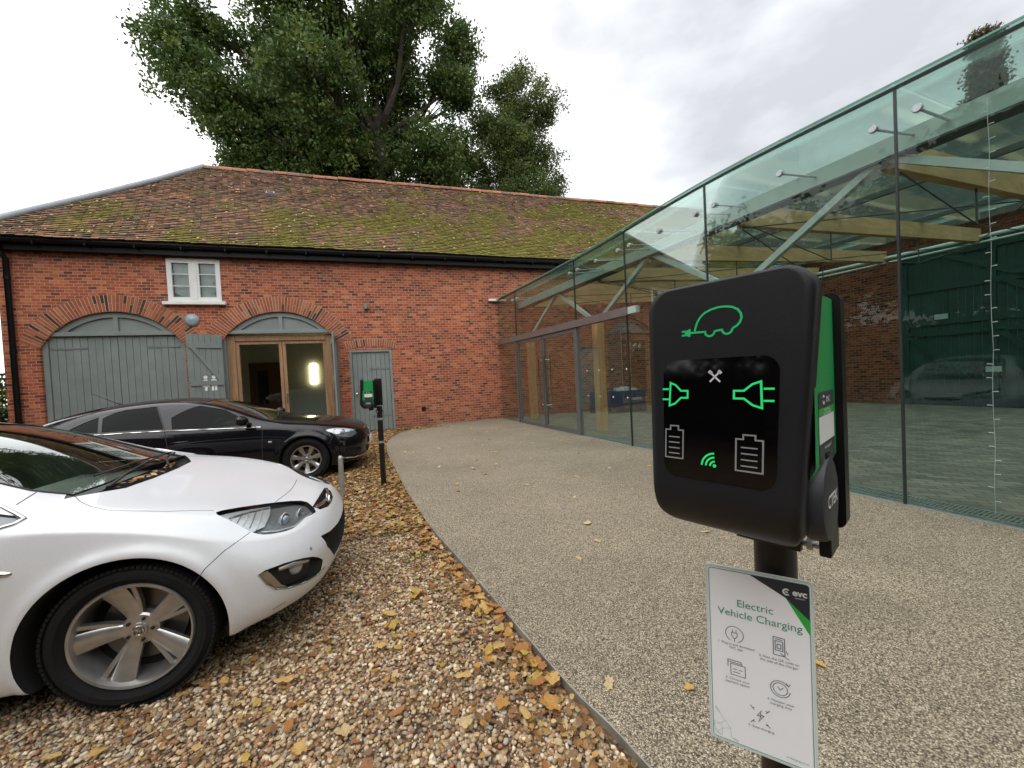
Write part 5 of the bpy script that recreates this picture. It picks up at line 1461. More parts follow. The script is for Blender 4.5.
def make_wheel(root, x, y, z, side, r, rim, spokes, width=.225, rot=0., steer=0.):
    """side -1: outer face towards -y"""
    S = side
    Rz = Matrix.Rotation(steer, 4, 'Z')
    M = Matrix.Translation((x, y, z)) @ Rz @ frame((0, 0, 0), (1, 0, 0), (0, 0, S), (0, -S, 0)) 
    M = Matrix.Translation((x, y, z)) @ Rz @ Matrix(((S, 0, 0, 0), (0, 0, S, 0), (0, 1, 0, 0), (0, 0, 0, 1)))
    w = width/2
    t = MB(); sw = r-rim
    t.lathe([(rim-.004, -w*.80), (rim+.012, -w*.86), (rim+sw*.35, -w*1.02), (rim+sw*.62, -w*1.03), (r-.022, -w*.94), (r-.006, -w*.82), (r, -w*.62),
             (r, -w*.42), (r-.007, -w*.40), (r-.007, -w*.35), (r+.001, -w*.33), (r+.001, -.012), (r-.007, -.01), (r-.007, .01), (r+.001, .012), (r+.001, w*.33), (r-.007, w*.35), (r-.007, w*.40), (r, w*.42),
             (r, w*.62), (r-.006, w*.82), (r-.022, w*.94), (r-.05, w*1.0), (rim+sw*.62, w*1.03), (rim+sw*.35, w*1.02), (rim+.012, w*.86), (rim-.004, w*.80)], M, 96)
    # tread blocks over the shoulders
    for k in range(92):
        a = 2*PI*k/92
        for s2 in (-1, 1):
            cx = Vector((math.cos(a), math.sin(a), 0)); tx = Vector((-math.sin(a), math.cos(a), 0))
            c = cx*(r-.006)+Vector((0, 0, s2*w*.78))
            Mr = Matrix((cx, tx, Vector((0, 0, 1)))).transposed()
            p = [M @ (c+Mr @ Vector((q[0]*.0065, q[1]*.0088+s2*q[2]*.004, q[2]*.022))) for q in [(a_, b_, c_) for a_ in (-1, 1) for b_ in (-1, 1) for c_ in (-1, 1)]]
            t.add(p, [(0, 1, 3, 2), (4, 6, 7, 5), (0, 4, 5, 1), (2, 3, 7, 6), (0, 2, 6, 4), (1, 5, 7, 3)])
    wh = bpy.data.objects.new('wheel', None)
    tm = t.mesh(); tyre = put('wheel', tm, M_tyre, root, False, 40)
    b = MB(); b.lathe([(rim, w*.82), (rim-.006, w*.90), (rim-.016, w*.86), (rim-.024, w*.60), (rim-.030, -w*.7), (rim-.005, -w*.85)], M, 72)
    rim_o = put('rim', b.mesh(), M_alloy, tyre, False, 40)
    k_ = MB(); k_.lathe([(.02, -.02), (rim-.075, -.02), (rim-.075, -.032), (.02, -.032)], M, 48); k_.lathe([(.0, .012), (.075, .012), (.085, -.02)], M, 32)
    put('brake_disc', k_.mesh(), M_disc, tyre, False, 40)
    c_ = MB(); c_.lathe([(rim-.028, -.035), (.0, -.036)], M, 48); put('wheel_back', c_.mesh(), M_well, tyre, False)
    s_ = MB()
    zc = w*.52
    def blade(a0, w0, a1, w1, r0, r1, h0, h1, th=.022):
        """one spoke: from angle a0 at r0 to angle a1 at r1, half widths in metres, crowned section"""
        n = 7; vs = []
        for i in range(n):
            f = i/(n-1); rr = lerp(r0, r1, f); a = lerp(a0, a1, f); hw = lerp(w0, w1, f); z_ = lerp(h0, h1, f**1.5)
            er = Vector((math.cos(a), math.sin(a), 0)); et = Vector((-math.sin(a), math.cos(a), 0))
            for u, dz in ((-1, -th), (-1, -.004), (-.82, 0.002), (0, .005), (.82, .002), (1, -.004), (1, -th)):
                vs.append(M @ (er*rr+et*hw*u+Vector((0, 0, z_+dz))))
        fs = [(i*7+k, i*7+k+1, i*7+8+k, i*7+7+k) for i in range(n-1) for k in range(6)]+[(i*7+6, i*7, i*7+7, i*7+13) for i in range(n-1)]
        s_.add(vs, fs)
    hub = zc-.022
    s_.lathe([(.0, hub+.012), (.034, hub+.012), (.036, hub+.004), (.070, hub+.002), (.078, hub-.006), (.08, hub-.04)], M, 40)
    if spokes == 5:
        for k in range(5):
            a = rot+2*PI*k/5
            blade(a-.02, .030, a-.10, .050, .06, rim-.02, hub-.002, zc+.014)
            blade(a+.30, .012, a+.24, .012, .075, rim-.02, hub-.008, zc+.008)
            blade(a+.06, .016, a+.235, .010, .075, rim*.62, hub-.008, hub-.004)
    else:
        for k in range(spokes):
            a = rot+2*PI*k/spokes
            blade(a, .020, a, .040, .06, rim-.02, hub-.002, zc+.010)
    put('spokes', s_.mesh(), M_alloy, rim_o, False, 38)
    for k in range(5):
        n_ = MB()
        a = rot+2*PI*(k+.5)/5; Mb = M @ Matrix.Translation((.054*math.cos(a), .054*math.sin(a), hub-.004))
        n_.lathe([(.0085, .014), (.0085, 0), (.012, 0)], Mb, 6); n_.lathe([(.0, .014), (.0085, .014)], Mb, 6)
        n_.lathe([(.0125, .004), (.016, .007), (.0165, .001)], Mb, 14)
        put('wheel_bolt', n_.mesh(), M_trim, rim_o, False)
    c2 = MB(); c2.lathe([(.0, hub+.016), (.022, hub+.016), (.026, hub+.0125)], M, 24); cc = put('centre_cap', c2.mesh(), M_disc, rim_o, False)
    e_ = MB(); e_.lathe([(.019, hub+.0165), (.0215, hub+.018), (.024, hub+.0165)], M, 24)
    e_.bar(M @ Vector((-.012, -.004, hub+.017)), M @ Vector((.013, .006, hub+.017)), .006, .003); e_.bar(M @ Vector((-.004, .012, hub+.017)), M @ Vector((.004, -.013, hub+.017)), .005, .003)
    put('emblem', e_.mesh(), M_chrome, cc, False)
    return tyre
def hatch_cage():
    K = []
    def col(lo, hi): K.append(list(lo)+list(hi))
    # rows: 0 under edge, 1 lip, 2 bumper low, 3 bumper wide, 4 mid, 5 shoulder, 6 bonnet/roof rail, 7 centre
    col([(.80, 0, .19), (.885, 0, .215), (.925, 0, .33), (.93, 0, .50), (.925, 0, .63)], [(.895, 0, .755), (.80, 0, .835), (.60, 0, .90)])
    col([(.78, .33, .19), (.865, .34, .215), (.905, .35, .33), (.912, .35, .50), (.90, .35, .63)], [(.865, .35, .752), (.74, .27, .842), (.42, 0, .935)])
    col([(.70, .57, .19), (.785, .60, .215), (.822, .62, .33), (.832, .625, .50), (.815, .625, .63)], [(.755, .61, .752), (.58, .44, .865), (.22, 0, .965)])
    col([(.54, .71, .19), (.60, .765, .215), (.635, .80, .33), (.64, .805, .50), (.60, .80, .64)], [(.50, .745, .785), (.34, .54, .905), (.04, 0, .99)])
    col([(.36, .78, .19), (.38, .85, .21), (.385, .878, .33), (.37, .885, .52), (.33, .872, .66)], [(.22, .795, .835), (.10, .62, .94), (-.10, 0, 1.008)])
    col([(0, .80, .19), (0, .878, .21), (0, .90, .36), (0, .905, .55), (-.02, .89, .71)], [(-.08, .815, .895), (-.16, .66, .975), (-.24, 0, 1.025)])
    col([(-.42, .80, .19), (-.42, .87, .21), (-.42, .885, .36), (-.42, .897, .57), (-.42, .888, .75)], [(-.44, .835, .935), (-.47, .735, 1.00), (-.52, 0, 1.175)])
    col([(-.75, .80, .19), (-.75, .87, .21), (-.75, .885, .36), (-.75, .90, .58), (-.75, .892, .76)], [(-.78, .845, .95), (-.84, .675, 1.20), (-.86, 0, 1.325)])
    col([(-1.15, .80, .19), (-1.15, .87, .21), (-1.15, .885, .36), (-1.15, .90, .58), (-1.15, .892, .77)], [(-1.15, .85, .965), (-1.22, .605, 1.375), (-1.26, 0, 1.445)])
    for x in (-1.7, -2.3): col([(x, .80, .19), (x, .87, .21), (x, .885, .36), (x, .90, .58), (x, .892, .78)], [(x, .845, .99), (x, .575, 1.42), (x, 0, 1.495)])
    col([(-2.9, .78, .22), (-2.9, .86, .24), (-2.9, .88, .36), (-2.9, .90, .58), (-2.9, .885, .80)], [(-2.9, .80, 1.04), (-2.9, .53, 1.35), (-2.9, 0, 1.44)])
    col([(-3.25, .70, .24), (-3.28, .76, .27), (-3.32, .78, .40), (-3.34, .79, .6), (-3.32, .77, .82)], [(-3.28, .70, 1.04), (-3.2, .46, 1.25), (-3.15, 0, 1.33)])
    col([(-3.35, 0, .24), (-3.42, 0, .27), (-3.46, 0, .40), (-3.47, 0, .6), (-3.45, 0, .82)], [(-3.42, 0, 1.0), (-3.36, 0, 1.12), (-3.28, 0, 1.24)])
    out = []
    for c in K:
        q = []
        for ri, (x, y, z) in enumerate(c):
            fr = min(1, max(0, (x+.9)/.6))
            if ri == 5: y *= 1+.075*fr; z += .035*fr
            if ri == 4: y *= 1+.02*fr; z += .02*fr
            if ri == 6: y *= 1+.14*fr; z += .012*fr
            if ri == 7: z -= .022*fr
            f = min(1, max(0, (x+.5)/1.1))
            dz = -(.045+.075*f*f)*min(1, max(0, (z-.45)/.35)) - .04*min(1, max(0, (.42-z)/.2))
            if x > .3: x = .3+(x-.3)*.86
            g = min(1, max(0, (x-.25)/.3)); g2 = min(1, max(0, (x-.25)/.14))
            if z < .30: z += .09*g2*(1-.25*abs(y))
            if z > .55 and x > .35: x -= .045*min(1, (z-.55)/.2)*(1-.0*abs(y)); dz -= .035*min(1, (z-.55)/.2)*g
            q.append((x, y, z+dz))
        out.append(q)
    return out
WHITE = (-1.256, 3.15, 0.0); WROT = 0.0
def fit_test():
    B = Body(hatch_cage(), [(0, .33, .40)], .014, [(5, 4, 12, .25), (6, 5, 11, .35), (1, 0, 6, .4), (6, 0, 5, .3), (5, 1, 5, .45)], 3)
    B.cut(cylmesh(-.005, .33, .402, -1.2, -.60))
    r = empty('white_hatchback', WHITE, WROT)
    B.smooth(B.me); put('body', B.me, [M_carwhite, M_well, M_well], r, False)
    make_wheel(r, 0, -.765, 0.340, -1, .340, .252, 5)
    return B
def mirror_pts(P): return [(x, -y, z) for x, y, z in P][::-1]
def md(d): return (d[0], -d[1], d[2])
def cabin_mesh(prof, wl, wh, zl, zh):
    n = len(prof); vs = []
    for s in (-1, 1):
        for x, z in prof:
            t = min(1, max(0, (z-zl)/(zh-zl))); vs.append((x, s*lerp(wl, wh, t), z))
    mb = MB(); mb.add(vs, [(i, (i+1) % n, n+(i+1) % n, n+i) for i in range(n)])
    bm = bmesh.new(); bm.from_mesh(mb.mesh()); bm.verts.ensure_lookup_table()
    bmesh.ops.holes_fill(bm, edges=bm.edges, sides=0); bmesh.ops.triangulate(bm, faces=[f for f in bm.faces if len(f.verts) > 4]); bmesh.ops.recalc_face_normals(bm, faces=bm.faces)
    me = bpy.data.meshes.new('cab'); bm.to_mesh(me); bm.free()
    for k in range(3): me.materials.append(None)
    me.polygons.foreach_set('material_index', [2]*len(me.polygons)); return me
def seat_mesh(x, y, z):
    mb = MB(); mb.box((x, y, z), (.46, .46, .14), None, .05)
    Rm = Matrix.Rotation(R(-18), 3, 'Y'); mb.box((x-.32, y, z+.30), (.13, .44, .56), Rm, .05); mb.box((x-.44, y, z+.64), (.08, .24, .17), Rm, .035)
    mb.tube([(x-.40, y-.05, z+.5), (x-.43, y-.05, z+.6)], .006, 6); mb.tube([(x-.40, y+.05, z+.5), (x-.43, y+.05, z+.6)], .006, 6); return mb
def interior(root, xw, y0, zd):
    d = MB(); d.plate([(xw+.22, zd-.02), (xw+.20, zd-.30), (xw-.42, zd-.30), (xw-.40, zd-.06), (xw-.30, zd+.01), (xw-.05, zd)], [], lambda u, v, q: (u, -y0+q, v), 2*y0)
    d.box((xw-.36, -.36, zd+.03), (.10, .40, .09), None, .03)
    put('dashboard', d.mesh(), M_cabin, root, False, 40)
    w = MB(); c = Vector((xw-.52, -.37, zd-.02)); ax = Vector((-.88, 0, .47)).normalized(); ux = Vector((0, 1, 0)); uy = ax.cross(ux)
    w.tube([c+(ux*math.cos(a)+uy*math.sin(a))*.18 for a in np.linspace(0, 2*PI, 29)[:-1]], .016, 8, False, True)
    w.bar(c-ux*.17, c+ux*.17, .05, .02, ax); w.bar(c, c-uy*.17, .05, .02, ax); w.tube([c, c-ax*.16], .04, 8)
    put('steering_wheel', w.mesh(), M_cabin, root, False, 40)
    for s in (-1, 1):
        put('seat', seat_mesh(xw-.98, s*.37, .50).mesh(), M_seat, root, False, 60)
    r = MB(); r.box((xw-1.95, 0, .50), (.5, 1.1, .14), None, .05); r.box((xw-2.25, 0, .78), (.13, 1.1, .5), Matrix.Rotation(R(-18), 3, 'Y'), .05)
    put('rear_seat', r.mesh(), M_seat, root, False, 60)
def door_mirror(root, x, y, z, side, paint):
    m = MB(); c = Vector((x, y, z))
    bm = bmesh.new(); bmesh.ops.create_uvsphere(bm, u_segments=20, v_segments=12, radius=1)
    for v in bm.verts:
        q = v.co; f = 1 if q.x > 0 else .35
        v.co = Vector((q.x*.10*f, q.y*.115*(1-.12*q.x), q.z*.075+.012*q.y*side))
    bm.verts.index_update(); m.add([c+v.co for v in bm.verts], [[v.index for v in f.verts] for f in bm.faces]); bm.free()
    o = put('door_mirror', m.mesh(), paint, root, False, 60)
    a = MB(); a.bar(c+Vector((.02, -side*.10, -.04)), c+Vector((.05, -side*.20, -.075)), .06, .035); put('mirror_arm', a.mesh(), M_trim, o, False)
    g = MB(); g.lathe([(.0, 0), (1, 0)], frame(c+Vector((-.036, 0, 0)), (0, .095, 0), (0, 0, .058), (-1, 0, 0)), 20); put('mirror_glass', g.mesh(), M_refl, o, False)
def lamp(B, root, name, pts, d, depth, side, bowls, rear=None):
    """recessed headlamp: clear lens flush with the skin, reflector bowls and bezel behind"""
    lens = B.patch(pts, d, -.25, .25, .0015)
    D = Vector(d).normalized()
    bez = put(name, B.patch(pts, d, -.25, .25, -.032), M_ltdark, root, False)
    if rear is not None:
        put('reflector', B.patch(rear, d, -.25, .25, -.018), M_refl, bez, False)
    for (p, r_, kind) in bowls:
        c, n = B.onto(p, d); fw = (Vector((1, 0, .05))*.75+Vector((0, D.y, 0))*.5).normalized(); c = c-n*.024
        x = Vector((0, 0, 1)).cross(fw).normalized(); y = fw.cross(x); M = frame(c, x, y, fw)
        b = MB(); b.lathe([(.25*r_, -.7*r_), (.7*r_, -.5*r_), (.95*r_, .0), (1.0*r_, .12*r_), (1.08*r_, .05*r_)], M, 28); bo = put('bowl', b.mesh(), M_refl, bez, False, 50)
        if kind == 'proj':
            b = MB(); b.lathe([(.72*r_*math.cos(t), .1*r_+.40*r_*math.sin(t)) for t in np.linspace(0, PI/2, 7)], M, 24); put('projector', b.mesh(), M_lens, bez, False, 80)
        else:
            b = MB(); b.lathe([(.16*r_, -.6*r_), (.16*r_, -.1*r_), (.0, -.05*r_)], M, 12); put('bulb', b.mesh(), M_chrome, bez, False, 50)
    put('headlamp_lens', lens, M_ltglass, bez, False)
def sunk_bottom(me):
    for p in me.polygons:
        if p.material_index == 0 and p.normal.z < -.75 and p.center.z < .35: p.material_index = 1

def make_white_car():
    B = Body(hatch_cage(), [(0, .33, .40), (-2.685, .33, .39)], .018, [(5, 4, 12, .35), (6, 5, 11, .35), (1, 0, 6, .4), (6, 0, 5, .4), (5, 1, 6, .72), (3, 0, 4, .3)], 4)
    root = empty('white_hatchback', WHITE, WROT, 'white hatchback parked on the gravel nearest the viewer, front wheel and headlamp in view', 'car')
    on = lambda P, d: [tuple(B.onto(p, d)[0]) for p in P]
    # outlines on the skin (right side; mirrored for the left)
    HL = [(.281, -.637, .82), (.326, -.562, .809), (.40, -.422, .777), (.493, -.294, .744), (.609, -.198, .707), (.67, -.225, .68), (.717, -.297, .645), (.677, -.416, .655), (.643, -.568, .649), (.588, -.644, .659), (.521, -.695, .679), (.462, -.701, .709), (.386, -.678, .759), (.317, -.662, .80)]
    HLd = (.72, -.45, .53)
    REAR = [(.300, -.63, .812), (.40, -.44, .775), (.47, -.34, .75), (.50, -.45, .735), (.50, -.60, .70), (.47, -.685, .71), (.386, -.67, .762), (.325, -.655, .797)]
    FOG = [(.523, -.814, .512), (.589, -.77, .52), (.664, -.701, .509), (.74, -.597, .47), (.778, -.501, .401), (.785, -.459, .343), (.751, -.56, .338), (.696, -.665, .353), (.64, -.733, .373), (.594, -.774, .395), (.558, -.799, .443)]
    FOGd = (.68, -.72, .1)
    GR = [(.764, -.47, .540), (.79, -.34, .518), (.81, -.155, .502), (.815, 0, .498), (.81, .155, .502), (.79, .34, .518), (.764, .47, .540), (.793, .442, .455), (.813, .307, .335), (.82, 0, .325), (.813, -.307, .335), (.793, -.442, .455)]
    UG = [(.70, -.25, .672), (.71, -.14, .680), (.715, 0, .684), (.71, .14, .680), (.70, .25, .672), (.735, .235, .640), (.76, .12, .618), (.765, 0, .614), (.76, -.12, .618), (.735, -.235, .640)]
    WS = [(-.372, -.545, .99), (-.345, -.34, .994), (-.355, -.10, 1.005), (-.355, .10, 1.005), (-.345, .34, .994), (-.372, .545, .99), (-.52, .565, 1.03), (-.66, .555, 1.093), (-.95, .53, 1.22), (-1.20, .485, 1.33), (-1.245, .30, 1.36), (-1.26, 0, 1.37), (-1.245, -.30, 1.36), (-1.20, -.485, 1.33), (-.95, -.53, 1.22), (-.66, -.555, 1.093), (-.52, -.565, 1.03)]
    COWL = [(-.375, -.60, .99), (-.300, -.48, .97), (-.242, -.378, .96), (-.222, -.155, .963), (-.22, 0, .965), (-.222, .155, .963), (-.242, .378, .96), (-.300, .48, .97), (-.375, .60, .99), (-.40, .545, .99), (-.352, .33, .994), (-.366, .10, 1.005), (-.366, -.10, 1.005), (-.352, -.33, .994), (-.40, -.545, .99)]
    SIDE = [(-.74, -.80, .935), (-.78, -.74, 1.09), (-1.0, -.66, 1.21), (-1.3, -.62, 1.29), (-1.8, -.60, 1.34), (-2.4, -.60, 1.315), (-2.75, -.62, 1.20), (-2.86, -.7, 1.06), (-2.4, -.80, 1.0), (-1.7, -.83, .965)]
    SIDEd = (0, -1, .35)
    QW = [(-.525, -.728, 1.008), (-.45, -.765, .975), (-.39, -.804, .951), (-.41, -.83, .938), (-.448, -.84, .930), (-.70, -.845, .925), (-.715, -.78, 1.05)]
    WSd = (.42, 0, .9)
    far = lambda p: tuple(B.onto((p[0], .41+(abs(p[1])-.198)*.60, p[2]), md(HLd))[0])
    hl = lambda s: HL if s > 0 else [far(p) for p in HL][::-1]
    cab = cabin_mesh([(-.46, .62), (-.50, .92), (-.66, 1.01), (-1.24, 1.285), (-1.9, 1.35), (-2.6, 1.29), (-3.05, 1.08), (-3.1, .5), (-.5, .5)], .70, .47, .9, 1.33)
    B.cut(cab)
    B.cut(prism_mesh(WS, WSd, -.14, .3))
    B.cut(prism_mesh(COWL, (.2, 0, 1), -.035, .2))
    for s in (1, -1):
        f = (lambda P: P) if s > 0 else mirror_pts
        g = (lambda d: d) if s > 0 else md
        B.cut(prism_mesh(f(SIDE), g(SIDEd), -.16, .3)); B.cut(prism_mesh(f(QW), g(SIDEd), -.012, .3))
        B.cut(prism_mesh(smooth_loop(hl(s), 2), g(HLd), -.10, .3)); B.cut(prism_mesh(smooth_loop(f(FOG), 2), g(FOGd), -.045, .3))
        for x in (-.005, -2.685): B.cut(cylmesh(x, .33, .402 if x > -1 else .39, -1.2*s if s > 0 else .60, -.60 if s > 0 else 1.2, 96))
    B.cut(prism_mesh(GR, (1, 0, 0), -.05, .3)); B.cut(prism_mesh(UG, (1, 0, .25), -.035, .3))
    sunk_bottom(B.me); B.smooth(B.me)
    body = put('body', B.me, [M_carwhite, M_well, M_cabin], root, False)
    put('windscreen', B.patch(WS, WSd, -.25, .25, -.004), G_screen, root, False)
    fr = MB(); P = on(WS, WSd); fr.tube(P, .006, 6, False, True); put('windscreen_seal', fr.mesh(), M_trim, root, False, 60)
    for s in (1, -1):
        f = (lambda P: P) if s > 0 else mirror_pts
        g = (lambda d: d) if s > 0 else md
        sw = put('side_window', B.patch(f(SIDE), g(SIDEd), -.25, .25, -.006), G_tint, root, False)
        t = MB(); t.tube(on(f(SIDE), g(SIDEd)), .010, 6, False, True); put('window_trim', t.mesh(), M_chrome, sw, False, 60)
        q = put('quarter_window', B.patch(f(QW), g(SIDEd), -.25, .25, -.008), M_ltdark, root, False)
        t = MB(); Q_ = [Vector(p) for p in f(QW)]; Q_ = [Q_[i].lerp(Q_[(i+1) % len(Q_)], k_/4) for i in range(len(Q_)) for k_ in range(4)]; t.tube(on(Q_, g(SIDEd)), .0095, 8, False, True); put('window_trim', t.mesh(), M_chrome, q, False, 60)
        lamp(B, root, 'headlight', smooth_loop(hl(s), 2), g(HLd), .1, s, [((.575, -.47*s, .685), .046, 'proj'), ((.635, -.345*s, .67), .040, 'bulb')] if s > 0 else [], f(REAR) if s > 0 else None)
        bz = [o for o in root.children if o.name.startswith('headlight')][-1]
        led = B.line([(.50, -.66*s, .688), (.57, -.615*s, .668), (.64, -.53*s, .656), (.675, -.41*s, .662), (.70, -.31*s, .655)], g(HLd), .0065, -.016); put('light_strip', led.mesh(), M_refl, bz, False, 60)
        ib = B.line([(.345, -.635*s, .785), (.40, -.50*s, .768), (.47, -.37*s, .748)], g(HLd), .006, -.016); put('light_strip', ib.mesh(), M_ltdark, bz, False, 60)
        if s > 0:
            for q_ in range(5):
                f_ = .12+.17*q_; A_ = Vector((.335, -.625, .792)).lerp(Vector((.475, -.36, .748)), f_); B_ = Vector((.335, -.648, .790)).lerp(Vector((.52, -.66, .69)), f_)
                put('reflector_rib', B.line([A_, B_], HLd, .0028, -.015).mesh(), M_ltdark if q_ % 2 else M_refl, bz, False, 60)
        fg = put('fog_recess', B.patch(smooth_loop(f(FOG), 2), g(FOGd), -.25, .25, -.04), M_trim, root, False)
        t = B.line([(.516, -.812*s, .510), (.55, -.802*s, .450), (.588, -.778*s, .398), (.64, -.733*s, .371), (.696, -.665*s, .351), (.751, -.56*s, .336), (.783, -.462*s, .341)], g(FOGd), .0055, -.002); put('chrome_trim', t.mesh(), M_chrome, fg, False, 60)
        t = B.patch(f([(.523, -.814, .512), (.560, -.792, .512), (.612, -.755, .405), (.64, -.733, .376), (.594, -.774, .397), (.558, -.799, .443)]), g(FOGd), -.25, .25, -.012); put('chrome_corner', t, mat('satin_chrome', (.42, .38, .33), .35, metal=.9), fg, False)
        c, n = B.onto((.68, -.655*s, .455), FOGd if s > 0 else md(FOGd)); fl = MB(); fw = Vector((.9, -.43*s, 0)).normalized(); x = Vector((0, 0, 1)).cross(fw); fl.lathe([(.0, .008), (.03, .006), (.045, 0), (.05, -.02)], frame(c-n*.028, x, (0, 0, 1), fw), 24); put('fog_lamp', fl.mesh(), M_lens, fg, False, 60)
        fl = MB(); P = [B.onto(p, g(FOGd)) for p in ((.60, -.755*s, .495), (.66, -.70*s, .488), (.725, -.615*s, .458))]; fl.tube([p-n*.018 for p, n in P], [.012, .017, .012], 8); put('lamp_hood', fl.mesh(), M_alloy, fg, False, 60)
        # panel gaps
        gp = B.line([(.462, -.705*s, .706), (.381, -.833*s, .669), (.317, -.884*s, .615), (.27, -.9*s, .55)], g((.35, -.8, .3)), .0022, -.001)
        gp2 = B.line([(-.366, -.551*s, .984), (-.30, -.62*s, .962), (-.23, -.671*s, .943), (-.136, -.715*s, .921), (-.02, -.712*s, .898), (.093, -.697*s, .873), (.271, -.625*s, .827)], g((.1, -.5, 1)), .0022, -.001)
        gp3 = B.line([(-.499, -.574*s, 1.025), (-.485, -.704*s, 1.0)], g((.1, -.6, 1)), .0025, 0)
        gp4 = B.line([(-.63, -.9*s, .92), (-.62, -.9*s, .6), (-.60, -.9*s, .3)], g((0, -1, .1)), .0025, 0)
        gp5 = B.line([(-1.75, -.9*s, .95), (-1.75, -.9*s, .6), (-1.72, -.9*s, .25)], g((0, -1, .1)), .0025, 0)
        for q in (gp, gp2, gp3, gp4, gp5): put('panel_gap', q.mesh(), M_gap, body, False)
        # side indicator, parking sensor, mirror
        r_ = MB(); c, n = B.onto((-.425, -.9*s, .742), (0, -s, 0)); r_.lathe([(.0, .010), (.35, .009), (.7, .006), (1, 0)], frame(c, (.048, 0, -.006), (0, 0, .014), (0, -s, 0)), 20); put('side_indicator', r_.mesh(), M_chrome, root, False, 60)
        r_ = MB(); c, n = B.onto((.732, -.593*s, .518), g(FOGd)); x = Vector((0, 0, 1)).cross(n).normalized(); r_.lathe([(.0, .001), (.010, .001), (.0105, 0)], frame(c, x, n.cross(x), n), 16); put('parking_sensor', r_.mesh(), M_steel, root, False)
        if s > 0: door_mirror(root, -.80, -1.0*s, .985, -s, M_carwhite)
        make_wheel(root, 0, -.765*s, .340, -s, .340, .252, 5, rot=R(4), steer=0)
        make_wheel(root, -2.685, -.775*s, .340, -s, .340, .252, 5, rot=R(40))
        # folds pressed into the bumper and the wheel lip
    hf = B.line([(.482, -.301, .748), (.500, -.15, .748), (.507, 0, .748), (.500, .15, .748), (.482, .301, .748)], (.4, 0, 1), .0025, -.001); put('panel_gap', hf.mesh(), M_gap, body, False)
    gr = MB()
    for z in np.arange(.35, .50, .022): gr.box((.775, 0, z), (.012, .90, .006))
    for y in np.arange(-.44, .45, .03): gr.box((.772, y, .44), (.01, .004, .2))
    put('lower_grille', gr.mesh(), M_trim, root, False)
    ub = MB(); ub.tube([B.onto(p, (1, 0, .25))[0]-Vector((.006, 0, 0)) for p in ((.70, -.235, .655), (.74, -.12, .648), (.75, 0, .646), (.74, .12, .648), (.70, .235, .655))], .013, 10); cb_ = put('grille_bar', ub.mesh(), M_chrome, root, False, 60)
    em = MB(); c = B.onto((.75, 0, .65), (1, 0, .25))[0]; em.lathe([(.030, .012), (.038, .017), (.044, .010)], frame(c, (0, 1, 0), (-.25, 0, .97), (.97, 0, .25)), 28); em.bar(c+Vector((.014, -.02, -.012)), c+Vector((.014, .022, .014)), .012, .004); put('emblem', em.mesh(), M_chrome, cb_, False, 60)
    # wipers and leaves in the cowl
    w = MB(); up = Vector((0, 0, .022))
    a0, a1 = B.onto((-.30, -.42, 1), (0, 0, 1))[0]+up*.4, B.onto((-.405, .36, 1.02), (0, 0, 1))[0]+up
    w.tube([a0, a0.lerp(a1, .3)+up*.8, a0.lerp(a1, .62)+up*.7, a1], [.010, .008, .006, .005], 6)
    b0 = B.onto((-.425, -.30, 1.02), (0, 0, 1))[0]+up*.5; w.tube([b0, b0.lerp(a1+Vector((0, .1, 0)), .5)+up*.3, a1+Vector((0, .12, 0))], .006, 6)
    w.tube([B.onto((-.28, .15, 1), (0, 0, 1))[0]+up*.3, B.onto((-.36, .30, 1.02), (0, 0, 1))[0]+up, B.onto((-.40, .50, 1.0), (0, 0, 1))[0]+up], .007, 6)
    put('wiper', w.mesh(), M_trim, root, False, 60)
    interior(root, -.72, .66, .90)
    sp = B.line([(.47, -.80, .245), (.60, -.72, .26), (.72, -.55, .268), (.79, -.3, .272), (.80, 0, .272), (.79, .3, .272), (.72, .55, .268), (.60, .72, .26), (.47, .80, .245)], (1, 0, -.15), .012, -.012); put('lip_shadow', sp.mesh(), M_trim, root, False, 60)  # dark tube standing for the shadow strip under the bumper lip
    sc = B.line([(.565, -.773, .290), (.59, -.755, .295), (.618, -.733, .298)], FOGd, .0018, .0003); put('scuff', sc.mesh(), M_disc, body, False)
    # low valance and undertray in black plastic, closing the body off from the road
    ut = MB(); ut.box((-1.3, 0, .20), (3.3, 1.42, .10), None, .03); put('undertray', ut.mesh(), M_trim, root, False)
    lp = bpy.data.meshes
    rnd = random.Random(4); vs = []; fs = []; cols = []
    for k in range(46):
        t = rnd.uniform(-.36, .36); c = Vector((-.29-.02*rnd.random()-.06*(abs(t)/.5)**2, t, 0)); c = B.onto(c, (0, 0, 1))[0]+Vector((0, 0, rnd.uniform(-.026, -.004)))
        s = rnd.uniform(.012, .026); a = rnd.uniform(0, PI); u = Vector((math.cos(a), math.sin(a), rnd.uniform(-.4, .4)))*s; v = Vector((-math.sin(a), math.cos(a), rnd.uniform(-.4, .4)))*s*.6
        o = len(vs); vs += [c-u, c+v, c+u, c-v]; fs.append((o, o+1, o+2, o+3)); cols.append(rnd.choice([(.42, .2, .07), (.5, .3, .12), (.3, .15, .06), (.55, .4, .2)]))
    me = bpy.data.meshes.new('cowl_leaves'); me.from_pydata(vs, [], fs); set_tint(me, cols); me.transform(wmat(root))
    tag(put('cowl_leaves', me, attr_mat('cowl_leaf', .8, None, 0)), 'brown leaf scraps caught below the white car windscreen', 'leaves', None, 'stuff')
    return B

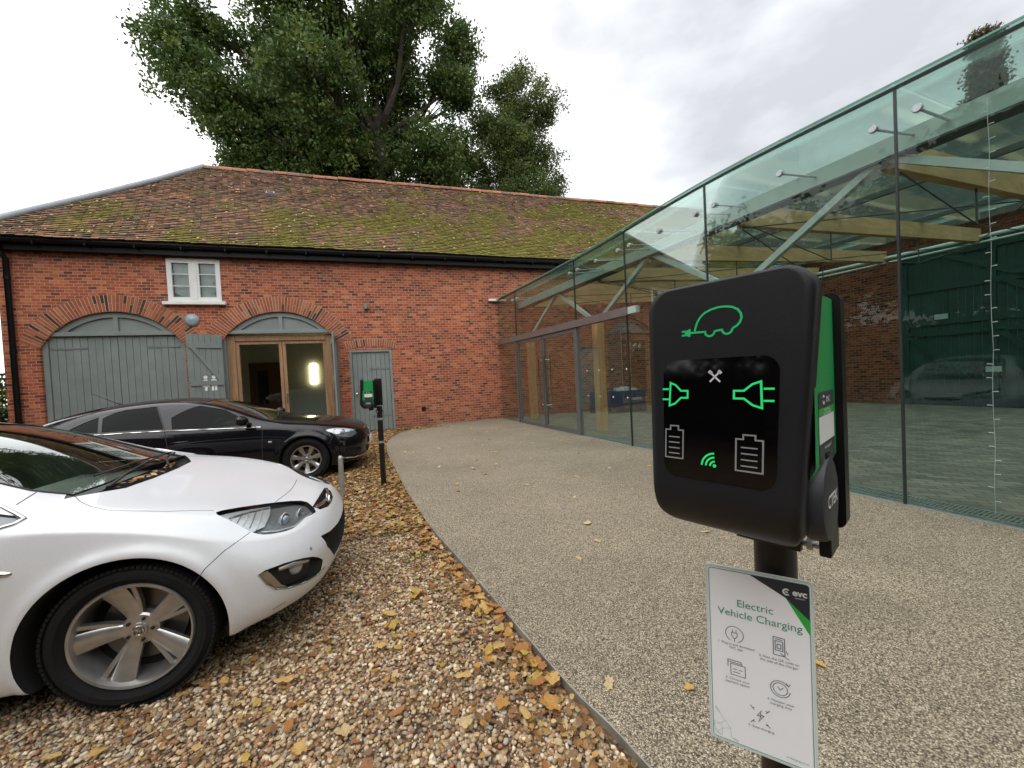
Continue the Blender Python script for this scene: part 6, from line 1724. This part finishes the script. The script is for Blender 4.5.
def saloon_cage():
    K = []
    def col(*P): K.append(list(P))
    col((.74, 0, .17), (.84, 0, .20), (.90, 0, .32), (.91, 0, .48), (.90, 0, .60), (.87, 0, .70), (.78, 0, .775), (.62, 0, .82))
    col((.72, .34, .17), (.82, .35, .20), (.875, .37, .32), (.885, .37, .48), (.875, .37, .60), (.835, .37, .71), (.72, .30, .80), (.45, 0, .87))
    col((.64, .58, .17), (.73, .62, .20), (.78, .65, .32), (.79, .655, .48), (.77, .65, .60), (.71, .64, .725), (.56, .50, .835), (.22, 0, .915))
    col((.50, .72, .17), (.56, .79, .20), (.59, .825, .32), (.59, .83, .48), (.55, .825, .62), (.46, .79, .775), (.32, .62, .88), (.04, 0, .94))
    col((.38, .80, .17), (.40, .88, .19), (.40, .905, .33), (.385, .912, .50), (.34, .905, .65), (.22, .85, .835), (.10, .70, .91), (-.1, 0, .955))
    col((0, .82, .17), (0, .90, .19), (0, .92, .35), (0, .928, .52), (-.02, .92, .70), (-.08, .87, .87), (-.16, .74, .935), (-.25, 0, .97))
    def side(x, k=0): return [(x, .82-k, .17), (x, .90-k, .19), (x, .915-k, .35), (x, .925-k, .54), (x, .92-k, .74)]
    col(*side(-.5), (-.5, .88, .895), (-.56, .77, .965), (-.52, 0, 1.01))
    col(*side(-.9), (-.9, .88, .90), (-.95, .69, 1.16), (-.92, 0, 1.215))
    col(*side(-1.35), (-1.35, .88, .915), (-1.42, .625, 1.31), (-1.4, 0, 1.385))
    col(*side(-1.95), (-1.95, .88, .94), (-1.95, .59, 1.355), (-1.95, 0, 1.432))
    col(*side(-2.6), (-2.6, .87, .96), (-2.6, .575, 1.30), (-2.6, 0, 1.40))
    col(*side(-3.1, .02), (-3.1, .83, .98), (-3.1, .555, 1.19), (-3.1, 0, 1.325))
    col(*side(-3.5, .10), (-3.5, .75, 1.0), (-3.48, .50, 1.09), (-3.45, 0, 1.215))
    col((-3.7, 0, .22), (-3.78, 0, .25), (-3.82, 0, .42), (-3.83, 0, .6), (-3.82, 0, .8), (-3.80, 0, .98), (-3.72, 0, 1.06), (-3.6, 0, 1.14))
    return K
BLACK = (-1.3575, 7.6, 0)
def make_black_car():
    B = Body(saloon_cage(), [(0, .33, .37), (-2.737, .33, .37)], .014, [(5, 4, 12, .35), (6, 5, 12, .35), (1, 0, 6, .4), (5, 1, 5, .35)], 4)
    root = empty('black_saloon', BLACK, 0, 'black saloon parked beyond the white car, side on in front of the arched doors', 'car')
    on = lambda P, d: [tuple(B.onto(p, d)[0]) for p in P]
    V = (.39, -.92, .04); Y0 = -.88
    FG = [(-1.708, Y0, 1.300), (-1.35, Y0, 1.285), (-1.025, Y0, 1.195), (-.822, Y0, 1.051), (-.705, Y0, .935), (-1.2, Y0, .935), (-1.70, Y0, .960)]
    RG = [(-1.872, Y0, 1.305), (-2.241, Y0, 1.280), (-2.50, Y0, 1.215), (-2.50, Y0, .985), (-2.2, Y0, .985), (-1.80, Y0, .968)]
    QG = [(-2.545, Y0, 1.20), (-2.70, Y0, 1.14), (-2.86, Y0, 1.055), (-2.86, Y0, 1.01), (-2.545, Y0, .985)]
    WS = [(-.50, -.66, .97), (-.46, -.3, .985), (-.45, 0, .99), (-.46, .3, .985), (-.50, .66, .97), (-.92, .60, 1.15), (-1.36, .53, 1.30), (-1.41, .3, 1.355), (-1.42, 0, 1.37), (-1.41, -.3, 1.355), (-1.36, -.53, 1.30), (-.92, -.60, 1.15)]
    RW = [(-2.75, -.46, 1.30), (-2.72, 0, 1.37), (-2.75, .46, 1.30), (-3.40, .42, 1.13), (-3.45, 0, 1.19), (-3.40, -.42, 1.13)]
    HL = [(.30, Y0, .775), (.495, Y0, .80), (.77, Y0, .755), (.885, Y0, .69), (.80, Y0, .635), (.682, Y0, .61), (.50, Y0, .66), (.40, Y0, .715)]
    GRI = [(.87, -.30, .70), (.88, 0, .715), (.87, .30, .70), (.89, .27, .56), (.90, 0, .53), (.89, -.27, .56)]
    LG = [(.88, -.52, .40), (.9, 0, .42), (.88, .52, .40), (.88, .46, .29), (.89, 0, .27), (.88, -.46, .29)]
    FOG = [(.56, -.83, .43), (.70, -.75, .44), (.80, -.62, .40), (.82, -.56, .33), (.70, -.74, .32), (.58, -.83, .34)]
    FOGd = (.65, -.75, .1); WSd = (.36, 0, .93)
    B.cut(cabin_mesh([(-.55, .60), (-.60, .90), (-.80, 1.01), (-1.35, 1.27), (-1.95, 1.33), (-2.6, 1.29), (-3.2, 1.13), (-3.3, .5), (-.6, .5)], .74, .49, .9, 1.33))
    B.cut(prism_mesh(WS, WSd, -.14, .3)); B.cut(prism_mesh(RW, (-.3, 0, .95), -.08, .3))
    for s in (1, -1):
        f = (lambda P: P) if s > 0 else mirror_pts
        g = (lambda d: d) if s > 0 else md
        off = lambda P: [tuple(B.onto(p, g(V))[0]) for p in f(P)]
        for P in (FG, RG, QG): B.cut(prism_mesh(off(P), g(V), -.18, .35))
        B.cut(prism_mesh(smooth_loop(off(HL), 2), g(V), -.13, .3)); B.cut(prism_mesh(f(FOG), g(FOGd), -.04, .3))
        for x in (0, -2.737): B.cut(cylmesh(x, .33, .372, -1.2 if s > 0 else .62, -.62 if s > 0 else 1.2, 96))
    B.cut(prism_mesh(GRI, (1, 0, 0), -.04, .3)); B.cut(prism_mesh(LG, (1, 0, 0), -.04, .3))
    sunk_bottom(B.me); B.smooth(B.me)
    body = put('body', B.me, [M_carblack, M_well, M_cabin], root, False)
    put('windscreen', B.patch(WS, WSd, -.25, .25, -.004), G_screen, root, False)
    put('rear_window', B.patch(RW, (-.3, 0, .95), -.25, .25, -.004), G_tint, root, False)
    for s in (1, -1):
        f = (lambda P: P) if s > 0 else mirror_pts
        g = (lambda d: d) if s > 0 else md
        off = lambda P: [tuple(B.onto(p, g(V))[0]) for p in f(P)]
        for P in (FG, RG, QG): put('side_window', B.patch(off(P), g(V), -.3, .3, -.005), G_tint, root, False)
        put('chrome_strip', B.line([(-2.88, -.88*s, .955), (-2.624, -.88*s, .955), (-2.2, -.88*s, .953), (-1.769, -.88*s, .940), (-.874, -.88*s, .902), (-.592, -.88*s, .892)], g(V), .0105, .002).mesh(), M_chrome, root, False, 60)
        for L_ in ([(-1.79, -.88*s, .95), (-1.76, -.88*s, .60), (-1.72, -.88*s, .25)], [(-.575, -.88*s, .88), (-.60, -.88*s, .6), (-.60, -.88*s, .25)], [(-1.86, -.88*s, 1.31), (-1.79, -.88*s, .96)],
                   [(-2.72, -.88*s, .95), (-2.62, -.88*s, .82), (-2.45, -.88*s, .62)]):
            put('panel_gap', B.line(L_, g(V), .0045, .0005).mesh(), M_gap, body, False)
        put('panel_gap', B.line([(-.48, -.74*s, .93), (-.1, -.76*s, .90), (.2, -.72*s, .87), (.40, -.66*s, .83)], g((0, -.4, 1)), .004, 0).mesh(), M_gap, body, False)
        put('panel_gap', B.line([(.42, -.8*s, .70), (.38, -.9*s, .62), (.34, -.9*s, .55)], g((.3, -.9, .1)), .004, 0).mesh(), M_gap, body, False)
        for x in (-1.60, -2.62):
            h = MB(); P = [B.onto((x+d, -.88*s, .765+.004*(d*10)), g((0, -1, 0))) for d in (-.10, -.05, 0, .05, .10)]
            h.tube([p+n*(.004 if i in (0, 4) else .028) for i, (p, n) in enumerate(P)], [.010, .014, .015, .014, .010], 8); put('door_handle', h.mesh(), M_carblack, root, False, 60)
        v = MB(); c, n = B.onto((-.47, -.9*s, .66), (0, -s, 0)); v.box(c+Vector((0, -.002*s, 0)), (.05, .012, .028), None, .004); put('side_badge', v.mesh(), M_chrome, root, False)
        door_mirror(root, -.80, -1.03*s, 1.02, -s, M_carblack)
        H = smooth_loop(off(HL), 2)
        lamp(B, root, 'headlight', H, g(V), .1, s, [((.60, -.88*s, .715), .052, 'proj'), ((.74, -.88*s, .69), .045, 'bulb'), ((.46, -.88*s, .745), .035, 'bulb')], [H[i] for i in (0, 1, 2, 3, 4, 5, 13, 14, 15)])
        put('fog_recess', B.patch(f(FOG), g(FOGd), -.25, .25, -.035), M_trim, root, False)
        put('bumper_trim', B.line([(.46, -.86*s, .335), (.56, -.83*s, .285), (.70, -.73*s, .262), (.80, -.55*s, .258), (.86, -.3*s, .255)], g(FOGd), .011, .002).mesh(), M_chrome, root, False, 60)
        make_wheel(root, 0, -.80*s, .332, -s, .332, .222, 7, rot=R(13))
        make_wheel(root, -2.737, -.80*s, .332, -s, .332, .222, 7, rot=R(30))
        rl = [(-3.45, -.73, .98), (-3.62, -.6, .98), (-3.75, -.45, .95), (-3.77, -.45, .82), (-3.62, -.65, .80), (-3.45, -.78, .85)]
        put('tail_lamp', B.patch([tuple(B.onto(p, g((-.7, -.7, .1)))[0]) for p in f(rl)], g((-.7, -.7, .1)), -.25, .25, .003), M_redlamp, root, False)
    g_ = MB()
    for z in np.arange(.56, .71, .026): g_.box((.853, 0, z), (.014, .54, .008))
    go = put('grille', g_.mesh(), M_chrome, root, False)
    em = MB(); em.lathe([(.03, .012), (.045, .016), (.052, .008)], frame((.885, 0, .635), (0, 1, 0), (0, 0, 1), (1, 0, 0)), 24); em.bar((.892, -.03, .62), (.892, .03, .65), .015, .006); put('emblem', em.mesh(), M_chrome, go, False, 60)
    t = MB(); t.tube(on(GRI, (1, 0, 0)), .012, 8, False, True); put('grille_frame', t.mesh(), M_chrome, go, False, 60)
    hf = B.line([(.66, -.5, .76), (.74, -.25, .755), (.76, 0, .755), (.74, .25, .755), (.66, .5, .76)], (.5, 0, 1), .004, 0); put('panel_gap', hf.mesh(), M_gap, body, False)
    a = MB(); c = B.onto((-2.72, 0, 1.4), (0, 0, 1))[0]; a.tube([c, c+Vector((-.08, 0, .03)), c+Vector((-.36, 0, .19))], [.016, .006, .003], 8); put('aerial', a.mesh(), M_trim, root, False, 60)
    w = MB(); up = Vector((0, 0, .014)); P = [B.onto((-.49, -.35, 1), (0, 0, 1))[0]+up, B.onto((-.56, 0, 1.05), (0, 0, 1))[0]+up, B.onto((-.56, .3, 1.04), (0, 0, 1))[0]+up]; w.tube(P, .008, 6); put('wiper', w.mesh(), M_trim, root, False)
    pl = MB(); pl.box((.912, 0, .47), (.012, .52, .11), None, .003); put('number_plate', pl.mesh(), M_white, root, False)
    interior(root, -.85, .68, .90)
    return B
make_white_car(); make_black_car()
# ---------------------------------------------------------------- trees
def foliage_mat(name, a, b_, c_):
    m, nt, b = new_mat(name)
    at = nd(nt, 'ShaderNodeAttribute', attribute_name='tint')
    v = coords(nt); n = noise_n(nt, .6, v, 4)
    sh = nt.nodes.new('ShaderNodeSeparateColor'); lk(nt, at.outputs['Color'], sh.inputs[0])
    r = ramp(nt, [(0, a), (.6, b_), (1, c_)], sh.outputs[0])
    col = mixc(nt, .6, r.outputs[0], ramp(nt, [(.3, (.6, .65, .6)), (.7, (1.35, 1.25, 1.1))], n).outputs[0], 'MULTIPLY')
    lk(nt, col, b.inputs['Base Color']); b.inputs['Roughness'].default_value = .6
    tl = nt.nodes.new('ShaderNodeBsdfTranslucent'); lk(nt, col, tl.inputs[0])
    mx = nt.nodes.new('ShaderNodeMixShader'); mx.inputs[0].default_value = .35
    lk(nt, b.outputs[0], mx.inputs[1]); lk(nt, tl.outputs[0], mx.inputs[2]); lk(nt, mx.outputs[0], nt.nodes['Material Output'].inputs[0])
    return m
M_bark = mat('bark', (.045, .036, .026), .95, var=.4, vs=5, bump=.6, bs=12)
M_oakleaf = foliage_mat('oak_leaves', (.040, .078, .016), (.085, .145, .028), (.20, .235, .055))
M_ashleaf = foliage_mat('thin_leaves', (.05, .085, .02), (.10, .145, .032), (.23, .21, .06))
M_yew = foliage_mat('conifer_leaves', (.05, .045, .02), (.09, .075, .03), (.14, .11, .04))
M_hedge = foliage_mat('hedge_leaves', (.03, .06, .012), (.08, .13, .02), (.22, .24, .04))
def leaf_cloud(centres, n_per, spread, size, rng, flat=.7):
    """leaf faces scattered round twig ends"""
    C = np.repeat(centres[:, :3], n_per, axis=0); N = len(C)
    P = C+rng.normal(0, 1, (N, 3))*spread*np.array([1, 1, flat])
    nrm = rng.normal(0, 1, (N, 3)); nrm[:, 2] += .6; nrm /= np.linalg.norm(nrm, axis=1, keepdims=True)
    t = np.cross(nrm, rng.normal(0, 1, (N, 3))); t /= np.linalg.norm(t, axis=1, keepdims=True); b = np.cross(nrm, t)
    s = size*rng.uniform(.6, 1.3, (N, 1))
    V = np.stack([P-t*s, P+b*s*.55-nrm*s*.12, P+t*s, P-b*s*.55-nrm*s*.12], 1).reshape(-1, 3)
    return V, N
def mesh_quads(name, V, tint):
    me = bpy.data.meshes.new(name); n = len(V)//4
    me.vertices.add(len(V)); me.vertices.foreach_set('co', V.astype(np.float32).ravel())
    me.loops.add(4*n); me.loops.foreach_set('vertex_index', np.arange(4*n, dtype=np.int32))
    me.polygons.add(n); me.polygons.foreach_set('loop_start', np.arange(0, 4*n, 4, dtype=np.int32))
    me.update(calc_edges=True); me.validate()
    set_tint(me, np.repeat(tint[:, None], 3, axis=1)); return me
def make_tree(name, base, blobs, lab, mleaf, seed, trunk_h, r0, per=26, size=.13, twigs=26, forks=7, cat='tree', lean=(0, 0)):
    """blobs: (x, y, z, radius) lobes of the crown relative to the base; limbs run from the trunk into every lobe"""
    rng = np.random.default_rng(seed); rnd = random.Random(seed)
    root = empty(name, base, 0, lab, cat); B0 = Vector(base)
    lb = MB(); tips = []
    top = Vector((lean[0], lean[1], trunk_h))
    tr = [Vector((lean[0]*t**1.4+.12*math.sin(3*t+seed), lean[1]*t**1.4+.1*math.cos(4*t), trunk_h*t)) for t in np.linspace(0, 1, 10)]
    tk = MB(); tk.tube([B0+p for p in tr], [r0*(1.35-.35*min(1, 6*t)) * (1-.62*t) for t in np.linspace(0, 1, 10)], 12); to = tk.build('trunk', M_bark, root, 60)
    for bx, by, bz, br in blobs:
        c = Vector((bx, by, bz))
        # limb from the trunk, bending upward
        h = max(.22, min(.97, (bz-.55*math.hypot(bx-lean[0], by-lean[1]))/trunk_h)); i = int(h*9); s = tr[min(9, i)]
        L = (c-s).length; mid = s.lerp(c, .5)+Vector((rnd.gauss(0, .06), rnd.gauss(0, .06), -.06))*L
        P = [s, s.lerp(mid, .5)+Vector((rnd.gauss(0, .03), rnd.gauss(0, .03), -.02))*L, mid, mid.lerp(c, .55)+Vector((rnd.gauss(0, .04), rnd.gauss(0, .04), .03))*L, c]
        rr_ = max(.05, r0*.27*min(1, br/1.6)); lb.tube([B0+p for p in P], [rr_*k for k in (1, .8, .62, .45, .3)], 7, False)
        for _ in range(twigs):
            d = Vector(rng.normal(0, 1, 3).tolist()); d.normalize(); d.z *= .8
            e = c+d*br*1.15*(rnd.random()**.5)
            st = P[rnd.choice((2, 3, 3, 4, 4))]; m2 = st.lerp(e, .5)+Vector((rnd.gauss(0, .07), rnd.gauss(0, .07), rnd.gauss(.02, .05)))*br
            if rnd.random() < .62: lb.tube([B0+st, B0+m2, B0+e], [rr_*.26, rr_*.16, .008], 4, False)
            for f in range(forks):
                q = e+Vector(rng.normal(0, .30*br, 3).tolist()); tips.append((q.x+base[0], q.y+base[1], q.z+base[2], rnd.random()))
    lb.build('limbs', M_bark, root)
    T = np.array(tips)
    V, N = leaf_cloud(T, per, .26*(size/.13)**.5, size, rng)
    tint = np.clip(np.repeat(T[:, 3], per)*.75+rng.normal(0, .15, N)+.05, 0, 1)
    put('crown', mesh_quads('crown', V, tint), mleaf, root)
    return root
def crown_blobs(seed, n, cx, cz, rx, rz, ry, rmin, rmax, keep=None, shell=.55):
    rnd = random.Random(seed); out = []; tries = 0
    while len(out) < n and tries < 4000:
        tries += 1
        v = Vector((rnd.gauss(0, 1), rnd.gauss(0, 1), rnd.gauss(0, 1))).normalized(); k = shell+(1-shell)*rnd.random()
        p = (cx+v.x*rx*k, v.y*ry*k, cz+v.z*rz*k)
        r = rnd.uniform(rmin, rmax)
        if keep and not keep(p): continue
        if any((p[0]-q[0])**2+(p[1]-q[1])**2+(p[2]-q[2])**2 < (.55*(r+q[3]))**2 for q in out): continue
        out.append((p[0], p[1], p[2], r))
    return out
def trees():
    # broad oak behind the barn: a ragged crown, long limb reaching out to the left
    keep = lambda p: not (abs(p[0]-.2) < 1.4 and p[1] < .6 and p[2] < 15.5) and not (p[0] > 5.6 and p[2] < 15) and not (p[0] < -7 and (p[2] < 12.5))
    bl = crown_blobs(11, 44, -1.4, 16.2, 6.4, 7.6, 5.0, 1.05, 1.7, keep, .35)
    bl += [(-8.5, -.5, 17.0, 1.1), (-7.2, .3, 15.4, 1.2), (-7.6, .0, 18.9, 1.2), (-6.2, -.5, 13.6, 1.2), (-5.2, .2, 11.6, 1.3), (3.6, 0, 12.2, 1.1), (4.3, .4, 14.6, 1.2), (2.3, .3, 10.6, 1.1), (-3.0, 0, 10.6, 1.3), (-5.9, .6, 10.2, 1.1), (-3.0, -1.0, 13.2, 1.4), (-4.5, -.8, 15.0, 1.4), (4.6, .2, 17.9, 1.0), (4.8, .1, 20.2, 1.2), (1.9, .2, 10.2, 1.0), (-2.0, .2, 9.8, 1.0), (-4.2, .2, 9.6, 1.1), (-5.4, -.3, 12.2, 1.2), (-2.8, .3, 9.2, 1.0), (3.4, .3, 10.2, 1.0)]
    make_tree('oak_tree', (-.1, 22, 0), bl, 'tall broad oak with dense dark green crown rising behind the barn roof', M_oakleaf, 5, 16, .80, 36, .092, 24, 6)
    bl = crown_blobs(23, 28, .5, 14.0, 2.75, 5.3, 2.4, .75, 1.15, None, .3)+[(.9, 0, 19.6, .8), (2.4, 0, 17.4, .7), (-1.2, 0, 16.2, .7), (2.4, 0, 12.6, .8), (-.4, 0, 18.4, .7), (2.0, 0, 9.8, .9), (-.6, 0, 9.6, .9)]
    make_tree('thin_tree', (7.45, 22.5, 0), bl, 'smaller thin crowned tree with olive leaves right of the tall oak', M_ashleaf, 9, 15, .3, 28, .075, 18, 5)
    # dark conifer behind the courtyard range
    bl = [(rx*math.cos(k*2.4), rx*math.sin(k*2.4), z, r) for k, (z, rx, r) in enumerate([(z, max(.08, (16.8-z)*.07), max(.10, .12+(16.8-z)*.06)) for z in np.arange(5, 16.7, .36)])]
    make_tree('cypress_tree', (27.9, 11.0, 0), bl, 'narrow brown green tree top showing above the glass roof at the far right', M_yew, 13, 16.2, .3, 16, .08, 16, 6)
    # left trees mirrored in the glass; hedges and rear trees added for darker reflections
    bl = crown_blobs(31, 18, 0, 6.4, 3.2, 3.6, 3.2, 1.0, 1.6, None, .4)
    a = make_tree('lime_tree', (-15, 11.8, 0), bl, 'round green tree left of the barn end, mirrored beside the pavilion door', M_oakleaf, 17, 6.5, .3, 11, .17, 16, 6)
    for (x, y, s, rz, lab) in ((-18, 6.2, 1.15, 1.2, 'taller green tree left of the yard, mirrored in the middle of the glass front'), (-16.5, 3.0, 1.15, 3.9, 'bushy green tree between two others left of the yard, mirrored in the glass front'), (-17.5, -.8, 1.1, 2.6, 'green tree left of the viewer, mirrored in the right of the glass front'),
                               (-8, -15, 1.3, .7, 'unseen green tree added behind the viewer on the left'), (1.5, -17, 1.5, 4., 'tallest unseen green tree, added directly behind the viewer'), (11, -15, 1.3, 5., 'unseen green tree added behind the viewer on the right')):  # these three are added out of view to darken reflections
        c = dup_tree(a); c.location = (x, y, 0); c.rotation_euler = (0, 0, rz); c.scale = (s, s, s); c['label'] = lab
    rng = np.random.default_rng(8)
    for (x0, x1, y0, y1, h, lab) in ((-21.6, -20.4, -4, 14, 3.2, 'long clipped hedge along the left side of the yard, out of view'), (-24, 24, -14.6, -13.4, 5.5, 'long clipped hedge behind the viewer')):
        n = 1500; T = np.stack([rng.uniform(x0, x1, n), rng.uniform(y0, y1, n), h*rng.random(n)**.8, rng.random(n)], 1)
        r = empty('reflection_hedge', ((x0+x1)/2, (y0+y1)/2, 0), 0, lab, 'hedge')  # unseen hedge added to keep bright sky out of the reflections
        V, N = leaf_cloud(T, 14, .28, .14, rng); put('leaves', mesh_quads('leaves', V, np.clip(np.repeat(T[:, 3], 14), 0, 1)), M_oakleaf, r)
        k = MB(); k.box(((x0+x1)/2, (y0+y1)/2, h*.46), (max(.3, x1-x0-.7), max(.3, y1-y0-.7), h*.92)); k.build('stems', M_bark, r)  # solid core box filling the added hedge
    # brick house left of the viewer, mirrored in the charger screen
    r = empty('brick_house', (-13, -6, 0), 0, 'brick house with white sash windows left of the viewer, mirrored in the charger screen', 'house')
    fn = lambda u, v, d: (-11-d, u, v)
    wins = [(-8.6, .9), (-5.2, .9), (-8.6, 3.7), (-5.2, 3.7)]
    w = MB(); w.plate([(-11, 0), (-2.2, 0), (-2.2, 5.8), (-11, 5.8)], [[(y, z), (y+1.1, z), (y+1.1, z+1.6), (y, z+1.6)] for y, z in wins], fn, .3)
    w.box((-15.1, -2.35, 2.9), (7.6, .28, 5.8)); w.build('wall', brick_mat('house_brick', 'y', dark=.7), r)
    for y, z in wins:
        f = MB()
        for yy in (y+.04, y+.55, y+1.06): f.box((-11.08, yy, z+.8), (.08, .07, 1.6))
        for zz in (z+.04, z+.8, z+1.56): f.box((-11.09, y+.55, zz), (.08, 1.1, .07))
        fo = f.build('window', M_white, r); MB().box((-11.14, y+.55, z+.8), (.01, 1.1, 1.6)).build('pane', M_dark, fo)
    f = MB(); f.add([(-10.7, -11.3, 5.75), (-10.7, -1.9, 5.75), (-15, -1.9, 8.8), (-15, -11.3, 8.8), (-19, -1.9, 5.75), (-19, -11.3, 5.75)], [(0, 1, 2, 3), (3, 2, 4, 5)]); f.build('roof', mat('house_tiles', (.10, .06, .045), .9, bump=.4, bs=9), r)
    # hedge at the barn's left corner
    rng = np.random.default_rng(3); root = empty('hedge_bush', (-9.75, 12.7, 0), 0, 'green bush at the left end of the barn by the downpipe', 'bush')
    k = MB()
    T = []
    for j in range(150):
        d = rng.normal(0, 1, 3); d /= np.linalg.norm(d); r = rng.random()**.4
        T.append((-9.95+d[0]*.75*r, 13.0+d[1]*1.0*r, 1.25+d[2]*1.25*r, rng.random()))
        if j % 5 == 0: k.tube([(-9.95, 13.0, 0), (-9.95+d[0]*.3, 13+d[1]*.3, .7+d[2]*.4), T[-1][:3]], [.03, .02, .006], 5, False)
    k.build('stems', M_bark, root)
    T = np.array(T); V, N = leaf_cloud(T, 34, .13, .055, rng); put('leaves', mesh_quads('leaves', V, np.clip(np.repeat(T[:, 3], 34)+rng.normal(0, .2, N), 0, 1)), M_hedge, root)
trees()
